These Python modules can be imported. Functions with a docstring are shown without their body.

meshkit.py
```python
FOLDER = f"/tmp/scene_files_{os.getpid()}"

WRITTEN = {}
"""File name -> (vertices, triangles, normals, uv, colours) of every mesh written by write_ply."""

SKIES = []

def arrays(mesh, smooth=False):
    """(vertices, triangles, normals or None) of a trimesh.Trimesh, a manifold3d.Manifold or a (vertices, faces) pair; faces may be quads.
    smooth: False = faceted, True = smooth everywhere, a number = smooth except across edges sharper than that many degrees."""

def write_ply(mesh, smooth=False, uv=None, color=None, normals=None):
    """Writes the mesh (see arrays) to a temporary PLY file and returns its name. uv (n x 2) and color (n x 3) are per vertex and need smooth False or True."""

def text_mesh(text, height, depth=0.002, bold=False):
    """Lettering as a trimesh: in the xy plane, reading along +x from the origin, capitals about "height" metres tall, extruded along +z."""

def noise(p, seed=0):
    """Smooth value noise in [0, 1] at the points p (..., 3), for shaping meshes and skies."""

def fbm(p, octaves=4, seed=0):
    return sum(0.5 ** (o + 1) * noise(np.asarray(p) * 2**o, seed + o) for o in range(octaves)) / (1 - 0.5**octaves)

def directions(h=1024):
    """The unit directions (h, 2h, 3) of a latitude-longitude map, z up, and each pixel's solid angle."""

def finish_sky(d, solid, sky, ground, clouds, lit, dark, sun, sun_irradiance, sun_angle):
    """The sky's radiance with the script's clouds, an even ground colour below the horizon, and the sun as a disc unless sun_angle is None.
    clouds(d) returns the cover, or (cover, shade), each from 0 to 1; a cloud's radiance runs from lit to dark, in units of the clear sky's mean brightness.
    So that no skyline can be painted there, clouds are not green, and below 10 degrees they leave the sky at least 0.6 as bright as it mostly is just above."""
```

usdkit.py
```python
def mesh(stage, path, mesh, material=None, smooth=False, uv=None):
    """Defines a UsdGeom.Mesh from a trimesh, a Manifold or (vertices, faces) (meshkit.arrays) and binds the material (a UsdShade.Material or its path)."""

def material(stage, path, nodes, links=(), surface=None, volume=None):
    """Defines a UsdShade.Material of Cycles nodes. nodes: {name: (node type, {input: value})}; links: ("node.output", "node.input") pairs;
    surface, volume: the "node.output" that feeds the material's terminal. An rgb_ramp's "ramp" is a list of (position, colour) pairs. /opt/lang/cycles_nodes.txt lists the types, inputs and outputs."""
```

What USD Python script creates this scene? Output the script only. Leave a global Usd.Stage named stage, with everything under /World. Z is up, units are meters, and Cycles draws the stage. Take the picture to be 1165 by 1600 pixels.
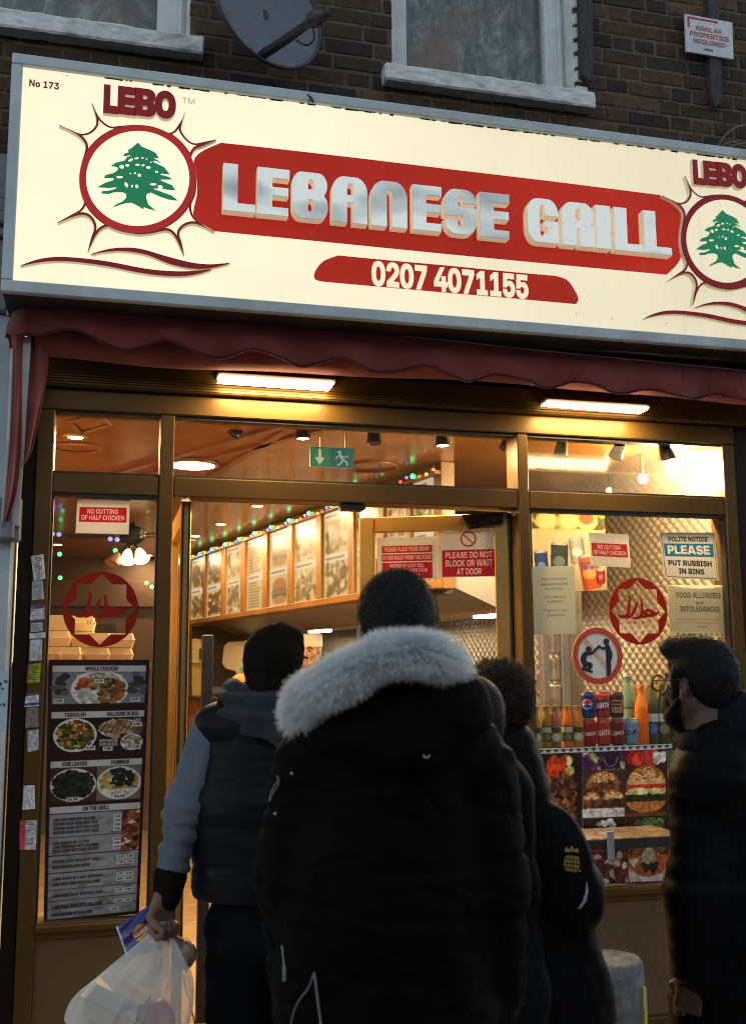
import math, glob, random
import numpy as np, trimesh, usdkit, meshkit
from pxr import Usd, UsdGeom, UsdLux, UsdShade, Gf, Sdf, Vt
from shapely import affinity
from shapely.geometry import Polygon, Point, LineString, MultiPolygon, box as sbox
from shapely.ops import unary_union
from PIL import Image, ImageDraw, ImageFont, ImageFilter

stage = Usd.Stage.CreateInMemory()
UsdGeom.Xform.Define(stage, '/World')
UsdGeom.Scope.Define(stage, '/World/Looks')

# ---------------------------------------------------------------- camera
YAW, PITCH, ROLL, FPX = math.radians(14.37), math.radians(8.49), math.radians(-0.33), 1628.0
EYE = np.array([0.0, -4.4, 1.6])
fw = np.array([math.sin(YAW) * math.cos(PITCH), math.cos(YAW) * math.cos(PITCH), math.sin(PITCH)])
_r = np.array([math.cos(YAW), -math.sin(YAW), 0.0]); _u = np.cross(_r, fw)
rt = math.cos(ROLL) * _r + math.sin(ROLL) * _u
up = math.cos(ROLL) * _u - math.sin(ROLL) * _r
cam = UsdGeom.Camera.Define(stage, '/World/camera')
cam.CreateHorizontalApertureAttr(36.0)
cam.CreateFocalLengthAttr(36.0 * FPX / 1165.0)
cam.CreateExposureAttr(0.42)
GLOW = 0.765                                          # lamp strengths are written for exposure 0
cam.AddTransformOp().Set(Gf.Matrix4d(*rt, 0, *up, 0, *(-fw), 0, *EYE, 1))
cam.CreateFStopAttr(5.6)
cam.CreateFocusDistanceAttr(4.3)

# ---------------------------------------------------------------- sky and sun: dusk, the sun low behind the terrace
SUN_EL, SUN_AZ = math.radians(24.0), math.radians(25.0)
usdkit.material(stage, '/World/Looks/sky_material', {
    'sky': ('sky_texture', {'sky_type': 'single_scattering', 'sun_disc': False, 'sun_elevation': SUN_EL, 'sun_rotation': SUN_AZ, 'air_density': 1.0, 'aerosol_density': 1.0}),
    'hsv': ('hsv', {'hue': 0.48, 'saturation': 0.42, 'value': 1.35}),
    'bg': ('background_shader', {'strength': 0.15})},
    [('sky.color', 'hsv.color'), ('hsv.color', 'bg.color')], surface='bg.background')
dome = UsdLux.DomeLight.Define(stage, '/World/sky')
UsdShade.MaterialBindingAPI.Apply(dome.GetPrim()).Bind(UsdShade.Material.Get(stage, '/World/Looks/sky_material'))
dome.GetPrim().SetCustomDataByKey('kind', 'structure')
sun = UsdLux.DistantLight.Define(stage, '/World/sun')
sun.CreateNormalizeAttr(True); sun.CreateIntensityAttr(0.12); sun.CreateAngleAttr(12.0); sun.CreateColorAttr(Gf.Vec3f(1.0, .86, .7))
sd = np.array([math.cos(SUN_EL) * math.sin(SUN_AZ), math.cos(SUN_EL) * math.cos(SUN_AZ), math.sin(SUN_EL)])
_x = np.cross([0, 0, 1.0], sd); _x /= np.linalg.norm(_x); _y = np.cross(sd, _x)
sun.AddTransformOp().Set(Gf.Matrix4d(*_x, 0, *_y, 0, *sd, 0, 0, 0, 20, 1))

# ---------------------------------------------------------------- helpers: rays of the survey photograph onto real planes
def ray(px, py):
    return fw * FPX + rt * (px - 582.5) - up * (py - 800.0)
def at(px, py, Y):
    d = ray(px, py); return EYE + d * ((Y - EYE[1]) / d[1])
def atz(px, py, Z):
    d = ray(px, py); return EYE + d * ((Z - EYE[2]) / d[2])
def deep(px, py, depth):
    return EYE + ray(px, py) * (depth / FPX)
def xz(px, py, Y):
    p = at(px, py, Y); return np.array([p[0], p[2]])
def XZ(pts, Y, o=(0, 0), s=1.0):
    return np.array([xz(o[0] + x * s, o[1] + y * s, Y) for x, y in pts])

# ---------------------------------------------------------------- helpers: prims
_used = {}
def numbered(parent, name):
    k = _used.get((parent, name), 0); _used[(parent, name)] = k + 1
    return name if k == 0 else f'{name}_{k:03d}'
def tag(prim, label=None, cat=None, group=None, kind=None):
    for k, v in (('label', label), ('category', cat), ('group', group), ('kind', kind)):
        if v: prim.SetCustomDataByKey(k, v)
    return prim
def thing(name, label, cat, loc=(0, 0, 0), group=None, kind=None):
    x = UsdGeom.Xform.Define(stage, '/World/' + numbered('/World', name))
    x.AddTranslateOp().Set(Gf.Vec3d(*map(float, loc)))
    return tag(x.GetPrim(), label, cat, group, kind)
_off = {}
def origin(prim):
    p = np.zeros(3)
    for path in prim.GetPath().GetPrefixes():
        x = stage.GetPrimAtPath(path).GetAttribute('xformOp:translate')
        if x and x.Get() is not None: p = p + np.array(x.Get())
    return p
def cat_(ms):
    ms = [m if isinstance(m, trimesh.Trimesh) else trimesh.Trimesh(*meshkit.arrays(m)[:2], process=False) for m in ms]
    return trimesh.util.concatenate(ms) if len(ms) > 1 else ms[0]
def part(name, mesh, mat, parent, label=None, smooth=False, kind=None, colors=None, abs_=True):
    """One mesh under a thing or a part; the geometry comes in world coordinates."""
    if isinstance(mesh, list): mesh = cat_(mesh)
    pp = str(parent.GetPath())
    o = origin(parent) if abs_ else 0
    v, f, *_ = meshkit.arrays(mesh, False)
    if colors is None:
        u_, iv = np.unique(f, return_inverse=True); v, f = v[u_], iv.reshape(f.shape)
    m = usdkit.mesh(stage, pp + '/' + numbered(pp, name), trimesh.Trimesh(v - o, f, process=False), mat, smooth)
    if colors is not None:
        pv = UsdGeom.PrimvarsAPI(m).CreatePrimvar('Cd', Sdf.ValueTypeNames.Color3fArray, 'vertex')
        pv.Set(Vt.Vec3fArray.FromNumpy(np.asarray(colors, np.float32)))
    return tag(m.GetPrim(), label, kind=kind)
def solo(name, mesh, mat, label, cat, group=None, kind=None, smooth=False):
    """A thing that is one mesh."""
    if isinstance(mesh, list): mesh = cat_(mesh)
    v, f, *_ = meshkit.arrays(mesh, False); u_, iv = np.unique(f, return_inverse=True)
    m = usdkit.mesh(stage, '/World/' + numbered('/World', name), trimesh.Trimesh(v[u_], iv.reshape(f.shape), process=False), mat, smooth)
    return tag(m.GetPrim(), label, cat, group, kind)

# ---------------------------------------------------------------- helpers: materials
_mats = {}
def M(name, col, rough=.6, metal=0.0, var=.15, vs=6.0, bump=0.0, bs=60.0, stretch=(1, 1, 1), emit=None, es=0.0, spec=.5, sheen=0.0, coat=0.0, trans=0.0, rnd=0.0):
    if name in _mats: return _mats[name]
    n = {'geo': ('texture_coordinate', {}), 'map': ('mapping', {'scale': stretch}),
         'n': ('noise_texture', {'scale': vs, 'detail': 5.0, 'roughness': .6}),
         'rr': ('map_range', {'from_min': .3, 'from_max': .7, 'to_min': 1 - var, 'to_max': 1 + var}),
         'hsv': ('hsv', {'color': col}),
         'p': ('principled_bsdf', {'roughness': rough, 'metallic': metal, 'specular_ior_level': spec, 'sheen_weight': sheen, 'coat_weight': coat, 'transmission_weight': trans})}
    l = [('geo.object', 'map.vector'), ('map.vector', 'n.vector'), ('n.fac', 'rr.value'), ('rr.result', 'hsv.value'), ('hsv.color', 'p.base_color')]
    if rnd:
        n['oi'] = ('object_info', {}); n['r2'] = ('map_range', {'to_min': 1 - rnd, 'to_max': 1 + rnd}); n['mu'] = ('math', {'math_type': 'multiply'})
        l = [x for x in l if x[0] != 'rr.result'] + [('oi.random', 'r2.value'), ('r2.result', 'mu.value1'), ('rr.result', 'mu.value2'), ('mu.value', 'hsv.value')]
    if bump:
        n['n2'] = ('noise_texture', {'scale': bs, 'detail': 4.0}); n['b'] = ('bump', {'strength': bump, 'distance': .004})
        l += [('map.vector', 'n2.vector'), ('n2.fac', 'b.height'), ('b.normal', 'p.normal')]
    if emit is not None:
        n['p'][1].update(emission_color=emit, emission_strength=es * GLOW)
    _mats[name] = usdkit.material(stage, '/World/Looks/' + name, n, l, surface='p.BSDF')
    return _mats[name]
def MP(name, es=0.0, rough=.5, gain=1.0, coat=0.0, thin=0.0):
    """Printed surface: the mesh's own print colours; es > 0 for a backlit print."""
    if name in _mats: return _mats[name]
    n = {'a': ('attribute', {'attribute': 'Cd'}), 'p': ('principled_bsdf', {'roughness': rough, 'emission_strength': es * GLOW, 'coat_weight': coat})}
    l = [('a.color', 'p.emission_color')] if es else [('a.color', 'p.base_color')]
    if es: n['p'][1]['base_color'] = (.07, .065, .06)
    if thin:      # thin paper lets lamp light through
        n.update(tl=('translucent_bsdf', {}), m=('mix_closure', {'fac': thin})); l += [('a.color', 'tl.color'), ('p.BSDF', 'm.closure1'), ('tl.BSDF', 'm.closure2')]
        _mats[name] = usdkit.material(stage, '/World/Looks/' + name, n, l, surface='m.closure'); return _mats[name]
    _mats[name] = usdkit.material(stage, '/World/Looks/' + name, n, l, surface='p.BSDF')
    return _mats[name]
def ME(name, col, strength, var=0.0, vs=1.0, base=(.6, .6, .6)):
    """Something that gives off light."""
    if name in _mats: return _mats[name]
    n = {'geo': ('texture_coordinate', {}), 'n': ('noise_texture', {'scale': vs, 'detail': 2.0}),
         'rr': ('map_range', {'from_min': .3, 'from_max': .7, 'to_min': GLOW * strength * (1 - var), 'to_max': GLOW * strength * (1 + var)}),
         'p': ('principled_bsdf', {'base_color': base, 'roughness': .35, 'emission_color': col, 'specular_ior_level': .15})}
    _mats[name] = usdkit.material(stage, '/World/Looks/' + name, n, [('geo.object', 'n.vector'), ('n.fac', 'rr.value'), ('rr.result', 'p.emission_strength')], surface='p.BSDF')
    return _mats[name]
def MG(name, tint=(1, 1, 1), gloss=1.0, rough=0.0, haze=0.0):
    if name in _mats: return _mats[name]
    _mats[name] = usdkit.material(stage, '/World/Looks/' + name, {
        't': ('transparent_bsdf', {'color': tint}), 'g': ('glossy_bsdf', {'color': (gloss,) * 3, 'roughness': rough}), 'lw': ('layer_weight', {'blend': .5}), 'pw': ('math', {'math_type': 'power', 'value2': 4.0}), 'f': ('math', {'math_type': 'multiply_add', 'value2': .9, 'value3': .045}), 'm': ('mix_closure', {})},
        [('lw.facing', 'pw.value1'), ('pw.value', 'f.value1'), ('f.value', 'm.fac'), ('t.BSDF', 'm.closure1'), ('g.BSDF', 'm.closure2')] , surface='m.closure') if not haze else usdkit.material(stage, '/World/Looks/' + name, {
        't': ('transparent_bsdf', {'color': tint}), 'tl': ('translucent_bsdf', {'color': (.85, .82, .75)}), 'h': ('mix_closure', {'fac': haze}), 'g': ('glossy_bsdf', {'color': (gloss,) * 3, 'roughness': rough}), 'lw': ('layer_weight', {'blend': .5}), 'pw': ('math', {'math_type': 'power', 'value2': 4.0}), 'f': ('math', {'math_type': 'multiply_add', 'value2': .9, 'value3': .045}), 'm': ('mix_closure', {})},
        [('lw.facing', 'pw.value1'), ('pw.value', 'f.value1'), ('f.value', 'm.fac'), ('t.BSDF', 'h.closure1'), ('tl.BSDF', 'h.closure2'), ('h.closure', 'm.closure1'), ('g.BSDF', 'm.closure2')], surface='m.closure')
    return _mats[name]

# ---------------------------------------------------------------- helpers: shapes
def bx(x0, x1, y0, y1, z0, z1, b=0.0):
    x0, x1, y0, y1, z0, z1 = min(x0, x1), max(x0, x1), min(y0, y1), max(y0, y1), min(z0, z1), max(z0, z1)
    if not b:
        m = trimesh.creation.box([x1 - x0, y1 - y0, z1 - z0]); m.apply_translation([(x0 + x1) / 2, (y0 + y1) / 2, (z0 + z1) / 2]); return m
    b = min(b, .45 * min(x1 - x0, y1 - y0, z1 - z0)); P = []
    for sx in (0, 1):
        for sy in (0, 1):
            for sz in (0, 1):
                c = np.array([(x0, x1)[sx], (y0, y1)[sy], (z0, z1)[sz]]); i = np.array([1 - 2 * sx, 1 - 2 * sy, 1 - 2 * sz]) * b
                for k in range(3):
                    q = c + i; q[k] = c[k]; P.append(q)
    return trimesh.convex.convex_hull(np.array(P))
def flatten(g):
    return [p for p in getattr(g, 'geoms', [g]) if isinstance(p, Polygon) and p.area > 1e-7]
def slab(poly, Y, depth):
    """A polygon in (X, Z), standing in the plane Y, its face towards the street and depth metres thick behind."""
    out = []
    for p in flatten(poly):
        m = trimesh.creation.extrude_polygon(p.simplify(1e-4), depth, engine='earcut')
        v = m.vertices; m.vertices = np.c_[v[:, 0], Y + depth - v[:, 2], v[:, 1]]
        out.append(m)      # (x, y, z) -> (x, -z, y): orientation is kept
    return cat_(out)
def hull(*ms):
    return trimesh.convex.convex_hull(np.vstack([m.vertices for m in ms]))
def cyl(a, b, r, r2=None, n=16):
    a, b = np.asarray(a, float), np.asarray(b, float); r2 = r if r2 is None else r2
    return tube([a, b], [r, r2], n)
def tube(P, R, n=10, caps=True):
    P = np.asarray(P, float); R = np.broadcast_to(R, (len(P),)); T = np.gradient(P, axis=0); T /= np.linalg.norm(T, axis=1, keepdims=True) + 1e-12
    a = np.cross(T[0], [0, 0, 1.0] if abs(T[0][2]) < .9 else [1.0, 0, 0]); rings = []
    for i in range(len(P)):
        a = a - T[i] * (a @ T[i]); a /= np.linalg.norm(a) + 1e-12; b = np.cross(T[i], a)
        t = np.arange(n) * 2 * np.pi / n
        rings.append(P[i] + R[i] * (np.cos(t)[:, None] * a + np.sin(t)[:, None] * b))
    v = np.vstack(rings + [P[:1], P[-1:]]); F = []
    for i in range(len(P) - 1):
        for j in range(n):
            k = (j + 1) % n; F += [[i * n + j, i * n + k, (i + 1) * n + k], [i * n + j, (i + 1) * n + k, (i + 1) * n + j]]
    if caps:
        c0, c1, e = len(P) * n, len(P) * n + 1, (len(P) - 1) * n
        for j in range(n):
            k = (j + 1) % n; F += [[c0, k, j], [c1, e + j, e + k]]
    m = trimesh.Trimesh(v, F, process=False)
    return m
def lathe(profile, c, n=24, axis=None):
    """profile: (radius, height) pairs from bottom to top."""
    t = np.arange(n) * 2 * np.pi / n; pr = np.asarray(profile, float)
    v = np.array([[r * np.cos(a), r * np.sin(a), z] for r, z in pr for a in t]); F = []
    for i in range(len(pr) - 1):
        for j in range(n):
            k = (j + 1) % n; F += [[i * n + j, i * n + k, (i + 1) * n + k], [i * n + j, (i + 1) * n + k, (i + 1) * n + j]]
    if axis is not None:
        z = np.asarray(axis, float) / np.linalg.norm(axis); x = np.cross([0, 1.0, 0] if abs(z[1]) < .9 else [1.0, 0, 0], z); x /= np.linalg.norm(x); y = np.cross(z, x)
        v = v[:, :1] * x + v[:, 1:2] * y + v[:, 2:] * z
    return trimesh.Trimesh(v + np.asarray(c), F, process=False)
def smoothline(P, closed=True, k=6):
    P = np.asarray(P, float); n = len(P); out = []
    for i in range(n if closed else n - 1):
        g = (lambda j: P[j % n]) if closed else (lambda j: P[min(max(j, 0), n - 1)])
        a, b, c, d = g(i - 1), g(i), g(i + 1), g(i + 2)
        for t in np.arange(k) / k:
            out.append(.5 * (2 * b + (c - a) * t + (2 * a - 5 * b + 4 * c - d) * t * t + (3 * b - a - 3 * c + d) * t ** 3))
    if not closed: out.append(P[-1])
    return np.array(out)
def sheet(grid, thick=0.0):
    """A (rows, columns, 3) grid of points as a quad sheet, with a second side when thick."""
    g = np.asarray(grid, float); h, w = g.shape[:2]
    i, j = np.meshgrid(np.arange(h - 1), np.arange(w - 1), indexing='ij'); q = i * w + j
    F = np.vstack([np.stack([q, q + w, q + w + 1], -1).reshape(-1, 3), np.stack([q, q + w + 1, q + 1], -1).reshape(-1, 3)])
    v = g.reshape(-1, 3)
    if not thick: return trimesh.Trimesh(v, F, process=False)
    m = trimesh.Trimesh(v, F, process=False); nn = m.vertex_normals; N = len(v)
    edge = [(0, k, 0, k + 1) for k in range(w - 1)] + [(k + 1, 0, k, 0) for k in range(h - 1)] + [(h - 1, k + 1, h - 1, k) for k in range(w - 1)] + [(k, w - 1, k + 1, w - 1) for k in range(h - 1)]
    E = []
    for a, b, c, d in edge:
        p, r = a * w + b, c * w + d; E += [[p, r, r + N], [p, r + N, p + N]]
    return trimesh.Trimesh(np.vstack([v, v - nn * thick]), np.vstack([F, F[:, ::-1] + N, E]), process=False)

# ---------------------------------------------------------------- helpers: lettering
FONT = glob.glob('/opt/blender-*/*/datafiles/fonts/Inter.woff2')[0]
_f = {}
def font(size, wt=900):
    if (size, wt) not in _f:
        f = ImageFont.truetype(FONT, size)
        try: f.set_variation_by_axes([32 if wt > 500 else 14, wt])
        except Exception: pass
        _f[(size, wt)] = f
    return _f[(size, wt)]
_tp = {}
def tpoly(text, wt=900):
    """Lettering as one shape, scaled to the unit box: (shape, width / height)."""
    if (text, wt) in _tp: return _tp[(text, wt)]
    f = font(120, wt); x0, y0, x1, y1 = f.getbbox(text, anchor='ls')
    im = Image.new('L', (int(x1 - x0 + 12), int(y1 - y0 + 12))); ImageDraw.Draw(im).text((6 - x0, 6 - y0), text, 255, f, anchor='ls')
    on = np.pad(np.asarray(im) > 127, ((0, 0), (1, 1))).astype(np.int8)
    rows, st = np.nonzero(np.diff(on, axis=1) == 1); en = np.nonzero(np.diff(on, axis=1) == -1)[1]
    import shapely
    s = shapely.union_all(shapely.box(st, -rows - 1, en, -rows)).buffer(.7).buffer(-.7).simplify(.6)
    a, b, c, d = s.bounds
    s = affinity.affine_transform(s, [1 / (c - a), 0, 0, 1 / (d - b), -a / (c - a), -b / (d - b)])
    _tp[(text, wt)] = (s, (c - a) / (d - b)); return _tp[(text, wt)]
def fit(text, x0, x1, z0, z1, wt=900, fat=0.0):
    s, _ = tpoly(text, wt)
    s = affinity.affine_transform(s, [x1 - x0, 0, 0, z1 - z0, x0, z0])
    return s.buffer(fat, join_style=2) if fat else s
def pfit(text, tl, br, Y, wt=900, fat=0.0):
    a, b = xz(*tl, Y), xz(*br, Y); return fit(text, a[0], b[0], b[1], a[1], wt, fat)

# ---------------------------------------------------------------- helpers: printed panels
def srgb(img):
    a = np.asarray(img, float)[..., :3] / 255.0
    return np.where(a <= .04045, a / 12.92, ((a + .055) / 1.055) ** 2.4)
def panel(name, img, TL, TR, BL, BR, mat, parent, label=None, thick=.002, gain=1.0, curl=None):
    """A printed sheet between four corners, its print held by the vertices, with an edge and a plain back."""
    c = srgb(img) * gain; h, w = c.shape[:2]
    s, t = np.linspace(0, 1, w)[None, :, None], np.linspace(0, 1, h)[:, None, None]
    TL, TR, BL, BR = (np.asarray(q, float) for q in (TL, TR, BL, BR))
    g = (TL * (1 - s) + TR * s) * (1 - t) + (BL * (1 - s) + BR * s) * t
    nrm = np.cross(BL - TL, TR - TL); nrm /= np.linalg.norm(nrm)
    if curl is not None: g = g + nrm * curl(s, t)
    m = sheet(g); n0 = len(m.vertices)
    back = np.array([g[0, 0], g[0, -1], g[-1, -1], g[-1, 0]]) - nrm * thick
    fr = [0, w - 1, h * w - 1, (h - 1) * w]
    F = [[n0, n0 + 1, n0 + 2], [n0, n0 + 2, n0 + 3]]
    for k in range(4):
        a, b = fr[k], fr[(k + 1) % 4]; F += [[a, b, n0 + (k + 1) % 4], [a, n0 + (k + 1) % 4, n0 + k]]
    v = np.vstack([m.vertices, back]); F = np.vstack([m.faces, F])
    col = np.vstack([c.reshape(-1, 3), np.full((4, 3), .6)])
    mesh = trimesh.Trimesh(v, F, process=False)
    if parent is None: return mesh, col
    return part(name, mesh, mat, parent, label, colors=col)
def plot(size, bg=(255, 255, 255)):
    im = Image.new('RGB', size, bg); return im, ImageDraw.Draw(im)
def write(im, text, box, fill, wt=800, lines=None):
    """Lettering squeezed into a pixel box (x0, y0, x1, y1)."""
    f = font(64, wt); x0, y0, x1, y1 = f.getbbox(text, anchor='ls')
    m = Image.new('L', (max(1, int(x1 - x0)), max(1, int(y1 - y0)))); ImageDraw.Draw(m).text((-x0, -y0), text, 255, f, anchor='ls')
    w, h = max(1, int(box[2] - box[0])), max(1, int(box[3] - box[1]))
    m = m.resize((w, h), Image.LANCZOS); im.paste(Image.new('RGB', (w, h), fill), (int(box[0]), int(box[1])), m)
# ================================================================ materials shared
ALU = M('blue_grey_painted_metal', (.40, .46, .48), .45, .05, .18, 5, .15, 90)
BRONZE = M('bronze_anodised_metal', (.10, .052, .012), .4, .25, .14, 4, .05, 120, spec=.25)
BRONZE_D = M('dark_bronze_metal', (.016, .009, .004), .5, .1, .15, 4, .05, 120, spec=.2)
RUBBER = M('black_rubber', (.012, .011, .01), .6, 0, .2, 8)
DARK = M('dark_void_paint', (.02, .017, .014), .8, 0, .2, 6)
WHITE_P = M('aged_white_paint', (.55, .56, .55), .55, 0, .2, 14, .4, 50)
GLASS = MG('window_glass', (.97, .97, .95), .8)

# ================================================================ ground
GROUND = M('dark_asphalt', (.045, .045, .05), .85, 0, .25, 3, .5, 80)
PAVE = M('worn_paving_stone', (.20, .18, .16), .8, 0, .3, 3, .5, 60)
solo('ground', bx(-300, 300, -300, 300, -.4, -.12), GROUND, None, None, kind='structure')
pv = thing('pavement', None, None, (0, 0, 0), kind='structure')
part('paving_bed', bx(-14, 14, -3.3, .02, -.13, -.012), M('paving_joint', (.07, .065, .06), .9, 0, .2, 9), pv)
part('kerb', [bx(-14 + i * .91, -13.106 + i * .91, -3.46, -3.306, -.13, .004, .012) for i in range(31)], M('kerb_granite', (.22, .21, .2), .75, 0, .25, 12, .3, 70), pv, kind='stuff')
rng = random.Random(3)
for r in range(4):
    for c in range(9):
        x = -2.6 + c * .75 + (r % 2) * .3; y = -2.45 + r * .62
        part('paving_slab', bx(x, x + .742, y, min(y + .612, .015), -.012, rng.uniform(-.002, .003), .006), PAVE, pv)

# ================================================================ brick building above the shop
YB = -.12                                            # face of the brickwork
def upper(name): return name
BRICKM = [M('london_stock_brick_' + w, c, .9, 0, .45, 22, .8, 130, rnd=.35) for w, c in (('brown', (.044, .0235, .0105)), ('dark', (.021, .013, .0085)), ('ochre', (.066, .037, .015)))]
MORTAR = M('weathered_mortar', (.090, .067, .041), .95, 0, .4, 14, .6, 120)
bld = thing('brick_building', 'dark brown brick terrace storey with white windows above the illuminated shop sign', 'building', (0, 0, 0))
wl_l, wl_r = xz(300, 70, YB)[0], None
# window openings in (X, Z)
W1 = dict(x0=-2.2, x1=xz(297, 60, YB)[0], z0=xz(297, 76, YB)[1], z1=6.6)
W2 = dict(x0=xz(612, 90, YB)[0], x1=xz(898, 90, YB)[0], z0=xz(760, 140, YB)[1], z1=6.6)
Z0, Z1, XL, XR = 3.1, 7.2, -4.5, 7.5
hole = unary_union([sbox(w['x0'], w['z0'], w['x1'], w['z1']) for w in (W1, W2)])
wall = sbox(XL, Z0, XR, Z1).difference(hole)
part('wall', slab(wall, YB + .0035, .24), MORTAR, bld)
rng = random.Random(11)
COURSE, ST, HD, J = .0775, .222, .107, .011
vis, rest = [], []
for r in range(int((Z1 - Z0) / COURSE)):
    z = Z0 + r * COURSE + .03; x = XL + (r % 2) * .17 + rng.uniform(-.02, .02); k = r
    while x < XR - .3:
        L = ST if k % 2 == 0 else HD
        if rng.random() < .12: L = HD if L == ST else ST
        k += 1
        b = sbox(x, z, x + L, z + COURSE - J).difference(hole)
        x += L + J
        for p in flatten(b):
            a, c_, e, g = p.bounds
            if e - a < .03 or g - c_ < .02: continue
            j = lambda s=.0025: rng.uniform(-s, s)
            m = bx(a + j(), e + j(), YB + rng.uniform(-.003, .0015), YB + .06, c_ + j(), g + j(), .0045)
            ctr = np.array([(a + e) / 2, YB, (c_ + g) / 2]); d = ctr - EYE
            px, py = 582.5 + FPX * (d @ rt) / (d @ fw), 800 - FPX * (d @ up) / (d @ fw)
            low = xz(px, py, YB)
            limit = 90 + .134 * px
            (vis if -30 < px < 1195 and -22 < py < limit and len(vis) < 298 else rest).append((m, rng.choices((0, 1, 2), (5, 4, 2))[0]))
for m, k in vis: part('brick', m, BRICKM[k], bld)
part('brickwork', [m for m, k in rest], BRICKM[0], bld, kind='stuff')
# windows
NET = usdkit.material(stage, '/World/Looks/net_curtain', {
    'geo': ('texture_coordinate', {}), 'map': ('mapping', {'scale': (1.0, 1.0, .55)}), 'n': ('noise_texture', {'scale': 9.0, 'detail': 9.0, 'roughness': .72, 'distortion': 1.6}),
    'r': ('rgb_ramp', {'ramp': [(.30, (.010, .018, .024)), (.43, (.035, .058, .068)), (.54, (.11, .15, .16)), (.68, (.32, .37, .37))]}),
    'n2': ('noise_texture', {'scale': 1.5, 'detail': 3.0}), 'mr': ('map_range', {'from_min': .52, 'from_max': .66, 'clamp': True}), 'mx': ('mix_color', {'b': (.16, .09, .06)}),
    'p': ('principled_bsdf', {'roughness': .9})},
    [('geo.object', 'map.vector'), ('map.vector', 'n.vector'), ('n.fac', 'r.fac'), ('geo.object', 'n2.vector'), ('n2.fac', 'mr.value'), ('mr.result', 'mx.fac'), ('r.color', 'mx.a'), ('mx.result', 'p.base_color')], surface='p.BSDF')
UPVC = M('grey_white_window_plastic', (.50, .54, .55), .35, 0, .12, 10, .1, 60)
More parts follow.
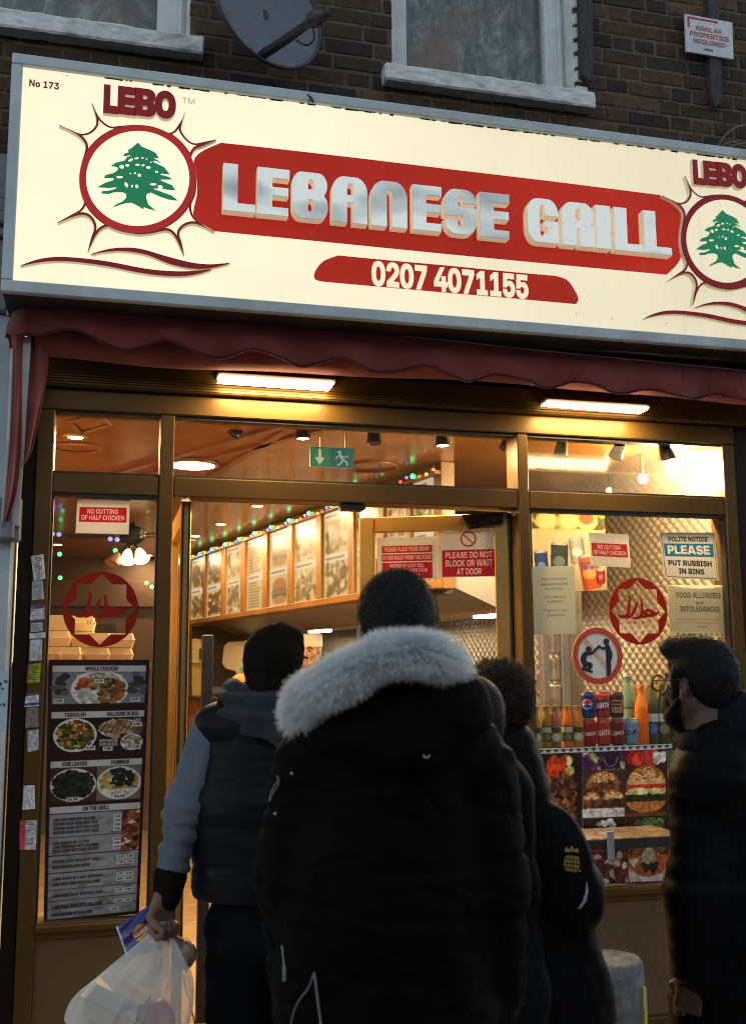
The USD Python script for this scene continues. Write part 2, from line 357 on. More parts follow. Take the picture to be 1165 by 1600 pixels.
for k, (w, fl) in enumerate(((W1, .11), (W2, .085))):
    x0, x1, z0, z1 = w['x0'], w['x1'], w['z0'], w['z1']
    yf = YB + .09
    rv = part('window_reveal', [bx(x0 - .001, x0 + .014, YB + .012, YB + .22, z0 + .02, z1), bx(x1 - .014, x1 + .001, YB + .012, YB + .22, z0 + .02, z1)], WHITE_P, bld)
    if k == 1:      # flaking white paint on the brick reveal
        rr = random.Random(5)
        for i in range(26):
            zz = z0 + .02 + i * COURSE
            part('painted_brick', bx(x1 - .004, x1 + .05 + rr.uniform(-.012, .02), YB - .009, YB + .03, zz + rr.uniform(0, .012), zz + .062 + rr.uniform(-.006, .004), .004), WHITE_P, rv)
    wn = part('window', [bx(x0 + .014, x0 + .014 + fl, yf, yf + .07, z0 + .03, z1, .006), bx(x1 - .014 - fl * 1.15, x1 - .014, yf, yf + .07, z0 + .03, z1, .006),
                         bx(x0 + .014 + fl, x1 - .014 - fl * 1.15, yf + .002, yf + .068, z0 + .03, z0 + .075, .006), bx(x1 - .05, x1 - .030, yf - .012, yf + .002, z0 + .03, z1, .004)], UPVC, bld)
    part('pane', bx(x0 + .02 + fl - .02, x1 - .1, yf + .035, yf + .041, z0 + .07, z1), GLASS, wn)
    cx = np.linspace(x0 + .05, x1 - .05, 90); cz = np.linspace(z0 + .05, z1, 6)
    gx, gz = np.meshgrid(cx, cz); gy = yf + .12 + .012 * np.sin(gx * 47) + .008 * np.sin(gx * 91 + gz)
    part('net_curtain', sheet(np.stack([gx, gy, gz], -1)[::-1], .002), NET, wn, smooth=True)
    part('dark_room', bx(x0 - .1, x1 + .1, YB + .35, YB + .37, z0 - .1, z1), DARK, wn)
    # stone sill with worn, uneven front edge
    sx0, sx1 = (x0, xz(318, 84, YB - .06)[0]) if k == 0 else (xz(601, 125, YB - .06)[0], xz(930, 168, YB - .06)[0])
    m = bx(sx0, sx1, YB - .07, YB + .10, z0 - .055, z0 + .028, .008)
    m = m.subdivide_to_size(.035); v = m.vertices.copy(); n_ = meshkit.fbm(v * 18, 3, 4) - .5; n2 = meshkit.noise(v * 55, 2) - .5
    v[:, 2] += .012 * n_ * (v[:, 2] < z0 + .02); v[:, 1] += (.022 * n_ + .006 * n2) * (v[:, 1] < YB); m.vertices = v
    part('sill', m, WHITE_P, bld, label='weathered white stone sill')
# estate agent board and the old timber posts
TIMBER = M('weathered_dark_timber', (.035, .034, .036), .85, 0, .35, 8, .6, 60, stretch=(6, 6, 1))
yb2 = YB - .05
bd = thing('agent_board', 'small white board reading SIMILAR PROPERTIES REQUIRED fixed on the brick wall at upper right', 'sign', (0, 0, 0))
cs = [at(1069.5, 21, yb2), at(1143.5, 34.5, yb2), at(1145.5, 92, yb2), at(1072, 79.5, yb2)]
q = Polygon([(c[0], c[2]) for c in cs])
part('panel', slab(q, yb2, .012), M('white_board_plastic', (.50, .53, .56), .5, 0, .14, 9), bd)
def quadmap(poly, cs, Y):
    """Unit box -> the quad TL, TR, BR, BL."""
    from shapely import transform
    c = np.array([[p[0], p[2]] for p in cs])
    def fn(a):
        s, t = a[:, :1], 1 - a[:, 1:2]
        return (c[0] * (1 - s) + c[1] * s) * (1 - t) + (c[3] * (1 - s) + c[2] * s) * t
    return transform(poly, fn)
REDINK = M('red_print', (.33, .02, .03), .5, 0, .1, 9)
for t, a in (('SIMILAR', (.20, .76, .63, .89 - .3 + .03)), ('PROPERTIES', (.09, .91, .44, .57)), ('REQUIRED', (.16, .84, .26, .385))):
    x0, x1, z0, z1 = (.22, .76, .62, .74) if t == 'SIMILAR' else a
    part('lettering', slab(quadmap(fit(t, x0, x1, z0, z1, 560), cs, yb2), yb2 - .0015, .002), REDINK, bd)
part('border_mark', slab(quadmap(unary_union([sbox(.05, .90, .66, .95), sbox(.05, .66, .09, .90), Polygon([(.62, .97), (.70, .93), (.66, .86)])]), cs, yb2), yb2 - .0015, .002), REDINK, bd)
part('small_logo', slab(quadmap(sbox(.38, .11, .56, .16), cs, yb2), yb2 - .0015, .002), M('blue_print', (.05, .08, .2), .5), bd)
solo('timber_post', slab(Polygon(XZ([(1104, -60), (1121, -60), (1129, 158), (1117, 166), (1110, 150)], yb2 + .014)), yb2 + .014, .035), TIMBER, 'dark timber batten running up behind the white agent board', 'batten')
solo('timber_post', slab(Polygon(XZ([(905, -60), (923, -60), (928, 122), (925, 127), (909, 115)], YB - .05)), YB - .05, .045), TIMBER, 'dark timber batten on the bricks right beside the right-hand window', 'batten')
# loose wires at the right edge
wires = thing('loose_cable', 'thin pale cable looping out of the brickwork above the right end of the sign', 'cable', (0, 0, 0))
for pts in ([(1118, 236), (1130, 214), (1148, 199), (1175, 193), (1200, 190)], [(1128, 226), (1145, 221), (1160, 224), (1185, 215)], [(1135, 231), (1150, 226), (1175, 231)]):
    P = smoothline([at(x, y, YB - .04 - .02 * i) for i, (x, y) in enumerate(pts)], False)
    part('wire', tube(P, .0035, 6), M('pale_cable', (.20, .17, .13), .6), wires)

# satellite dish
def dish():
    c = deep(421, 12, ((at(421, 12, YB) - EYE) @ fw) - .30); DW = (c - EYE) @ fw
    v = EYE - c; v /= np.linalg.norm(v)
    big = (rt * .63 - up * .775); big -= v * (big @ v); big /= np.linalg.norm(big)
    per = np.cross(v, big); per = per if per @ rt > 0 else -per
    n = math.cos(math.radians(47)) * v + math.sin(math.radians(47)) * per; n /= np.linalg.norm(n)
    e1 = big; e2 = np.cross(n, e1)
    R, dp = .262, .05
    th = thing('satellite_dish', 'grey-blue satellite dish with dark arm on the brick wall between the two windows', 'dish', (0, 0, 0))
    rs = np.linspace(0, 1, 9); t = np.linspace(0, 2 * np.pi, 41)
    g = np.array([[c + R * r * (np.cos(a) * e1 + .97 * np.sin(a) * e2) + n * dp * (r * r - 1) for a in t] for r in rs])
    m = sheet(g, .012)
    if np.einsum('ij,j->i', m.face_normals[:40], n).mean() < 0: m = sheet(g[:, ::-1], .012)
    part('dish', m, M('dish_grey_paint', (.085, .10, .135), .4, 0, .12, 12, .1, 40), th, smooth=40)
    rim = np.array([c + R * 1.0 * (np.cos(a) * e1 + .97 * np.sin(a) * e2) for a in t])
    part('rim', tube(rim, .0075, 8, False), M('dark_rim', (.03, .03, .035), .5), th, smooth=True)
    BLK = M('black_bracket_metal', (.02, .019, .02), .55, 0, .2, 30)
    foot = c + (deep(412, 84, DW - .06) - c); lnb = deep(489, 30, DW - .32)
    part('arm', tube([foot, foot * .5 + lnb * .5 - up * .004, lnb], [.020, .019, .017], 8), BLK, th, smooth=40)
    ax = rt * .8 + up * .25 + fw * -.1
    part('receiver', [tube([lnb - ax * .03, lnb + ax * .012, lnb + ax * .03, lnb + ax * .065], [.024, .034, .026, .02], 14), cyl(lnb + ax * .065, lnb + ax * .085, .026), cyl(lnb + ax * .05, lnb + ax * .05 - up * .05, .006)], BLK, th, smooth=40)
    P = smoothline([lnb - up * .03, deep(490, 62, DW - .24), deep(478, 70, DW - .2), deep(463, 62, DW - .16)], False)
    part('cable', tube(P, .004, 6), BLK, th)
    part('mount', cyl(c - n * dp, c - n * dp + np.array([0, YB - (c - n * dp)[1] + .02, 0]), .025), BLK, th); part('foot', cyl(foot - n * .03, foot + n * .03, .02), BLK, th)
dish()

# terrace across the street, seen only as reflections in the shop glass
opp = thing('opposite_terrace', 'dark brick terrace across the street, facing the shop', 'building', (0, -15, 0))
part('wall', bx(-24, 24, -16, -15, 0, 6.2), M('opposite_dark_brick', (.055, .045, .038), .9, 0, .3, 3), opp)
part('parapet', bx(-24, 24, -16.1, -14.9, 6.201, 6.5), M('opposite_coping', (.2, .2, .2), .8), opp)
for i in range(12):
    for z in (3.4,): part('window', bx(-22.6 + i * 3.9, -21.4 + i * 3.9, -15.02, -14.985, z, z + 1.4), M('opposite_pane', (.03, .035, .04), .1), opp)
    part('shop_window', bx(-23.4 + i * 3.9, -20.6 + i * 3.9, -15.02, -14.985, .6, 2.6), M('opposite_pane', (.03, .035, .04), .1), opp)

# ================================================================ illuminated sign box
YS = -.50                                            # the lit face
sg = thing('shop_sign', 'long illuminated cream and red fascia sign reading LEBANESE GRILL above the awning', 'sign', (0, 0, 0))
fx0, fz1 = xz(37.5, 104, YS); _, fz0 = xz(19, 440, YS); fx0 = (fx0 + xz(19, 440, YS)[0]) / 2
fz1 = np.mean([xz(37.5, 104, YS)[1], xz(583, 175.5, YS)[1], xz(1165, 250, YS)[1]]); fz0 = np.mean([xz(19, 440, YS)[1], xz(583, 486, YS)[1], xz(1165, 532, YS)[1]])
seam = xz(1149, 400, YS)[0]
ecx = xz(215.5, 279, YS - .026)
e2x = xz(1131, 361, YS - .026)                      # centre of the second emblem
fx1 = e2x[0] + (ecx[0] - fx0)
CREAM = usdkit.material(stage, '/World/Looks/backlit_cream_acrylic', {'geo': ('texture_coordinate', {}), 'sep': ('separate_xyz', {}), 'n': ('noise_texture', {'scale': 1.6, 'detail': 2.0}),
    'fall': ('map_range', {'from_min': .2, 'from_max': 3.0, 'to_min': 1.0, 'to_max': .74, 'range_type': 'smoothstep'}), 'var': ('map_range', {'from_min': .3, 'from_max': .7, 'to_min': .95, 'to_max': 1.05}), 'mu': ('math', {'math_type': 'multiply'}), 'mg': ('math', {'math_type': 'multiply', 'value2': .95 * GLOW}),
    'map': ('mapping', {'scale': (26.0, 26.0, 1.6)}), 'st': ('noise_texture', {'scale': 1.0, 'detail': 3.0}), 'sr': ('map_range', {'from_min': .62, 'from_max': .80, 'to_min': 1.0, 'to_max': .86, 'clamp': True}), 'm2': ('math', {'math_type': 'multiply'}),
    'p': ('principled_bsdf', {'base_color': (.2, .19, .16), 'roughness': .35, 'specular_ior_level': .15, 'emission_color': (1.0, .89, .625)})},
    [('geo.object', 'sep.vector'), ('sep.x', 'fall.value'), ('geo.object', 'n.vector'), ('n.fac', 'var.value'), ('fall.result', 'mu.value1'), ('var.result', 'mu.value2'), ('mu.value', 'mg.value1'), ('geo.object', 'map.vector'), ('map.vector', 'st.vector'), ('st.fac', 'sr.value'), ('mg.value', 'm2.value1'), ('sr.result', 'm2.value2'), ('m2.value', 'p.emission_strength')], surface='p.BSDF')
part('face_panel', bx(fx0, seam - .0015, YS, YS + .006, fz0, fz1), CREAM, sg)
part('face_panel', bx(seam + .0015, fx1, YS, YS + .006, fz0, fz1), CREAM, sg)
tw, bw, lw = .043, .046, .040
fr = part('frame', [bx(fx0 - lw, fx1 + lw, YS - .022, YS + .012, fz1, fz1 + tw, .004), bx(fx0 - lw, fx1 + lw, YS - .022, YS + .012, fz0 - bw, fz0, .004),
                    bx(fx0 - lw, fx0, YS - .0215, YS + .0115, fz0 + .001, fz1 - .001, .004), bx(fx1, fx1 + lw, YS - .0215, YS + .0115, fz0 + .001, fz1 - .001, .004)], ALU, sg)
part('box', [bx(fx0 - lw + .004, fx1 + lw - .004, YS + .013, YB - .012, fz0 - bw + .004, fz1 + tw - .004)], M('dark_sign_casing', (.010, .009, .008), .7, 0, .2, 6), sg)
# grime along the inside of the frame
rr = random.Random(8); gm = []
for i in range(150):
    x = rr.uniform(fx0 + .3, fx1 - .2); w_ = rr.uniform(.004, .035); top = rr.random() < .72
    h_ = rr.uniform(.002, .006)
    gm.append(bx(x, x + w_, YS - .0018, YS, (fz1 - h_) if top else fz0, fz1 if top else fz0 + h_))
part('grime', gm, M('black_grime', (.03, .025, .02), .9), sg, kind='stuff')
for hx in (485,):
    P = XZ([(480, 147), (484, 150), (487, 158), (490, 160), (486, 150), (482, 158), (481, 160)], YS - .026)
    part('hook', tube([(a, YS - .027, b) for a, b in P], .0025, 6), DARK, sg)
RED_B = ME('backlit_red_vinyl', (.45, .020, .008), .78, .22, 1.1, (.06, .005, .004))
MAROON = M('raised_maroon_acrylic', (.11, .005, .008), .35, 0, .12, 6, 0, 60, emit=(.30, .012, .015), es=.36, spec=.2)
GREEN = ME('backlit_green_vinyl', (.009, .15, .065), .9, .05, 2, (.01, .08, .04))
EDGE = M('white_letter_return', (.62, .56, .42), .5, 0, .12, 20, emit=(1, .86, .56), es=.12)  # slight emission puts the glow of the sign into these edges
z8 = lambda P: XZ(P, YS - .026, (60, 130), 320 / 1165)
z1 = lambda P: XZ(P, YS - .022, (0, 0), .5004)
z2 = lambda P: XZ(P, YS, (583, 0), .4996)
# red band
redband = Polygon(smoothline(np.vstack([XZ([(345, 223), (420, 231), (560, 247), (700, 264), (860, 283), (1030, 304.5)], YS)]), False, 2).tolist()
                  + smoothline(XZ([(1030, 304.5), (1050, 318), (1064, 336), (1061, 372), (1062, 405), (1041, 429)], YS), False, 4).tolist()
                  + XZ([(900, 416), (700, 397), (500, 377), (335, 361)], YS).tolist()
                  + smoothline(XZ([(335, 361), (306, 343), (302, 330), (308, 300), (306, 270), (303, 250), (316, 236), (345, 223)], YS), False, 4).tolist()).buffer(0)
part('red_band', slab(redband, YS - .002, .002), RED_B, sg)
cap = Polygon(np.vstack([smoothline(XZ([(528, 399), (600, 406), (700, 415), (800, 425), (868, 431)], YS), False, 2), smoothline(XZ([(868, 431), (886, 438), (898, 455), (903, 468), (899, 475)], YS), False, 4)[1:],
                         XZ([(800, 466), (650, 453), (505, 440)], YS), smoothline(XZ([(505, 440), (492, 436), (492, 424), (505, 408), (528, 399)], YS), False, 4)[1:]])).buffer(0)
part('red_capsule', slab(cap, YS - .002, .002), RED_B, sg)
num = pfit('0207 4071155', (580, 407), (823.5, 468.5), YS, 900)
a, b = xz(580, 406.5, YS), xz(825, 467, YS)
zt = (xz(580, 407, YS)[1] + xz(823, 430, YS)[1]) / 2; zb = (xz(582, 446, YS)[1] + xz(823, 468, YS)[1]) / 2
part('phone_number', slab(fit('0207 4071155', a[0], b[0], zb, zt, 900, .0006), YS - .0035, .0015), ME('backlit_cream_print', (1.0, .88, .60), .84, .03, 1, (.2, .19, .16)), sg)
# emblem
B_ = [(118, 235), (180, 262), (240, 285), (290, 275), (325, 240), (330, 200), (318, 150)]; A_ = [(305, 110), (330, 165), (360, 210), (410, 243), (470, 240), (560, 235), (650, 245), (730, 278), (770, 270), (800, 230), (820, 200)]
C_ = [(832, 165), (812, 240), (815, 275), (850, 320), (890, 340), (950, 330)]; D_ = [(1010, 318), (940, 350), (890, 372), (868, 420), (880, 480), (897, 545), (893, 620), (868, 690), (880, 750), (930, 800)]
E_ = [(1000, 842), (940, 812), (880, 795), (830, 810), (800, 850), (815, 910)]; F_ = [(828, 975), (800, 915), (770, 860), (735, 835), (690, 840), (640, 850), (560, 855), (470, 830), (410, 810), (360, 825), (325, 865), (300, 915)]
G_ = [(282, 952), (300, 880), (318, 820), (300, 770), (260, 745), (200, 755)]; H_ = [(110, 790), (190, 745), (240, 715), (262, 670), (255, 620), (235, 545), (245, 460), (262, 400), (270, 355), (250, 315), (200, 275)]
segs = [B_, A_, C_, D_, E_, F_, G_, H_]
line = []
for i, s_ in enumerate(segs): line += smoothline(s_ + [segs[(i + 1) % 8][0]], False, 5)[:-1].tolist()
TREE = [(565, 338), (590, 362), (640, 382), (668, 398), (685, 428), (655, 424), (700, 455), (660, 440), (650, 446), (715, 478), (748, 520), (700, 514), (690, 517), (745, 535), (760, 548), (695, 548), (700, 556), (760, 580), (778, 608), (735, 606), (690, 598), (650, 600), (700, 618), (760, 640), (793, 668), (740, 662), (690, 645), (640, 622), (617, 630), (612, 650), (625, 690), (668, 726), (630, 716), (600, 705), (597, 718), (570, 700), (530, 680), (500, 682), (470, 690), (422, 707), (440, 690), (480, 672), (500, 650), (498, 630), (480, 620), (430, 620), (400, 630), (360, 628), (362, 614), (400, 612), (440, 600), (445, 592), (400, 596), (335, 592), (380, 566), (425, 552), (428, 540), (372, 540), (382, 522), (430, 510), (452, 492), (450, 478), (412, 470), (440, 452), (490, 440), (510, 412), (482, 416), (488, 402), (515, 392), (508, 382), (530, 368)]
HOLES = [(525, 437, 16, 7, -25), (558, 427, 12, 6, -10), (592, 425, 7, 5, 0), (615, 431, 5, 4, 0), (474, 475, 14, 11, 10), (506, 467, 11, 8, 0), (563, 464, 14, 6, 0), (595, 467, 9, 6, -20), (625, 479, 13, 8, 10), (672, 504, 9, 6, 20), (523, 514, 6, 4, 20), (550, 511, 6, 7, 30), (574, 524, 10, 10, 40), (462, 534, 20, 7, 0), (500, 578, 9, 16, -25), (532, 586, 5, 9, 0), (559, 587, 9, 11, -20), (653, 575, 19, 7, 0), (693, 590, 15, 11, 20), (640, 450, 5, 4, 0), (515, 413, 7, 4, 0), (707, 520, 8, 4, 0)]
def emblem(dx, name_dx):
    sh = lambda P: np.asarray(P) + np.array([dx, 0])
    star = Polygon(sh(z8(line))).buffer(0); star = max(flatten(star), key=lambda p: p.area)
    ring = lambda l, r, t, b: Polygon(sh(z8([(( l + r) / 2 + (r - l) / 2 * math.cos(a), (t + b) / 2 + (b - t) / 2 * math.sin(a) + 0.0 * math.cos(a)) for a in np.linspace(0, 2 * math.pi, 97)[:-1]])))
    outer, inner = ring(233, 897, 236, 852), ring(270, 859, 270, 812)
    body = unary_union([star, outer])
    yf = YS - .026
    em = part('emblem', slab(body, yf, .026), MAROON, sg, label='raised sun and cedar emblem')
    part('emblem_edge', slab(body.buffer(.0015), yf + .003, .0225), EDGE, em)
    cell = star.buffer(-.0085).difference(outer.buffer(.004))
    for cg in flatten(cell):
        if cg.area > 2e-4: part('emblem_ground', slab(cg, yf - .0012, .001), CREAM, em)
    part('ring', slab(outer.difference(inner), yf - .0012, .001), MAROON if dx else ME('backlit_ring_red', (.36, .02, .02), .75, .1, 2, (.2, .01, .01)), em)
    part('disc', slab(inner.buffer(-.0005), yf - .0013, .001), CREAM, em)
    tree = Polygon(sh(z8(TREE))).buffer(0)
    hs = unary_union([affinity.rotate(affinity.scale(Point(x, y).buffer(1), a, b), r) for x, y, a, b, r in HOLES])
    hs = unary_union([Polygon(sh(z8(np.array(p.exterior.coords)))) for p in flatten(hs)])
    part('cedar_tree', slab(tree.difference(hs), yf - .0026, .001), GREEN, em)
    # name over the emblem
    for ch, (l, r) in zip('LEBO', ((327, 366), (371, 421), (424, 485), (487, 546))):
        t0 = 264 + (l - 327) * .105; p0 = z1([(l, t0), (r, t0 + 90)])
        g = fit(ch, p0[0][0] + dx, p0[1][0] + dx, p0[1][1], p0[0][1], 900, .0022)
        part('name_letter', slab(g, YS - .024, .023), MAROON, em); 
        part('letter_edge', slab(g.buffer(.001), YS - .021, .021), EDGE, em)
    for pts in ([(285, 793), (330, 779), (380, 773), (440, 777), (520, 800), (600, 820), (660, 825), (717, 821), (660, 836), (600, 837), (530, 823), (460, 795), (390, 783), (330, 785)],
                [(65, 829), (110, 812), (160, 803), (220, 803), (330, 815), (450, 838), (530, 846), (600, 846), (660, 841), (600, 858), (530, 861), (440, 851), (330, 829), (220, 815), (150, 815), (100, 822)]):
        sw = Polygon(sh(z1(smoothline(pts, True, 4)))).buffer(0)
        part('swoosh', slab(sw, YS - .024, .023), MAROON, em); part('swoosh_edge', slab(sw.buffer(.001), YS - .021, .021), EDGE, em)
emblem(0.0, 0)
emblem(e2x[0] - ecx[0], 1)
part('house_number', slab(pfit('No 173', (46, 123.5), (92, 140), YS, 800), YS - .002, .002), ME('red_print_lit', (.35, .02, .02), .3, .05, 3, (.10, .006, .006)), sg)
part('trade_mark', slab(pfit('TM', (284.5, 152), (304, 163), YS, 300), YS - .002, .002), ME('grey_print_lit', (.45, .36, .26), .6, .05, 3, (.1, .08, .06)), sg)
# raised block letters
def rnd(x0, z0, x1, z1, r, corners='abcd'):
    """Box with rounded corners: a = top left, b = top right, c = bottom right, d = bottom left."""
    s = sbox(x0, z0, x1, z1); r = min(r, (x1 - x0) / 2, (z1 - z0) / 2)
    for k, (cx, cz, sx, sz) in dict(a=(x0, z1, 1, -1), b=(x1, z1, -1, -1), c=(x1, z0, -1, 1), d=(x0, z0, 1, 1)).items():
        if k in corners:
            s = s.difference(sbox(*sorted((cx, cx + sx * r))[:1], *sorted((cz, cz + sz * r))[:1], max(cx, cx + sx * r), max(cz, cz + sz * r)).difference(Point(cx + sx * r, cz + sz * r).buffer(r, 12)))
    return s
def glyph(c):
    U = unary_union
    if c == 'L': return U([sbox(0, 0, .44, 1), sbox(0, 0, 1, .17)])
    if c == 'E': return U([sbox(0, 0, .46, 1), sbox(0, .80, 1, 1), sbox(0, .42, .97, .60), sbox(0, 0, .97, .17)])
    if c == 'B':
        s = U([rnd(0, .48, .98, 1, .26, 'abc'), rnd(0, 0, 1, .56, .26, 'bcd')])
        return s.difference(rnd(.44, .63, .60, .86, .09, 'ab')).difference(rnd(.44, .16, .60, .42, .09, 'bc'))
    if c == 'A': return rnd(0, 0, 1, 1, .34, 'ab').difference(rnd(.42, .60, .60, .86, .07, 'ab')).difference(sbox(.42, -.1, .60, .44))
    if c == 'N': return rnd(0, 0, 1, 1, .36, 'ab').difference(rnd(.43, -.1, .58, .82, .07, 'ab'))
    if c == 'S':
        s = rnd(0, 0, 1, 1, .34)
        s = s.difference(rnd(.42, .60, .58, .84, .08)).difference(rnd(.42, .15, .58, .42, .08)).difference(sbox(.55, .60, 1.1, .70)).difference(sbox(-.1, .30, .45, .40))
        return s
    if c == 'G':
        s = rnd(0, 0, 1, 1, .34, 'abd')
        return s.difference(rnd(.40, .14, .56, .86, .08)).difference(sbox(.5, .50, 1.1, .62)).difference(Polygon([(.5, .36), (.72, .36), (.60, .14), (.5, .14)]).intersection(sbox(.5, .22, .66, .36)))
    if c == 'R':
        s = U([rnd(0, .40, .98, 1, .32, 'abc'), sbox(0, 0, .44, .7), rnd(.54, 0, 1.0, .50, .12, 'b')])
        return s.difference(rnd(.42, .58, .58, .86, .08))
    if c == 'I': return sbox(0, 0, 1, 1)
LW = [('L', 349, 399), ('E', 402.5, 452), ('B', 457, 512), ('A', 519, 574), ('N', 580, 636), ('E', 645, 690), ('S', 694, 745), ('E', 750, 796), ('G', 824, 872), ('R', 878, 928), ('I', 931, 954), ('L', 960, 1004), ('L', 1006, 1048)]
yl = YS - .046
def lz(px, top):          # photo rows of the letters' tops and bottoms
    return (254 + (px - 350) * .1125) if top else (328.5 + (px - 350) * .0985)
zt = np.mean([xz(p, lz(p, 1), yl)[1] for p in (360, 700, 1020)]); zb = np.mean([xz(p, lz(p, 0), yl)[1] for p in (360, 700, 1020)])
SILVER = usdkit.material(stage, '/World/Looks/silvered_letter_acrylic', {'geo': ('texture_coordinate', {}), 'map': ('mapping', {'scale': (1.0, 1.0, 2.2)}), 'n': ('noise_texture', {'scale': 2.6, 'detail': 1.5, 'roughness': .4}),  # noise ramp imitates mirror reflections; a faint glow is added to the faces
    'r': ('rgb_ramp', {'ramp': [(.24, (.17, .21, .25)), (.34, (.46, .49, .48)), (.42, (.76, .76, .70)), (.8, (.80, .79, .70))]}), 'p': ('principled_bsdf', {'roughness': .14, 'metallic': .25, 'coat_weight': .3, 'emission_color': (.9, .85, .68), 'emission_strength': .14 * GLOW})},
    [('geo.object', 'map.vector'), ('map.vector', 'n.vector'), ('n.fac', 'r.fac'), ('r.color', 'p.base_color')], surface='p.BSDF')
LEDGE = M('letter_side_return', (.62, .55, .40), .35, .1, .2, 30, emit=(1, .86, .56), es=.30)  # added emission stands for sign light falling on the letter sides
for c, l, r in LW:
    m_ = (lz(l, 1) + lz(l, 0)) / 2
    x0, x1 = xz(l, m_, yl)[0], xz(r, m_ + 5, yl)[0]
    g = affinity.affine_transform(glyph(c), [x1 - x0, 0, 0, zt - zb, x0, zb])
    g = g.buffer(.003).buffer(-.003) if g.is_valid else g.buffer(0)
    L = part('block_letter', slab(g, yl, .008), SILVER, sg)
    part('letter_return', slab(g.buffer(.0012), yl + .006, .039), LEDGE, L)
# dirt runs and speckles
rr = random.Random(2)
dots = [Point(*xz(x, y, YS)).buffer(.0022) for x, y in ((753, 380), (105, 118), (235, 214), (640, 344), (900, 490), (955, 498), (1040, 506))]
part('speck', slab(unary_union(dots), YS - .003, .001), DARK, sg, kind='stuff')
# ================================================================ shopfront
YF, YG = -.04, .02                                   # face of the frame, the glass
sf = thing('shopfront', 'bronze metal framed takeaway shopfront with glass panes and open door under the red awning', 'shopfront', (0, 0, 0))
ZT, ZR1, ZR0, ZS1, ZS0 = 2.657, 2.394, 2.312, .635, .575       # glass top, rail, sill
XA0, XA1, XB1, XM0, XM1, XP0, XP1, XE0, XE1 = -.349, -.293, -.226, .200, .258, 1.800, 1.852, 2.862, 2.925
part('outer_post', bx(XA0, XA1, YF + .02, .10, 0, 2.99, .004), BRONZE_D, sf)
part('post', bx(XA1 + .002, XB1, YF, .10, 0, ZT, .004), BRONZE, sf)
part('post', bx(XM0, XM1, YF, .10, 0, ZT, .004), BRONZE, sf)
part('post', bx(XP0, XP1, YF, .10, 0, ZT, .004), BRONZE, sf)
part('post', bx(XE0, XE1, YF, .10, 0, ZT, .004), BRONZE, sf)
part('outer_post', bx(XE1 + .002, XE1 + .11, YF + .01, .10, 0, 2.99, .004), BRONZE_D, sf)
part('head_rail', bx(XA1 + .002, XE1, YF - .004, .10, ZT + .002, ZT + .088, .005), BRONZE, sf)
for a, b in ((XB1, XM0), (XM1, XP0), (XP1, XE0)):
    part('transom_rail', bx(a + .001, b - .001, YF + .004, .09, ZR0, ZR1, .004), BRONZE, sf)
    part('glazing_bead', [bx(a + .001, b - .001, YF + .012, YG - .004, ZT - .010, ZT - .001), bx(a + .001, b - .001, YF + .012, YG - .004, ZR1 + .001, ZR1 + .009)], RUBBER, sf, kind='stuff')
for a, b in ((XB1, XM0), (XP1, XE0)):
    part('sill_rail', bx(a + .001, b - .001, YF + .002, .09, ZS0, ZS1, .004), BRONZE, sf)
    part('sill_nosing', bx(a + .001, b - .001, YF - .022, YF + .001, ZS0 + .028, ZS1 - .004, .006), BRONZE, sf)
    part('stall_riser', bx(a + .001, b - .001, YF + .02, .06, .09, ZS0 - .001), M('brown_stall_panel', (.13, .075, .03), .55, .1, .25, 5, .1, 60), sf)
    part('plinth', bx(a + .001, b - .001, YF - .012, .06, 0, .088, .006), BRONZE, sf)
    part('glazing_seal', [bx(a + .001, a + .008, YF + .012, YG - .004, ZS1 + .001, ZR0 - .001), bx(b - .008, b - .001, YF + .012, YG - .004, ZS1 + .001, ZR0 - .001), bx(a + .009, b - .009, YF + .012, YG - .004, ZR0 - .014, ZR0 - .001)], RUBBER, sf, kind='stuff')
part('window_pane', bx(XB1 - .01, XM0 + .01, YG, YG + .006, ZR1 - .01, ZT + .01), GLASS, sf)
part('window_pane', bx(XB1 - .01, XM0 + .01, YG, YG + .006, ZS1 - .01, ZR0 + .01), GLASS, sf)
part('window_pane', bx(XM1 - .01, XP0 + .01, YG, YG + .006, ZR1 - .01, ZT + .01), GLASS, sf)
part('window_pane', bx(XP1 - .01, XE0 + .01, YG, YG + .006, ZS1 - .01, ZR0 + .01), GLASS, sf)
# two tilted louvre blades over the right-hand window
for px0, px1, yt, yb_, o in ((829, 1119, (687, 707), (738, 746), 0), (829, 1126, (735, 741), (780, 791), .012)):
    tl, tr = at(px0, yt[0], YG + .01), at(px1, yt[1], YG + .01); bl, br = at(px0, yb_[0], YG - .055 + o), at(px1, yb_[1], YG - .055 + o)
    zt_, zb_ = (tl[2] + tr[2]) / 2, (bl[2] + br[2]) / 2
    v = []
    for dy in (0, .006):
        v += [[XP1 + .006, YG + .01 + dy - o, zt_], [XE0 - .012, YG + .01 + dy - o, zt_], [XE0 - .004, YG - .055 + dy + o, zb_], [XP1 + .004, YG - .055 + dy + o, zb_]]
    part('louvre_blade', trimesh.convex.convex_hull(np.array(v)), MG('louvre_glass', (.95, .93, .88), .22, .12, .03), sf)  # translucent haze mixed into the glass imitates lamp bloom
# ribbed roller-shutter box and the dark board behind the awning
part('shutter_box', [bx(XA0, XE1 + .11, -.085, .09, ZT + .092, 2.865, .004)] + [bx(XA0, XE1 + .11, -.092, -.0845, ZT + .098 + i * .0115, ZT + .1045 + i * .0115) for i in range(5)], BRONZE, sf)
part('fascia_board', bx(XA0, XE1 + .11, -.03, .02, 2.868, 3.15), BRONZE_D, sf)
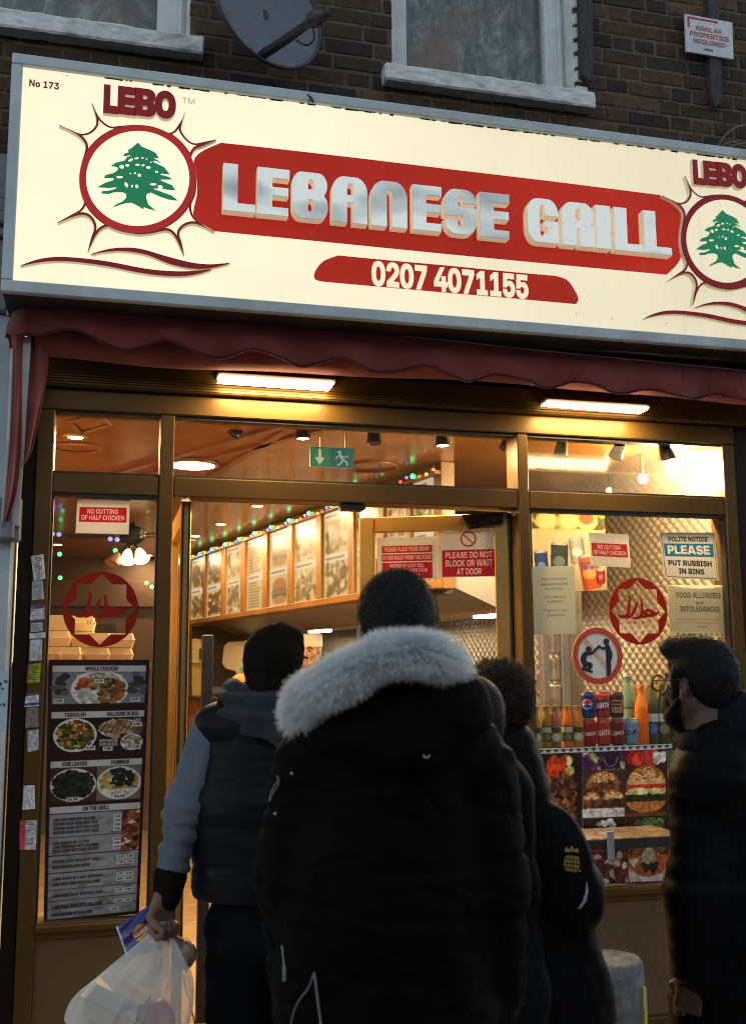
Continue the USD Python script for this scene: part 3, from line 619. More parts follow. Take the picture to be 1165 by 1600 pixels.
# open doors: the right leaf swung inwards, the left one turned edge-on
h0, h1 = np.array([XP0 - .006, .06]), np.array([1.150, .360])
dv = (h1 - h0) / np.linalg.norm(h1 - h0); dn = np.array([dv[1], -dv[0]]); dn = dn if dn[1] < 0 else -dn
DL = np.linalg.norm(h1 - h0)
def leafbox(s0, s1, n0, n1, z0, z1, b=.004):
    m = bx(s0, s1, n0, n1, z0, z1, b); v = m.vertices
    m.vertices = np.c_[h0[0] + dv[0] * v[:, 0] + dn[0] * v[:, 1], h0[1] + dv[1] * v[:, 0] + dn[1] * v[:, 1], v[:, 2]]
    m.fix_normals(); return m
def lp(s, z, n=0.0): return np.array([h0[0] + dv[0] * s + dn[0] * n, h0[1] + dv[1] * s + dn[1] * n, z])
GOLD = M('gold_bronze_door_metal', (.46, .27, .07), .36, .5, .1, 4, .05, 120)
dr = part('door', [leafbox(0, .074, -.045, 0, .02, 2.305), leafbox(DL - .072, DL, -.045, 0, .02, 2.305), leafbox(.075, DL - .073, -.044, -.001, 2.232, 2.304), leafbox(.075, DL - .073, -.044, -.001, .02, .20)], GOLD, sf, label='right door leaf swung inwards with red notices on its glass')
part('door_glass', leafbox(.07, DL - .068, -.025, -.019, .19, 2.24, 0), GLASS, dr)
part('hinge_strip', leafbox(-.004, .012, .001, .010, .02, 2.30, .003), RUBBER, dr)
part('door_closer', [trimesh.convex.convex_hull(np.vstack([lp(s, z, n) for s, z, n in ((.03, 2.298, .002), (.03, 2.298, .055), (.22, 2.298, .002), (.22, 2.298, .03), (.03, 2.258, .002), (.03, 2.262, .05), (.19, 2.23, .002), (.17, 2.23, .02))]))], BRONZE_D, dr)
d2 = part('door', [bx(.300, .342, .055, .11, .02, 2.305, .004), bx(.300, .342, .72, .80, .02, 2.305, .004), bx(.301, .341, .112, .718, 2.205, 2.304, .004), bx(.301, .341, .112, .718, .02, .2, .004)], GOLD, sf, label='left door leaf standing edge-on, open inwards')
part('door_glass', bx(.318, .324, .1, .73, .19, 2.21), GLASS, d2)
part('edge_seal', [bx(.304, .311, .049, .056, .02, 2.30), bx(.331, .338, .049, .056, .02, 2.30)], RUBBER, d2, kind='stuff')
part('door_sensor', bx(xz(532, 790, .02)[0], xz(568, 790, .02)[0], -.02, .06, ZR0 - .028, ZR0 - .002, .006), RUBBER, sf)
part('threshold', bx(XM1, XP0, -.03, .12, 0, .012, .003), M('steel_threshold', (.3, .25, .18), .4, .6, .2, 20), sf)

# neighbouring pier on the left, painted pale blue grey, with a moulded head
PIER = M('pale_blue_grey_masonry_paint', (.40, .46, .50), .7, 0, .14, 5, .35, 45)
pr = thing('neighbour_pier', 'pale blue grey painted masonry pier of the neighbouring shop at the left edge', 'pier', (0, 0, 0))
part('shaft', bx(-1.4, XA0 - .012, -.12, .3, 0, 3.02, .008), PIER, pr)
part('capital', [bx(-1.4, -.42, -.16 - d, .3, z, z + h, .008) for d, z, h in ((0, 3.022, .30), (.03, 3.324, .04), (.06, 3.366, .05), (.04, 3.418, .06), (.02, 3.48, .2))], M('grey_moulded_stone', (.20, .21, .22), .75, 0, .25, 6, .4, 40), pr)
bl = thing('fly_poster', 'torn pale blue printed poster on the pier at the left edge', 'poster', (0, 0, 0))
im, d = plot((60, 130), (168, 190, 205)); rr = random.Random(4)
for i in range(60): d.rectangle([rr.randint(0, 55), rr.randint(10, 120), 0, 0][:2] * 2 if False else [x := rr.randint(0, 54), y := rr.choice((18, 34, 40, 66, 72, 100)) + rr.randint(0, 6), x + rr.randint(2, 6), y + rr.randint(2, 7)], fill=rr.choice(((40, 55, 90), (70, 95, 140), (25, 30, 45))))
yb_ = -.1225
panel('sheet', im, at(-30, 1048, yb_), at(13, 1050, yb_), at(-30, 1140, yb_), at(10, 1142, yb_), MP('matt_print', 0, .7), bl)

# ================================================================ red awning
AW = usdkit.material(stage, '/World/Looks/faded_red_awning_cloth', {
    'geo': ('texture_coordinate', {}), 'n': ('noise_texture', {'scale': 5.0, 'detail': 6.0}), 'r': ('rgb_ramp', {'ramp': [(.3, (.19, .038, .036)), (.55, (.26, .053, .050)), (.75, (.33, .085, .080))]}),
    'n2': ('noise_texture', {'scale': 420.0, 'detail': 1.0}), 'b': ('bump', {'strength': .25, 'distance': .002}), 'p': ('principled_bsdf', {'roughness': .85, 'sheen_weight': .2}),
    'tr': ('translucent_bsdf', {'color': (.25, .03, .03)}), 'm': ('mix_closure', {'fac': .12})},
    [('geo.object', 'n.vector'), ('n.fac', 'r.fac'), ('r.color', 'p.base_color'), ('geo.object', 'n2.vector'), ('n2.fac', 'b.height'), ('b.normal', 'p.normal'), ('p.BSDF', 'm.closure1'), ('tr.BSDF', 'm.closure2')], surface='m.closure')
aw = thing('awning', 'folded dark red cloth awning with a wavy valance under the illuminated sign', 'awning', (0, 0, 0))
top = np.array([(9, 520), (13, 506), (24, 484), (40, 469), (60, 465), (200, 478), (330, 492), (583, 520.5), (870, 551), (1165, 580), (1290, 592)], float)
bot = np.array([(10, 530), (20, 526), (36, 521), (52, 521), (70, 522), (107, 517), (150, 533), (192, 546), (225, 541), (255, 535), (295, 549), (330, 559), (362, 555), (395, 549), (436, 563), (473, 572), (500, 567), (530, 562), (557, 574), (583, 583), (620, 579), (658, 573), (695, 587), (728, 596), (752, 591), (775, 586), (818, 598), (855, 606), (877, 602), (898, 597), (933, 609), (963, 616), (985, 613), (1008, 609), (1043, 619), (1073, 626), (1097, 621), (1120, 616), (1158, 630), (1190, 638), (1240, 628), (1290, 640)], float)
bs = smoothline(bot, False, 5); xs = np.unique(np.r_[np.linspace(9.5, 60, 20), np.linspace(60, 1289, 260)])
rows = 12; g = np.zeros((rows, len(xs), 3))
for j, x in enumerate(xs):
    yt, yb_ = np.interp(x, top[:, 0], top[:, 1]), np.interp(x, bs[:, 0], bs[:, 1])
    back = max(0, (42 - x) / 33) ** 2 * .13
    p0, p1 = at(x, yt, -.335 + back), at(x, yb_, -.335 + back)
    for i in range(rows):
        t = i / (rows - 1); w = .030 * t * math.sin(p0[0] * 17.2 + .6) + .006 * math.sin(p0[0] * 41 + 3 * t) * t + .008 * (meshkit.noise(np.array([p0[0] * 6, t * 2, 1.0])) - .5)
        q = p0 * (1 - t) + p1 * t; q[1] += w - .02 * math.sin(t * math.pi) + .0 ; g[i, j] = q
part('valance', sheet(g, .003), AW, aw, smooth=True)
part('valance_trim', tube(g[0] + np.array([0, -.003, .002]), .0032, 6), M('faded_trim_cord', (.32, .22, .22), .7), aw)
hem = g[-1] + np.array([0, -.002, .004]); part('valance_hem', tube(hem, .0045, 6), M('dark_red_hem_binding', (.07, .012, .015), .8), aw); part('stitch_line', tube(g[-2] * .6 + g[-1] * .4 + np.array([0, -.0032, 0]), .0012, 5), M('dark_red_hem_binding', (.07, .012, .015)), aw)
cx = np.linspace(-.30, 3.3, 60)
part('rolled_canvas', tube(np.c_[cx, -.19 + .004 * np.sin(cx * 9), 2.925 - .012 * np.sin(cx * 2.3 + 1)], .088 + .004 * np.sin(cx * 7), 20), AW, aw, smooth=40)
part('front_bar', bx(-.30, 3.3, -.31, -.275, 2.93, 2.965, .006), BRONZE_D, aw)
WM = M('white_painted_arm_metal', (.45, .44, .43), .45, .2, .15, 12)
P = lambda pts, Y: [at(x, y, Y) for x, y in pts]
arm = [at(36, 526, -.26), at(49, 526, -.26), at(29, 822, -.2), at(17, 822, -.2)]
part('folding_arm', trimesh.convex.convex_hull(np.vstack([arm, np.array(arm) + [0, .03, 0]])), WM, aw)
part('arm_rod', tube([at(19, 545, -.27), at(13, 690, -.25), at(4, 820, -.2)], .007, 8), WM, aw)
part('arm_bracket', [bx(xz(-6, 800, -.16)[0], xz(34, 800, -.16)[0], -.18, -.12, xz(10, 846, -.16)[1], xz(10, 778, -.16)[1], .006), bx(xz(2, 800, -.2)[0], xz(24, 800, -.2)[0], -.225, -.181, xz(10, 842, -.2)[1], xz(10, 815, -.2)[1], .005)], M('galvanised_bracket', (.20, .22, .24), .5, .5, .3, 18), aw)
def cloth(name, L, R, Y0, Y1, fold, n=26):
    L, R = smoothline(np.array(L, float), False, 6), smoothline(np.array(R, float), False, 6)
    L, R = L[np.linspace(0, len(L) - 1, n).astype(int)], R[np.linspace(0, len(R) - 1, n).astype(int)]
    G = np.zeros((n, 14, 3))
    for i in range(n):
        for j in range(14):
            s = j / 13; q = L[i] * (1 - s) + R[i] * s; t = i / (n - 1)
            G[i, j] = at(q[0], q[1], Y0 * (1 - t) + Y1 * t + fold * math.sin(s * 7.5 + t * 2.2))
    part(name, sheet(G, .003), AW, aw, smooth=True)
cloth('side_curtain', [(9, 522), (16, 545), (14, 650), (8, 760), (3, 822)], [(36, 528), (34, 600), (32, 700), (25, 770), (8, 824)], -.285, -.215, .018)
cloth('side_curtain', [(47, 526), (45, 600), (40, 690), (37, 720), (36.5, 724)], [(70, 532), (76, 566), (63, 640), (50, 700), (37.5, 726)], -.24, -.22, .014)

# ================================================================ the two tube lights under the awning
TUBE = ME('fluorescent_diffuser', (1.0, .74, .34), 14.0)
for k, (xa, xb, z, lab) in enumerate(((.425, .921, 2.786, 'bright white tube light under the awning above the doorway'), (1.895, 2.406, 2.761, 'bright white tube light under the awning above the right-hand window'))):
    t = thing('tube_light', lab, 'lamp', ((xa + xb) / 2, -.15, z), group=None)
    part('housing', bx(xa - .004, xb + .004, -.165, -.088, z + .021, z + .038, .004), WM, t)
    hx = [(xa + .012, z + .02), (xb - .004, z + .02), (xb - .016, z - (.000, -.006)[k]), (xa, z + (.004, .014)[k])]
    v = [[x, -.175, zz] for x, zz in hx] + [[x, -.10, zz] for x, zz in hx]
    part('diffuser', trimesh.convex.convex_hull(np.array(v)), TUBE, t)
    L = UsdLux.RectLight.Define(stage, str(t.GetPath()) + '/lamp_light'); L.CreateWidthAttr(xb - xa - .04); L.CreateHeightAttr(.05); L.CreateNormalizeAttr(True); L.CreateIntensityAttr(3.2 * GLOW); L.CreateColorAttr(Gf.Vec3f(1, .72, .32))
    L.AddTranslateOp().Set(Gf.Vec3d(0, .006, -.022)); L.AddRotateXOp().Set(18.0)

# stickers on the bronze post by the left window
STK = [((48, 869), (68, 866), (53, 908), (71, 904), (200, 205, 205), 'torn white paper label with faint print, topmost on the bronze post'),
       ((50, 909), (66, 907), (50, 938), (69, 936), (150, 155, 170), 'grey sticker residue below the topmost torn label on the bronze post'),
       ((48, 946), (70, 944), (47, 972), (70, 970), (185, 182, 190), 'purple topped small print sticker on the bronze post'),
       ((48, 974), (67, 972), (48, 988), (67, 986), (165, 165, 175), 'faded grey sticker under the purple topped one on the bronze post'),
       ((46, 990), (71, 988), (46, 998), (71, 997), (205, 205, 205), 'thin white strip of tape across the bronze post'),
       ((47, 1000), (66, 999), (46, 1033), (65, 1032), (180, 188, 195), 'pale blank sticker just under the thin strip of tape on the bronze post'),
       ((43, 1039), (64, 1036), (41, 1068), (62, 1066), (150, 165, 30), 'yellow green sticker with dark writing on the bronze post'),
       ((41, 1084), (61, 1082), (38, 1105), (61, 1103), (205, 205, 215), 'white sticker with a blue band on the bronze post'),
       ((41, 1107), (60, 1104), (39, 1138), (60, 1136), (125, 110, 110), 'brown grey worn sticker below the blue banded one on the bronze post'),
       ((43, 1142), (60, 1140), (43, 1176), (60, 1172), (170, 175, 185), 'pale grey sticker peeled at its corner, halfway down the bronze post'),
       ((37, 1228), (54, 1227), (35, 1266), (55, 1264), (205, 210, 210), 'ragged torn white sticker low on the bronze post'),
       ((31, 1283), (58, 1282), (30, 1328), (56, 1328), (195, 195, 195), 'white sticker with red side and marker scrawl, lowest on the bronze post')]
rr = random.Random(12)
for k, (a, b, c, e, col, lab) in enumerate(STK):
    w, h = 36, max(12, int((c[1] - a[1]) * 1.6)); im, d = plot((w, h), col)
    if k in (0, 2, 3, 11, 6):
        for yy in range(5, h - 3, 4):
            if k == 6 or k == 0 or rr.random() < .8: d.line([rr.randint(3, 8), yy, rr.randint(20, 33), yy], fill=tuple(int(q * .45) for q in col), width=1 + (k in (6, 0)))
    if k == 2: d.rectangle([0, 0, w, 8], fill=(110, 70, 120)); d.rectangle([0, h - 5, w, h], fill=(70, 70, 130))
    if k == 6: d.rectangle([0, 0, 5, h], fill=(150, 45, 60))
    if k == 7: d.rectangle([0, h - 9, w, h - 4], fill=(40, 60, 150)); d.rectangle([0, 0, w, 6], fill=(95, 75, 120))
    if k == 11:
        d.rectangle([0, 0, 11, h], fill=(190, 60, 70))
        for q in range(5): d.line([16 + rr.randint(-2, 2), 12 + q * 11, 30, 8 + q * 12, 20, 16 + q * 11], fill=(40, 45, 60), width=1)
    ar = np.asarray(im).astype(float) * (.8 + .4 * meshkit.noise(np.stack(np.meshgrid(np.arange(h) * .15, np.arange(w) * .15, [k], indexing='ij'), -1)[:, :, 0]))[..., None]
    ys = YF - .0025
    cs2 = [at(*q, ys) for q in (a, b, c, e)]
    # ragged outline: a cut polygon carrying the print
    mesh, colr = panel('x', np.clip(ar, 0, 255), *cs2, None, None, thick=.0012)
    t = thing('sticker', lab, 'sticker', tuple(np.mean(cs2, 0)))
    if k in (0, 1, 5, 9, 10):
        V = mesh.vertices; H_, W_ = ar.shape[:2]; jag = {}
        for i in range(H_):
            f_ = .06 + .16 * meshkit.noise(np.array([i * .23, k, 2.0])) * (k in (0, 10, 1))
            for j in range(W_):
                s = j / (W_ - 1); e_ = f_ * (1 if k != 10 else .8)
                ss = e_ * .6 + s * (1 - 1.3 * e_) ; q = i * W_ + j
                L_, R_ = V[i * W_].copy() if j == 0 else L_, mesh.vertices[i * W_ + W_ - 1]
                jag[q] = L_ * (1 - ss) + R_ * ss
        for q, p_ in jag.items(): V[q] = p_
        mesh.vertices = V
    part('print', mesh, MP('matt_print', 0, .7), t, colors=colr)

# concrete bollard on the pavement
bc = deep(957, 1600, 4.12); bc[2] = 0
bo = thing('bollard', 'stubby grey concrete bollard with a yellow strip, standing before the right-hand stall riser', 'bollard', tuple(bc))
pf = [(.0, .0), (.135, 0), (.134, .12), (.131, .28), (.128, .40), (.124, .438), (.112, .452), (.0, .462)]
m = lathe(pf, bc, 40); m = m.subdivide(); v = m.vertices; n_ = meshkit.fbm(v * 30, 3, 1) - .5
rad = v - bc; rad[:, 2] = 0; m.vertices = v + rad * (.06 * n_)[:, None] + np.array([0, 0, 1]) * (.006 * n_ * (v[:, 2] > .2))[:, None]
part('shaft', m, M('stained_concrete', (.12, .13, .145), .9, 0, .5, 14, .8, 60), bo, smooth=50)
a0 = math.atan2(*(EYE - bc)[[1, 0]]) + 1.15
part('reflector_strip', trimesh.convex.convex_hull(np.array([bc + np.array([r * math.cos(a0 + da), r * math.sin(a0 + da), z]) for r in (.125, .140) for da in (-.10, .10) for z in (.21, .36)])), M('yellow_reflector', (.42, .32, .08), .5, 0, .2, 30), bo)
# ================================================================ interior of the takeaway
rm = thing('shop_interior', 'warm wood panelled takeaway interior seen through the shopfront', 'room', (0, 0, 0))
ZC = 2.735
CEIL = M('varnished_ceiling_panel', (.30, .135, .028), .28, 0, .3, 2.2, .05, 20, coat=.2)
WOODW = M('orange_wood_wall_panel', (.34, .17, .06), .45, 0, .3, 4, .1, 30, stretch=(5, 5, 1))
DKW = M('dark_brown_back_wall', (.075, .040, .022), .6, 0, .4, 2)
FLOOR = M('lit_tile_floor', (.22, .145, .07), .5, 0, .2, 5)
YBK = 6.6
part('ceiling', bx(-.9, 3.3, .1, YBK, ZC, ZC + .1), CEIL, rm)
part('left_wall', bx(-.75, -.65, .1, YBK, 0, ZC), WOODW, rm)
part('right_wall', bx(3.05, 3.15, .1, YBK, 0, ZC), WOODW, rm)
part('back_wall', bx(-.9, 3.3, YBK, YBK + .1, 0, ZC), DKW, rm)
for i in range(10):
    for j in range(13):
        if -.64 + i * .365 < 3.0: part('floor_tile', bx(-.64 + i * .365, -.64 + i * .365 + .36, .125 + j * .5, .125 + j * .5 + .494, -.012, .001, .004), FLOOR, rm)
part('doorway', bx(xz(119, 960, 6)[0], xz(183, 960, 6)[0], YBK - .03, YBK - .002, 0, 2.05), DARK, rm)
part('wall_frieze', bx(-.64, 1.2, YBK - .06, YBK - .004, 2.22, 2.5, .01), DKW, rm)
# ceiling mouldings
for a, b in (((480, 652), (128, 752)), ((520, 664), (175, 752)), ((455, 664), (320, 748))):
    p, q = atz(*a, ZC), atz(*b, ZC); d = q - p; d /= np.linalg.norm(d); n = np.array([-d[1], d[0], 0])
    c8 = [w + n * s + np.array([0, 0, z]) for w in (p, q) for s in (-.022, .022) for z in (.001, -.018)]
    part('ceiling_moulding', trimesh.convex.convex_hull(np.array(c8)), M('dark_ceiling_trim', (.22, .10, .035), .35, 0, .2, 6), rm)
hp = [atz(x, y, ZC) for x, y in ((107, 657), (157, 646), (172, 662), (128, 675))]
part('ceiling_hatch', [cyl(hp[i] - [0, 0, .006], hp[(i + 1) % 4] - [0, 0, .006], .012, n=6) for i in range(4)], M('dark_ceiling_trim', (.2, .1, .04)), rm, kind='stuff')
for x, y, r in ((120, 698, .12), (455, 655, .13), (580, 728, .15)):
    c = atz(x, y, ZC); part('ceiling_ring', tube([c + [r * math.cos(a), r * math.sin(a), -.006] for a in np.linspace(0, 2 * math.pi, 33)], .010, 6, False), M('dark_ceiling_trim', (.2, .1, .04)), rm, smooth=True)

def disk_light(path, p, r, power, col, down=True):
    L = UsdLux.DiskLight.Define(stage, path); L.CreateRadiusAttr(r); L.CreateIntensityAttr(power * GLOW); L.CreateColorAttr(Gf.Vec3f(*col)); L.CreateNormalizeAttr(True)
    o = origin(stage.GetPrimAtPath(str(L.GetPath().GetParentPath()))); L.AddTranslateOp().Set(Gf.Vec3d(*map(float, np.asarray(p) - o)))
WARM = (1.0, .67, .33)
LAMP = ME('warm_lamp_glow', (1.0, .80, .45), 9.0)
BLACKM = M('black_lamp_metal', (.02, .018, .015), .4, .3, .15, 20)
# recessed downlights
for k, (x, y, w) in enumerate(((118, 683, 1), (402, 792, .8), (345, 820, .8), (305, 838, .7), (225, 885, .5), (235, 902, .4), (90, 850, .3))):
    c = atz(x, y, ZC) if y < 700 else deep(x, y, 1628 * (ZC - 1.6) / (1043 - y))
    c[2] = ZC; 
    if c[1] > YBK - .2: c[1] = YBK - .3
    t = thing('downlight', ['small recessed downlight in the ceiling of the left transom window', 'recessed downlight nearest above the menu boards', 'recessed downlight second along the menu boards', 'recessed downlight farthest along the menu boards', 'far recessed downlight right above the red halal sticker', 'far downlight just below another, above the halal sticker', 'far recessed downlight at the left edge of the left window'][k], 'lamp', tuple(c))
    part('trim', lathe([(.042, -.004), (.060, -.006), (.064, .001), (.04, .002)], c, 24), M('lamp_trim_brass', (.5, .34, .12), .3, .6), t, smooth=40)
    part('bulb', lathe([(0, -.0045), (.036, -.0045), (.040, .001), (0, .001)], c, 20), LAMP, t)
    if w >= .5: disk_light(str(t.GetPath()) + '/lamp_light', c - [0, 0, .012], .05, 10 * w, WARM)
# big round ceiling light
c = atz(300, 722, ZC); t = thing('ceiling_light', 'large bright round flush ceiling light behind the door transom', 'lamp', tuple(c))
part('rim', lathe([(.128, .001), (.150, -.004), (.150, -.02), (.128, -.022)], c, 32), M('lamp_trim_brass', (.5, .34, .12), .3, .6), t, smooth=40)
part('diffuser', lathe([(0, -.034), (.07, -.030), (.127, -.021), (.127, .0), (0, .001)], c, 32), ME('round_light_diffuser', (1.0, .80, .45), 8.0), t, smooth=30)
disk_light(str(t.GetPath()) + '/lamp_light', c - [0, 0, .045], .13, 44, (1, .68, .34))
# black spotlights near the window
for k, (x, y, ax, on, lab) in enumerate(((173, 652, .35, 0, 'black ceiling spotlight at the top of the left transom window'), (372, 668, -.6, 0, 'dark tilted ceiling spotlight left of the lit one above the doorway'), (473, 672, 0, 1, 'lit black ceiling spotlight left of the green exit sign top'),
        (584, 679, 0, 0, 'unlit black ceiling spotlight right of the green exit sign'), (691, 683, 0, 1, 'lit black ceiling spotlight right of centre in the door transom'), (795, 689, -.4, 0, 'dark spotlight at the right end of the door transom'),
        (877, 699, -.2, 0, 'dark spotlight at the left behind the right louvre blades'), (966, 702, -.5, 0, 'dark tilted spotlight in the middle behind the louvre blades'), (1040, 706, .3, 0, 'dark spotlight beside the glare behind the louvre blades'))):
    c = deep(x, y, 5.05); 
    t = thing('spotlight', lab, 'lamp', tuple(c)); dirn = np.array([math.sin(ax), -.05, -math.cos(ax)])
    part('stem', cyl([c[0], c[1], ZC], c - dirn * .03, .007, n=8), BLACKM, t)
    part('can', lathe([(.0, -.04), (.022, -.04), (.028, -.02), (.036, .045), (.032, .045), (.02, .0), (0, .0)], c, 20, dirn), BLACKM, t, smooth=40)
    part('bulb', lathe([(0, .030), (.029, .030), (.030, .042), (0, .044)], c, 16, dirn), LAMP if on else BLACKM, t)
    if on: disk_light(str(t.GetPath()) + '/lamp_light', c + dirn * .056, .03, 10, WARM)
# glare lamp behind the louvres
c = deep(1050, 733, 5.25); t = thing('glare_lamp', 'glaring bare floodlight behind the right-hand louvre blades', 'lamp', tuple(c))
part('bulb', trimesh.creation.icosphere(2, .035).apply_translation(c), ME('flood_bulb', (1, .84, .55), 40.0), t, smooth=True)
part('holder', cyl(c + [0, 0, .034], [c[0], c[1], ZC], .02), BLACKM, t)
s_ = UsdLux.SphereLight.Define(stage, str(t.GetPath()) + '/lamp_light'); s_.CreateRadiusAttr(.045); s_.CreateIntensityAttr(44 * GLOW); s_.CreateNormalizeAttr(True); s_.CreateColorAttr(Gf.Vec3f(1, .72, .38)); s_.AddTranslateOp().Set(Gf.Vec3d(0, 0, 0))
c2 = deep(1004, 748, 5.6); t = thing('glare_lamp', 'smaller bright lamp left of the glaring floodlight behind the louvres', 'lamp', tuple(c2))
part('bulb', trimesh.creation.icosphere(2, .026).apply_translation(c2), ME('flood_bulb', (1, .84, .55), 30.0), t, smooth=True); part('holder', cyl(c2 + [0, 0, .02], [c2[0], c2[1], ZC], .015), BLACKM, t)
c2 = deep(953, 768, 6.2); t = thing('glare_lamp', 'small round lamp low behind the middle of the louvre blades', 'lamp', tuple(c2))
part('bulb', trimesh.creation.icosphere(2, .026).apply_translation(c2), LAMP, t, smooth=True); part('holder', cyl(c2 + [0, 0, .02], [c2[0], c2[1], ZC], .012), BLACKM, t)
# ceiling fan with flower glass shades
c = deep(207, 838, 8.2)
t = thing('ceiling_fan', 'ceiling fan with two glowing flower shaped glass shades in the left window', 'fan', tuple(c))
part('motor', [lathe([(0, -.06), (.05, -.06), (.10, -.02), (.10, .05), (.04, .08), (0, .08)], c, 20), cyl(c, [c[0], c[1], ZC], .02)], BLACKM, t, smooth=40)
for k in range(5):
    a = .4 + k * 2 * math.pi / 5; dr_ = np.array([math.cos(a), math.sin(a), 0]); n = np.array([-dr_[1], dr_[0], .12])
    part('blade', trimesh.convex.convex_hull(np.array([c + dr_ * r + n * s + np.array([0, 0, z]) for r, w in ((.14, .04), (.52, .065)) for s in (-w, w) for z in (0, .008)])), M('fan_blade_wood', (.06, .03, .015), .5), t)
for k, (x, y) in enumerate(((199, 868), (219, 866), (180, 872))):
    p = deep(x, y, 8.05); dirn = p - (c + [0, 0, -.02]); dirn[2] -= .10; dirn /= np.linalg.norm(dirn)
    part('shade', lathe([(.018, -.05), (.035, -.02), (.045, .02), (.062, .055), (.058, .055), (.0, .02)], p, 20, dirn), ME('glass_shade_glow', (1, .78, .42), 3.5) if k < 2 else M('dim_shade', (.4, .25, .1), .4), t, smooth=40)
    part('arm', cyl(c + [0, 0, -.04], p - dirn * .05, .008), BLACKM, t)

# ---- menu boards along the counter, the fascia line from near right to far left
P0 = np.array([1.81, .81]); P1 = np.array([.82, 6.0]); ed = (P1 - P0) / np.linalg.norm(P1 - P0); nd = np.array([-ed[1], ed[0]]); nd = nd if nd[0] < 0 else -nd
LL = np.linalg.norm(P1 - P0)
def on_line(px, py, off=0.0):
    d = ray(px, py); o = np.append(P0 + nd * off, 0); n = np.append(nd, 0); return EYE + d * (((o - EYE) @ n) / (d @ n))
def lineq(s, off, z): return np.array([*(P0 + ed * s + nd * off), z])
def s_of(px, py=900, off=0.0): return (on_line(px, py, off)[:2] - P0) @ ed
def linebox(s0, s1, o0, o1, z0, z1, b=.004):
    m = bx(s0, s1, o0, o1, z0, z1, b); v = m.vertices
    m.vertices = np.c_[P0[0] + ed[0] * v[:, 0] + nd[0] * v[:, 1], P0[1] + ed[1] * v[:, 0] + nd[1] * v[:, 1], v[:, 2]]; m.fix_normals(); return m
ZB0, ZB1 = 2.075, 2.655
GW = M('golden_wood_frame', (.20, .092, .019), .4, 0, .18, 5, .08, 40)
SF = s_of(688)
mb = thing('menu_fascia', 'long golden wood fascia over the counter that carries the lit menu boards', 'fascia', (0, 0, 0))
part('backing', linebox(SF, LL, -.10, -.012, ZB0 - .05, ZC), GW, mb)
part('bottom_rail', linebox(SF, LL, -.012, .03, ZB0 - .05, ZB0 - .004), GW, mb)
part('top_rail', linebox(SF, LL, -.012, .03, ZB1 + .004, ZB1 + .03), GW, mb)
rr = random.Random(21)
def foodblobs(im, box, pal, n, rng, r=(3, 9)):
    d = ImageDraw.Draw(im); x0, y0, x1, y1 = box
    for i in range(n):
        x, y, a, b = rng.uniform(x0, x1), rng.uniform(y0, y1), rng.uniform(*r), rng.uniform(*r)
        c = rng.choice(pal); k = rng.uniform(.75, 1.2); d.ellipse([x - a, y - b, x + a, y + b], fill=tuple(int(min(255, q * k)) for q in c))
PALS = [[(150, 110, 35), (105, 92, 28), (225, 205, 150), (80, 82, 26), (190, 160, 90)], [(165, 90, 32), (105, 52, 20), (210, 165, 85), (85, 88, 32), (225, 205, 160)], [(130, 118, 48), (205, 180, 110), (165, 66, 26), (225, 205, 160)]]
def boardimg(k, rng):
    w, h = 64, 120; im, d = plot((w, h), (238, 214, 160)); pal = PALS[k % 3]
    for y0 in (0, 60):
        d.rectangle([0, y0, w, y0 + 10], fill=(250, 240, 215))
        d.line([4, y0 + 5, 40 + rng.randint(-8, 8), y0 + 5], fill=(120, 90, 50), width=2)
        if k == 3:
            for yy in range(y0 + 14, y0 + 56, 5):
                d.line([6, yy, rng.randint(30, 48), yy], fill=(150, 115, 70), width=2); d.line([52, yy, 58, yy], fill=(150, 115, 70), width=2)
        elif k in (4,) :
            d.ellipse([10, y0 + 16, 52, y0 + 40], fill=(200, 140, 60)); d.rectangle([10, y0 + 33, 52, y0 + 37], fill=(190, 60, 30)); d.rectangle([8, y0 + 37, 54, y0 + 42], fill=(130, 150, 50)); d.rectangle([10, y0 + 42, 52, y0 + 47], fill=(110, 60, 30)); d.ellipse([10, y0 + 44, 52, y0 + 56], fill=(215, 160, 80))
        else:
            foodblobs(im, (8, y0 + 16, 56, y0 + 54), pal, 70, rng, (2, 7))
    im = im.filter(ImageFilter.GaussianBlur(.8)); a_ = np.asarray(im, float); return Image.fromarray(np.clip((a_ / 255) ** 1.5 * 255, 0, 255).astype(np.uint8))
PX = [(300, 321), (325, 349), (355, 380), (387, 415), (422, 454), (461, 499), (507, 549), (558, 597), (606, 640), (648, 678)]
ORD = ['farthest', 'second farthest', 'third farthest', 'fourth farthest', 'fifth, burger picture', 'next after the burger one', 'nearest left of the door leaf', 'left one above the open door leaf', 'middle one above the open door leaf', 'right one above the open door leaf']
prev = LL
for k, (a, b) in enumerate(PX):
    s0, s1 = s_of(b, off=.0), s_of(a, off=.0)
    t = thing('menu_board', f'lit menu board with food pictures, {ORD[k]} in its row' if k != 3 else 'lit menu board of plain price lists, fourth from the far end over the counter', 'menu board', tuple(lineq((s0 + s1) / 2, .0, 2.3)))
    panel('print', boardimg(k, rr), lineq(s1, .004, ZB1), lineq(s0, .004, ZB1), lineq(s1, .004, ZB0), lineq(s0, .004, ZB0), MP('backlit_menu_print', .58, .3), t, thick=.012)
    part('frame_upright', linebox(s1 + .002, s_of(PX[k - 1][1]) - .002 if k else s1 + .05, -.011, .028, ZB0 - .003, ZB1 + .003), GW, t)
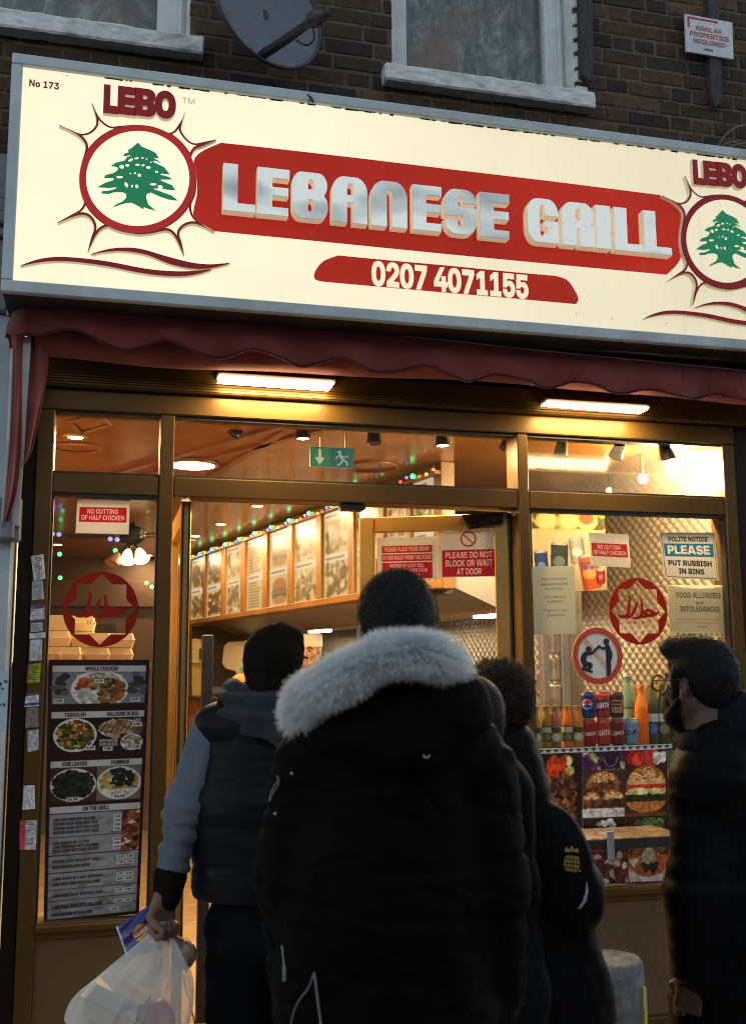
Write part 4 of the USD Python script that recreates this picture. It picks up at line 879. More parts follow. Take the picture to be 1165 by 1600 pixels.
# string of coloured lights
sl = thing('string_lights', 'string of red green and amber fairy lights along the top of the menu boards', 'lights', (0, 0, 0))
cols = [('green', (.02, .9, .18), 5), ('red', (1, .06, .02), 2.2), ('amber', (1, .45, .06), 3), ('red', (1, .06, .02), 2.2), ('blue', (.12, .2, 1), 2.0)]
pts = []
for i in range(64):
    s = s_of(301) - (s_of(301) - s_of(690)) * i / 63; pts.append(lineq(s, .045, ZB1 + .035 + .012 * math.sin(i * 1.3)))
for i in range(16):
    x = 690 + i * 7.2; pts.append(deep(x, 716 + .5 * math.sin(i) + i * .45, 6.2 + .03 * i))
part('wire', tube(smoothline(pts, False, 3), .004, 5), M('green_wire', (.02, .06, .02), .6), sl)
for i, p in enumerate(pts):
    n_, c_, e_ = cols[i % 5]; big = (i % 5 == 0)
    part('bulb', trimesh.creation.icosphere(1, .016 if big else .010).apply_translation(p - np.array([0, 0, .012])), ME('fairy_' + n_, c_, e_), sl, smooth=True)
for k, (x, y, dd, c_) in enumerate(((93, 866, 9, 'green'), (180, 860, 9, 'green'), (172, 842, 8, 'blue'), (183, 843, 8, 'blue'), (82, 834, 8, 'blue'), (92, 835, 8, 'blue'), (94, 903, 9.5, 'green'), (229, 911, 9.8, 'green'), (237, 917, 9.8, 'green'))):
    if k == 0: s2 = thing('string_lights', 'scattered small green and blue fairy lights deep inside the left window', 'lights', (0, 0, 0))
    part('bulb', trimesh.creation.icosphere(1, .018).apply_translation(deep(x, y, dd)), ME('fairy_' + c_, *[q[1:] for q in cols if q[0] == c_][0]), s2, smooth=True)
# ---- stainless extraction canopy and diamond steel wall behind the counter
STEEL = M('brushed_stainless_steel', (.45, .45, .44), .28, .9, .12, 3, .04, 200, stretch=(1, 1, 12))
SH = s_of(795, off=-.5)
hd = thing('extraction_canopy', 'long stainless steel extraction canopy under the menu boards', 'canopy', (0, 0, 0))
v = np.array([lineq(s, o, z) for s in (SH, LL + .1) for o, z in ((-.115, 2.16), (-.115, 2.05), (-.45, 1.95), (-.45, 1.92), (-.85, 1.92), (-.85, 2.16))])
part('hood', trimesh.convex.convex_hull(v), M('dull_grey_steel', (.27, .28, .285), .38, .35, .15, 3, .05, 120), hd)
part('lip', linebox(SH, LL + .1, -.449, -.435, 1.905, 1.945), M('bright_steel_lip', (.7, .66, .58), .2, .95), hd)
for s in (.6, 2.0, 3.4, 4.9):
    part('hood_lamp', linebox(s, s + .3, -.70, -.60, 1.90, 1.918), ME('hood_lamp_glow', (1, .93, .75), 7), hd)
for s in (.3, 1.9, 3.5):
    L = UsdLux.RectLight.Define(stage, str(hd.GetPath()) + f'/lamp_light_{int(s*10)}'); L.CreateWidthAttr(.12); L.CreateHeightAttr(1.2); L.CreateNormalizeAttr(True); L.CreateIntensityAttr(5 * GLOW); L.CreateColorAttr(Gf.Vec3f(1, .80, .48))
    ang = math.degrees(math.atan2(ed[1], ed[0])) - 90
    L.AddTranslateOp().Set(Gf.Vec3d(*lineq(s + .6, -.64, 1.89))); L.AddRotateZOp().Set(ang)
KO = -1.12
ns, nz = 190, 60
S_, Z_ = np.meshgrid(np.linspace(-.90, LL + .2, ns * 4), np.linspace(.9, ZC - .003, nz * 4))
u_, w_ = (S_ + Z_) / .062 * math.pi, (S_ - Z_) / .062 * math.pi
dz = .0075 * np.abs(np.sin(u_) * np.sin(w_)) ** .5
G = np.stack([P0[0] + ed[0] * S_ + nd[0] * (KO + dz), P0[1] + ed[1] * S_ + nd[1] * (KO + dz), Z_], -1)
m = sheet(G[::-1, ::-1]);
if m.face_normals[0] @ np.append(nd, 0) < 0: m = sheet(G[::-1])
solo('steel_wall', m, M('quilted_steel', (.29, .26, .205), .42, .8, .12, 2), 'quilted diamond pattern stainless steel wall behind the counter', 'wall panel', smooth=True)
# ---- serving counter
ct = thing('serving_counter', 'orange wood serving counter with a dark ledge of containers inside the shop', 'counter', (0, 0, 0))
part('front', linebox(1.2, LL + .1, -.10, -.02, 0, 1.30), WOODW, ct)
part('worktop', linebox(1.2, LL + .12, -.45, .02, 1.302, 1.34, .006), M('dark_worktop', (.04, .03, .022), .3, 0, .2, 9), ct)
for i in range(14):
    s = LL - .05 - i * .13; part('container', linebox(s - .045, s + .045, -.2, -.11, 1.342, 1.385 + .02 * (i % 3), .008), M('dark_tub_' + 'ab'[i % 2], ((.05, .035, .025), (.12, .07, .03))[i % 2], .4), ct)
# kitchen end: dark wall with a white panel and switch box
ke = thing('kitchen_end', 'dark kitchen end wall with a cream screen and fuse boxes beyond the counter', 'wall', (0, 0, 0))
q = [deep(x, y, 10.3) for x, y in ((300, 978), (560, 978), (300, 1110), (560, 1110))]
part('dark_panel', trimesh.convex.convex_hull(np.vstack([q, np.array(q) + fw * .05])), M('soot_dark_panel', (.035, .022, .014), .6, 0, .3, 4), ke)  # plain dark brown board, slightly varied by noise
def facing(name, px, depth, th, mat, r=.0):
    q = np.array([deep(x, y, depth) for x, y in px]); part(name, trimesh.convex.convex_hull(np.vstack([q, q + fw * th])), mat, ke)
CRM = M('cream_plastic', (.55, .44, .26), .5, 0, .1, 5)
facing('cream_screen', [(350, 1010), (356, 1004), (384, 1002), (387, 1008), (387, 1048), (381, 1053), (352, 1044), (347, 1036)], 10.0, .06, CRM)
facing('fuse_box', [(300, 1000), (315, 1000), (315, 1036), (300, 1036)], 10.1, .08, M('beige_metal_box', (.35, .28, .16), .5), ); facing('yellow_panel', [(300, 1038), (316, 1038), (316, 1090), (300, 1090)], 10.15, .06, M('mustard_tiles', (.30, .22, .06), .5))  # yellow lamplight on the far wall is put into the yellow panel colour
facing('socket_box', [(311, 1014), (316, 1014), (316, 1030), (311, 1030)], 10.05, .04, DARK)
facing('carton', [(368, 1044), (378, 1042), (379, 1052), (369, 1053)], 9.7, .05, M('white_carton', (.6, .58, .5), .5)); facing('blue_tub', [(378, 1042), (384, 1041), (384, 1051), (379, 1052)], 9.68, .05, M('blue_plastic', (.05, .25, .45), .4))
# upright bluish steel post just inside the doorway
c = deep(325, 1000, 5.0)
solo('steel_post', bx(c[0] - .026, c[0] + .026, c[1], c[1] + .05, 0, deep(325, 992, 5.0)[2], .004), M('blue_steel_post', (.012, .014, .021), .4, .1, .15, 6), 'slim blue grey steel post standing just inside the open door', 'post')
# dark pillar and tiled wall beyond the transom
c = deep(690, 760, 5.9); 
solo('inner_pillar', bx(c[0] - .055, c[0] + .055, c[1], c[1] + .1, 2.0, ZC, .004), M('slate_blue_pillar', (.06, .065, .085), .5, 0, .2, 9), 'slate coloured pillar at the near end of the menu boards above the door', 'pillar')
# green emergency exit sign
xs_ = thing('exit_sign', 'green emergency exit sign with arrow and running figure hanging behind the door transom', 'sign', tuple(at(518, 714, .16)))
im, d = plot((140, 68), (30, 140, 85)); d.rectangle([64, 0, 139, 67], fill=(20, 112, 100))
d.rectangle([27, 8, 35, 40], fill=(235, 240, 190)); d.polygon([(16, 36), (46, 36), (31, 60)], fill=(235, 240, 190))
MAN = (175, 215, 190); d.ellipse([88, 10, 98, 20], fill=MAN); d.line([94, 22, 104, 40], fill=MAN, width=9); d.line([104, 40, 98, 52, 86, 60], fill=MAN, width=6); d.line([104, 40, 116, 46, 118, 58], fill=MAN, width=6); d.line([96, 24, 86, 32, 82, 40], fill=MAN, width=4); d.line([97, 25, 110, 32, 120, 26], fill=MAN, width=4)
ye = .16; cs2 = [at(484, 697, ye), at(553, 701, ye), at(484, 728, ye), at(552, 732, ye)]
panel('sign_face', im.resize((110, 54), Image.LANCZOS), *cs2, MP('backlit_exit_print', .55, .4), xs_, thick=.01)
part('hanger', [cyl(at(500, 698, ye + .005), np.r_[at(500, 698, ye + .005)[:2], ZC], .0025, n=6), cyl(at(540, 700, ye + .005), np.r_[at(540, 700, ye + .005)[:2], ZC], .0025, n=6)], BLACKM, xs_, kind='stuff')

# ---- takeaway boxes stacked behind the left window
FOAM = M('pale_foam_box', (.62, .50, .30), .6, 0, .08, 8, .1, 80)
sh = solo('box_shelf', bx(-.64, .19, .10, .62, 1.60, 1.63, .004), WOODW, 'wooden shelf carrying the foam boxes behind the left window', 'shelf')
def clam(c, w, dpt, h):
    a = []
    for z0, z1, k0, k1 in ((0, h * .52, .86, 1.0), (h * .53, h, 1.0, .84)):
        a.append(trimesh.convex.convex_hull(np.array([[c[0] + sx * w / 2 * k * rr_, c[1] + sy * dpt / 2 * k * q_, c[2] + z] for z, k in ((z0, k0), (z1, k1)) for sx in (-1, 1) for sy in (-1, 1) for rr_, q_ in ((1, .82), (.86, 1))])))
    a.append(bx(c[0] - w * .515, c[0] + w * .515, c[1] - dpt * .515, c[1] + dpt * .515, c[2] + h * .505, c[2] + h * .545, .003)); return a
STACKS = [('far left', -.15, .40, .15, 3), ('second', .025, .48, .135, 3), ('middle front', -.02, .30, .12, 1), ('third', .105, .36, .12, 2), ('right', .02, .25, .10, 1)]
ST2 = [(88, 3, 40, .50, 'leftmost stack'), (128, 3, 38, .56, 'second stack from the left'), (112, 1, 30, .30, 'front pile before the second stack'), (152, 2, 38, .40, 'third stack, under the halal sticker'), (187, 2, 40, .44, 'rightmost stack')]
NM = ['bottom', 'second', 'top']
for px, n, w, dy, lab in ST2:
    c = at(px, 1000, dy); bw_ = w / 352.0 * (4.4 + dy) / 4.4 * .98; z0 = 1.63
    for i in range(n):
        hh = .062 if n < 3 else .068
        t = thing('takeaway_box', f'pale foam takeaway box, {NM[i] if n > 1 else "single"} one of the {lab}', 'food box', (c[0], dy, z0), group='takeaway boxes in the left window')
        b_ = clam(np.array([c[0] + .004 * (i % 2), dy, z0]), bw_, .14, hh)
        part('tray', b_[0], FOAM, t); part('lid', b_[1], FOAM, t); part('rim', b_[2], FOAM, t); z0 += hh + .002
# ================================================================ notices and stickers on the glass
YN = YG - .003
PRINT = MP('paper_print', 0, .55, thin=.5)
def notice(name, label, cat, img, TL, TR, BL, BR, Y=YN, mat=None, **k):
    cs = [at(*q, Y) for q in (TL, TR, BL, BR)]; t = thing(name, label, cat, tuple(np.mean(cs, 0)))
    panel('sheet', img, *cs, mat or PRINT, t, **k); return t
REDN = (196, 28, 40)
def nocut():
    im, d = plot((150, 110), (232, 228, 220)); d.rectangle([8, 34, 141, 76], fill=REDN)
    write(im, 'NO CUTTING', (30, 39, 118, 53), (245, 225, 220), 700); write(im, 'OF HALF CHICKEN', (14, 57, 136, 71), (245, 225, 220), 700); return im
notice('notice', 'white notice reading NO CUTTING OF HALF CHICKEN at the top of the left window', 'notice', nocut(), (121, 774), (203, 775), (118, 833), (201, 835), curl=lambda s, t: .004 * t * t)
notice('notice', 'white notice reading NO CUTTING OF HALF CHICKEN beside the can poster', 'notice', nocut(), (919, 832), (981, 835), (923, 884), (985, 887), YG + .009)
# door notices, on the glass of the open leaf
def doornote(img, s0, s1, z0, z1, lab):
    t = thing('notice', lab, 'notice', tuple(lp((s0 + s1) / 2, (z0 + z1) / 2, -.012)))
    # seen from the street the hinge side is on the right
    sgn = -.012 if (lp(0, 0, -.012) - lp(0, 0, 0)) @ fw > 0 else -.012
    panel('sheet', img, lp(s1, z1, DN), lp(s0, z1, DN), lp(s1, z0, DN), lp(s0, z0, DN), PRINT, t)
DN = -.016
def lsz(px, py):
    n = np.array([dn[0], dn[1], 0]); o = lp(0, 0, DN); d = ray(px, py); p = EYE + d * (((o - EYE) @ n) / (d @ n)); return (p[:2] - h0) @ dv, p[2]
im, d = plot((230, 180), (232, 226, 214))
d.rectangle([18, 36, 212, 66], fill=REDN); d.rectangle([18, 72, 212, 102], fill=REDN); d.rectangle([18, 108, 212, 176], fill=REDN)
for t_, b_ in (('PLEASE PLACE YOUR ORDER', (28, 42, 202, 60)), ('STAND BACK FROM THE DOOR', (22, 78, 208, 96)), ('MEMBER OF STAFF WILL', (48, 114, 182, 130)), ('INFORM YOU WHEN YOUR', (36, 134, 194, 150)), ('ORDER IS READY', (66, 155, 164, 171))): write(im, t_, b_, (245, 215, 210), 700)
(s1, zt1), (s0, _) = lsz(586, 840), lsz(682, 834); zb1 = lsz(640, 905)[1]
doornote(im, s0 + .002, s1 - .01, zb1, zt1 - .003, 'white door notice asking customers to place their order and stand back from the door')
im, d = plot((230, 180), (232, 226, 214)); d.ellipse([84, 2, 144, 62], outline=(190, 40, 45), width=6); d.line([96, 14, 132, 50], fill=(190, 40, 45), width=6)
d.rectangle([14, 74, 216, 176], fill=REDN)
for t_, b_ in (('PLEASE DO NOT', (26, 82, 204, 106)), ('BLOCK OR WAIT', (26, 113, 204, 138)), ('AT DOOR', (68, 146, 162, 170))): write(im, t_, b_, (245, 225, 220), 700)
(s1, zt1), (s0, _) = lsz(684, 832), lsz(779, 829)
doornote(im, s0, s1, zb1 + .004, zt1 + .004, 'white door notice reading PLEASE DO NOT BLOCK OR WAIT AT DOOR')
# halal stickers: ring with an eight pointed star cut out and brush lettering
HRED = M('red_window_vinyl', (.34, .018, .010), .6, 0, .08, 6, spec=.1)
def stroke(P, W, n=8):
    P = smoothline(P, False, 6); W = np.interp(np.linspace(0, 1, len(P)), np.linspace(0, 1, len(W)), W)
    return unary_union([unary_union([Point(*P[i]).buffer(W[i], 6), Point(*P[i + 1]).buffer(W[i + 1], 6)]).convex_hull for i in range(len(P) - 1)])
def halal(cx, cy, rx, ry, Y, lab, text):
    star = unary_union([affinity.rotate(sbox(-.665, -.665, .665, .665), a) for a in (0, 45)])
    ring = Point(0, 0).buffer(1, 48).difference(star)
    L = [stroke([(.70, -.04), (.52, -.10), (.36, -.13), (.22, -.10)], [.02, .06, .06, .03]), stroke([(.24, .03), (.34, .02), (.48, -.01), (.60, -.07)], [.02, .055, .05, .03]), stroke([(.24, .03), (.20, -.03), (.30, -.10), (.20, -.17), (.08, -.16)], [.02, .045, .05, .05, .03]),
         stroke([(.10, .38), (.13, .10), (.10, -.10), (-.02, -.20), (-.18, -.20)], [.02, .05, .06, .05, .03]), stroke([(-.02, .26), (-.12, .05), (-.24, -.12), (-.40, -.22)], [.03, .05, .05, .02]),
         stroke([(-.34, .44), (-.28, .38), (-.33, .10), (-.34, -.05), (-.46, -.16), (-.62, -.17), (-.70, -.08)], [.015, .04, .05, .05, .055, .045, .015])]
    body = unary_union([ring] + L)
    if text: body = unary_union([body, affinity.translate(affinity.scale(fit('H A L A L', -.34, .36, -.40, -.29, 500), 1, 1), 0, 0)])
    c = xz(cx, cy, Y); R = (xz(cx + rx, cy, Y)[0] - xz(cx - rx, cy, Y)[0]) / 2; Rz = (xz(cx, cy - ry, Y)[1] - xz(cx, cy + ry, Y)[1]) / 2
    body = affinity.affine_transform(body, [R, 0, 0, Rz, c[0], c[1]])
    t = thing('halal_sticker', lab, 'sticker', (c[0], Y, c[1])); part('vinyl', slab(body, Y, .0015), HRED, t)
halal(157.5, 952, 59, 59, YN, 'round red halal sticker with Arabic lettering on the left window above the menu', True)
halal(997, 955, 45.5, 52, YN, 'round red halal sticker with Arabic lettering in the right window', True)
# round sign against begging
c = xz(933, 1025, YN); R = (xz(972, 1025, YN)[0] - xz(894, 1025, YN)[0]) / 2; Rz = (xz(933, 981, YN)[1] - xz(933, 1070, YN)[1]) / 2
t = thing('pictogram_sign', 'round white pictogram sign with red ring and two black figures in the right window', 'sign', (c[0], YN, c[1]))
T = lambda g: affinity.affine_transform(g, [R, 0, 0, Rz, c[0], c[1]])
part('disc', slab(T(Point(0, 0).buffer(1, 32)), YN - .002, .002), M('white_sign_print', (.66, .64, .60), .5, 0, .05, 6), t)
part('ring', slab(T(Point(0, 0).buffer(1.0, 32).difference(Point(0, 0).buffer(.79, 32))), YN - .0035, .001), M('orange_red_print', (.50, .06, .025), .5, 0, .06, 6), t)
part('bar', slab(T(affinity.rotate(sbox(-.79, -.085, .79, .085), -49, origin=(0, 0))), YN - .003, .0005), M('pale_pink_print', (.62, .36, .30), .5), t)
fig = unary_union([Point(.36, .50).buffer(.115), stroke([(.40, .30), (.46, .05), (.42, -.15)], [.10, .13, .10]), stroke([(.40, .30), (.20, .26), (.06, .34)], [.05, .045, .04]), stroke([(.42, -.12), (.40, -.38), (.38, -.66)], [.10, .075, .06]), stroke([(.42, -.12), (.46, -.38), (.42, -.64)], [.08, .06, .05]), stroke([(.06, .34), (-.03, .26)], [.045, .04]),
                    Point(-.36, .22).buffer(.115), stroke([(-.50, .06), (-.58, -.10), (-.52, -.28)], [.09, .11, .10]), stroke([(-.48, .06), (-.26, .08), (-.06, .24)], [.05, .045, .04]), stroke([(-.52, -.28), (-.30, -.32), (-.42, -.50)], [.09, .08, .06]), stroke([(-.42, -.50), (-.26, -.56)], [.05, .04]), stroke([(-.52, -.34), (-.58, -.46), (-.40, -.48)], [.07, .06, .05])])
part('figures', slab(T(fig), YN - .0045, .001), M('black_print', (.012, .012, .02), .5), t)
# polite notice
im, d = plot((170, 140), (226, 222, 206)); d.rounded_rectangle([4, 4, 165, 135], 8, outline=(20, 20, 25), width=2)
write(im, "'POLITE NOTICE'", (20, 13, 150, 28), (15, 15, 20), 800); d.rectangle([9, 34, 160, 72], fill=(45, 125, 165)); write(im, 'PLEASE', (18, 39, 150, 66), (240, 236, 220), 900); write(im, 'PUT RUBBISH', (16, 84, 152, 101), (15, 15, 20), 850); write(im, 'IN BINS', (46, 108, 126, 125), (15, 15, 20), 850)
notice('notice', 'white polite notice sticker reading PLEASE PUT RUBBISH IN BINS in the right window', 'notice', im, (1030, 832), (1116, 832), (1038, 903), (1123, 907))
im, d = plot((180, 165), (200, 198, 176)); G_ = (62, 92, 45)
write(im, 'FOOD ALLERGIES', (24, 24, 162, 42), G_, 700); write(im, 'and', (82, 50, 106, 62), G_, 600); write(im, 'INTOLERANCES', (34, 68, 156, 86), G_, 700)
write(im, 'Please speak to our staff about the ingredients', (22, 106, 164, 113), (120, 120, 105), 400); write(im, 'in your meal, when making your order.', (32, 117, 152, 124), (120, 120, 105), 400); write(im, 'Thank you', (82, 129, 118, 137), (90, 90, 80), 500)
d.rectangle([0, 150, 180, 165], fill=(225, 215, 170)); 
for i in range(9): d.rectangle([22 + i * 17, 154, 27 + i * 17, 158], fill=(90, 75, 40))
notice('notice', 'pale sheet headed FOOD ALLERGIES and INTOLERANCES in green, in the right window', 'notice', im, (1043, 914), (1133, 915), (1046, 994), (1138, 996), YG + .010, curl=lambda s, t: .006 * np.sin(s * 3.1) * (1 - t))
im, d = plot((130, 200), (205, 210, 188)); g_ = (110, 112, 100)
for t_, y, w in (('Please keep noise', 34, 78), ('level down outside', 48, 84), ('the premises.', 62, 58), ('Think about our', 86, 68), ('neighbours', 100, 52), ('Thanks for your', 126, 70), ('cooperation.', 140, 56)): write(im, t_, (66 - w / 2, y, 66 + w / 2, y + 9), g_, 450)
notice('notice', 'pale paper asking customers to keep noise down, left in the right window', 'notice', im, (831, 886), (897, 884), (834, 992), (900, 990))

# framed menu behind the left window
MW, MH = 300, 830
im, d = plot((MW, MH), (40, 14, 16)); rr = random.Random(31)
def strip(y, h, texts):
    d.rectangle([12, y, MW - 12, y + h], fill=(196, 192, 188))
    for t_, x0, x1 in texts: write(im, t_, (x0, y + 3, x1, y + h - 3), (30, 18, 18), 850)
def dish_(box, plate, pal, n, r=(3, 9), bg=(150, 150, 150)):
    whole = im.copy(); x0, y0, x1, y1 = box; d.rectangle(box, fill=bg); d.ellipse([x0 + (x1 - x0) * plate[0], y0 + (y1 - y0) * plate[1], x0 + (x1 - x0) * plate[2], y0 + (y1 - y0) * plate[3]], fill=(215, 212, 205))
    cx, cy, rx, ry = x0 + (x1 - x0) * (plate[0] + plate[2]) / 2, y0 + (y1 - y0) * (plate[1] + plate[3]) / 2, (x1 - x0) * (plate[2] - plate[0]) / 2 * .85, (y1 - y0) * (plate[3] - plate[1]) / 2 * .82
    for i in range(n):
        a, q = rr.uniform(0, 6.28), rr.random() ** .5; x, y, s, e = cx + rx * q * math.cos(a), cy + ry * q * math.sin(a), rr.uniform(*r), rr.uniform(*r) * .7
        k = rr.uniform(.7, 1.25); c_ = pal(x, y) if callable(pal) else rr.choice(pal); d.ellipse([x - s, y - e, x + s, y + e], fill=tuple(int(min(255, v * k)) for v in c_))
    inner = im.crop(box); im.paste(whole, (0, 0)); im.paste(inner, (int(x0), int(y0)))
def price(t_, x, y, w=28, h=13): d.rectangle([x, y, x + w, y + h], fill=(220, 218, 212)); write(im, t_, (x + 3, y + 2, x + w - 3, y + h - 2), (30, 20, 20), 850)
strip(20, 20, [('WHOLE CHICKEN', 108, 205)])
dish_((12, 42, 288, 145), (.2, -.05, .82, 1.15), lambda x, y: ((190, 185, 170) if x < 150 and y > 95 else (170, 70, 25) if x < 120 else (150, 85, 35) if x > 200 else rr.choice(((60, 50, 25), (120, 75, 30), (165, 130, 70)))), 420, (4, 11), (120, 122, 125))
for i in range(30): x, y = rr.choice((rr.uniform(14, 60), rr.uniform(240, 285))), rr.uniform(44, 110); d.ellipse([x - 12, y - 8, x + 12, y + 8], fill=rr.choice(((60, 58, 55), (95, 85, 80), (35, 45, 30))))
write(im, 'WITH RICE OR CHIPS OR SPICY RICE', (84, 50, 220, 61), (235, 230, 225), 850); price('14.99', 136, 64); price('13.90', 18, 128); price('15.99', 246, 126)
strip(170, 20, [('TABOULEH', 50, 114), ('HALLOUMI IN BOX', 176, 272)])
dish_((12, 192, 150, 300), (.05, .0, .98, 1.0), [(45, 60, 22), (70, 85, 30), (30, 40, 15), (160, 50, 25), (190, 150, 50), (90, 95, 40)], 300, (3, 9), (30, 12, 14))
dish_((152, 192, 288, 300), (.0, .05, 1.0, .62), [(165, 130, 95), (190, 170, 140), (120, 85, 60)], 150, (5, 14), (30, 14, 16))
for q in range(9): d.line([158 + q * 15, 238 + (q % 2) * 6, 178 + q * 15, 206], fill=(80, 50, 35), width=3)
dish_((220, 246, 288, 300), (.0, .0, 1, 1), [(190, 185, 175), (150, 120, 80)], 50, (4, 8), (30, 14, 16))
write(im, 'WITH RICE OR', (156, 262, 212, 272), (235, 230, 225), 850); write(im, 'CHIPS OR RICE', (156, 274, 212, 284), (235, 230, 225), 850); write(im, '3 PCS', (258, 196, 280, 206), (235, 230, 225), 850); price('5.99', 116, 282); price('7.50', 168, 286); price('4.00', 254, 208); price('7.99', 254, 284)
strip(328, 20, [('VINE LEAVES', 46, 122), ('HUMMUS', 194, 250)])
dish_((12, 350, 150, 460), (.0, .03, 1.0, .97), [(18, 20, 12), (35, 38, 20), (50, 48, 25), (12, 12, 8)], 300, (4, 13), (60, 40, 38))
dish_((152, 350, 288, 460), (.0, .02, 1.0, .98), lambda x, y: ((30, 28, 18) if abs(x - 230) < 34 and y < 415 else (175, 140, 75) if y < 425 else (205, 200, 180)), 260, (3, 9), (120, 105, 85))
write(im, 'SERVED WITH BREAD', (170, 424, 276, 433), (235, 230, 225), 850); price('£4.95', 62, 444, 38); price('£4.99', 205, 442, 38)
strip(472, 20, [('ON THE GRILL', 112, 194)])
for (y0, y1, n, pr_) in ((496, 566, 4, 1), (569, 622, 3, 1), (626, 676, 2, 2), (680, 728, 2, 2), (731, 762, 1, 2), (765, 786, 1, 2), (789, 818, 1, 1)):
    d.rectangle([12, y0, 288, y1], fill=(150, 148, 150)); whole = im.copy()
    for i in range(26): x, y = rr.uniform(12, 288), rr.uniform(y0, y1); d.ellipse([x - 16, max(y0, y - 6), x + 16, min(y1, y + 6)], fill=(lambda k_: tuple(int(v * k_) for v in (150, 146, 144)))(rr.uniform(.78, 1.12)))
    inner = im.crop((12, y0, 289, y1)); im.paste(whole, (0, 0)); im.paste(inner, (12, y0))
    for i in range(n):
        y = y0 + 12 + i * (y1 - y0 - 16) / max(n, 1)
        write(im, rr.choice(('MIXED SHISH WITH CHIPS OR RICE', 'LAMB SHISH WRAP WITH HALLOUMI', 'CHICKEN SHISH WITH SPICY RICE', 'LAMB SHISH IN A BOX 1/2 CHIPS')), (24, y, 24 + rr.randint(110, 165), y + 10), (28, 22, 24), 900)
        for q in range(pr_): price(rr.choice(('9.50', '7.00', '10.00', '6.99', '11.50')), 222 + q * 28 - (14 if pr_ == 1 else 0), y - 1, 24, 11)
dish_((232, 496, 288, 622), (-.3, -.2, 1.3, 1.2), [(130, 60, 25), (90, 40, 20), (165, 90, 40), (60, 30, 18)], 90, (6, 15), (70, 35, 20))
im = im.filter(ImageFilter.GaussianBlur(.7)).resize((190, 526), Image.LANCZOS)
notice('menu_poster', 'tall dark framed menu with food pictures and price lists on the left window', 'menu', im, (76, 1031), (234, 1031), (68, 1444), (217, 1428), YG - .006, MP('gloss_print', 0, .3), thick=.006)

# can poster and lemon poster hung inside the right window
im, d = plot((150, 150), (214, 196, 150)); rr = random.Random(9)
d.rectangle([0, 0, 150, 34], fill=(80, 74, 30)); foodblobs(im, (0, 0, 150, 32), [(120, 110, 45), (90, 84, 30), (190, 160, 70)], 60, rr, (4, 12))
for x in (30, 75, 112): d.ellipse([x - 22, 2, x + 22, 38], fill=(230, 205, 110)); d.ellipse([x - 17, 6, x + 17, 34], fill=(240, 224, 160))
d.ellipse([96, 4, 126, 26], fill=(205, 110, 50))
d.rectangle([0, 38, 150, 150], fill=(222, 208, 168))
def can_(x, y, w, h, col, rot=0):
    c_ = Image.new('RGBA', (w + 2, h + 2)); q = ImageDraw.Draw(c_); q.rounded_rectangle([0, 0, w, h], 6, fill=col + (255,)); q.rectangle([2, 0, w - 2, 5], fill=(190, 190, 185, 255)); q.ellipse([4, h * .4, w - 5, h * .7], fill=tuple(min(255, v + 70) for v in col) + (255,)); sh_ = np.asarray(c_, float).copy(); sh_[..., :3] *= (.55 + .6 * np.sin(np.linspace(.25, 2.9, sh_.shape[1])))[None, :, None]; c_ = Image.fromarray(np.clip(sh_, 0, 255).astype(np.uint8)).rotate(rot, expand=True, resample=Image.BICUBIC); im.paste(c_, (x, y), c_)
can_(2, 72, 26, 56, (35, 70, 140), 4); can_(34, 58, 34, 66, (35, 50, 45), -3); can_(72, 48, 30, 50, (170, 172, 170), 6); can_(128, 52, 18, 30, (80, 140, 50)); can_(90, 78, 38, 66, (225, 100, 30), 10); can_(128, 108, 18, 30, (170, 40, 35))
write(im, 'FANTA', (98, 96, 122, 112), (60, 80, 150), 900)
notice('can_poster', 'cream poster of drink cans and lemon slices hanging inside the right window', 'poster', im, (830, 796), (944, 798), (834, 926), (948, 922), .32, MP('poster_print', 0, .5, thin=.4))
# food picture panels on the glass, with triangle borders
fp = thing('food_posters', 'grid of printed burger and meat pictures on the lower right window glass', 'posters', tuple(at(960, 1280, YN)))
def tri(w):
    im, d = plot((w * 12, 14), (200, 205, 205))
    for i in range(w): d.polygon([(i * 12 + 1, 3), (i * 12 + 10, 3), (i * 12 + 5, 11)], fill=(45, 50, 50))
    return im
def pnl(name, im, x0, x1, yl0, yl1, lab=None):
    f_ = lambda x, y: at(x, y - (x - 950) * .04, YN)
    if name == 'picture':      # print grain and uneven light of the food photographs
        im = im.resize((im.width * 2, im.height * 2), Image.BICUBIC).filter(ImageFilter.GaussianBlur(1.2)); a_ = np.asarray(im, float); yy, xx = np.mgrid[:a_.shape[0], :a_.shape[1]]; q_ = np.stack([xx * .11, yy * .11, np.full_like(xx, x0) * 1.0], -1)
        a_ = a_ * (.45 + .85 * meshkit.fbm(q_, 4, 3) + .5 * meshkit.fbm(q_ * .25, 2, 5))[..., None] * np.array([1, .95, .9]); im = Image.fromarray(np.clip(a_, 0, 255).astype(np.uint8))
    panel(name, im.filter(ImageFilter.GaussianBlur(.6)), f_(x0, yl0), f_(x1, yl0), f_(x0, yl1), f_(x1, yl1), MP('gloss_print', 0, .3), fp, lab)
pnl('border_strip', tri(26), 839, 1135, 1166.5, 1174); pnl('border_strip', tri(26), 842, 1135, 1383, 1391)
rr = random.Random(17); BRN = [(120, 72, 38), (90, 52, 28), (150, 100, 55), (60, 34, 20)]
im, d = plot((80, 140), (30, 16, 14)); foodblobs(im, (6, 30, 66, 138), BRN, 260, rr, (2, 7)); foodblobs(im, (22, 8, 60, 28), [(205, 70, 25), (225, 205, 120), (200, 50, 25)], 26, rr, (4, 9)); pnl('picture', im, 840, 908, 1176, 1322)
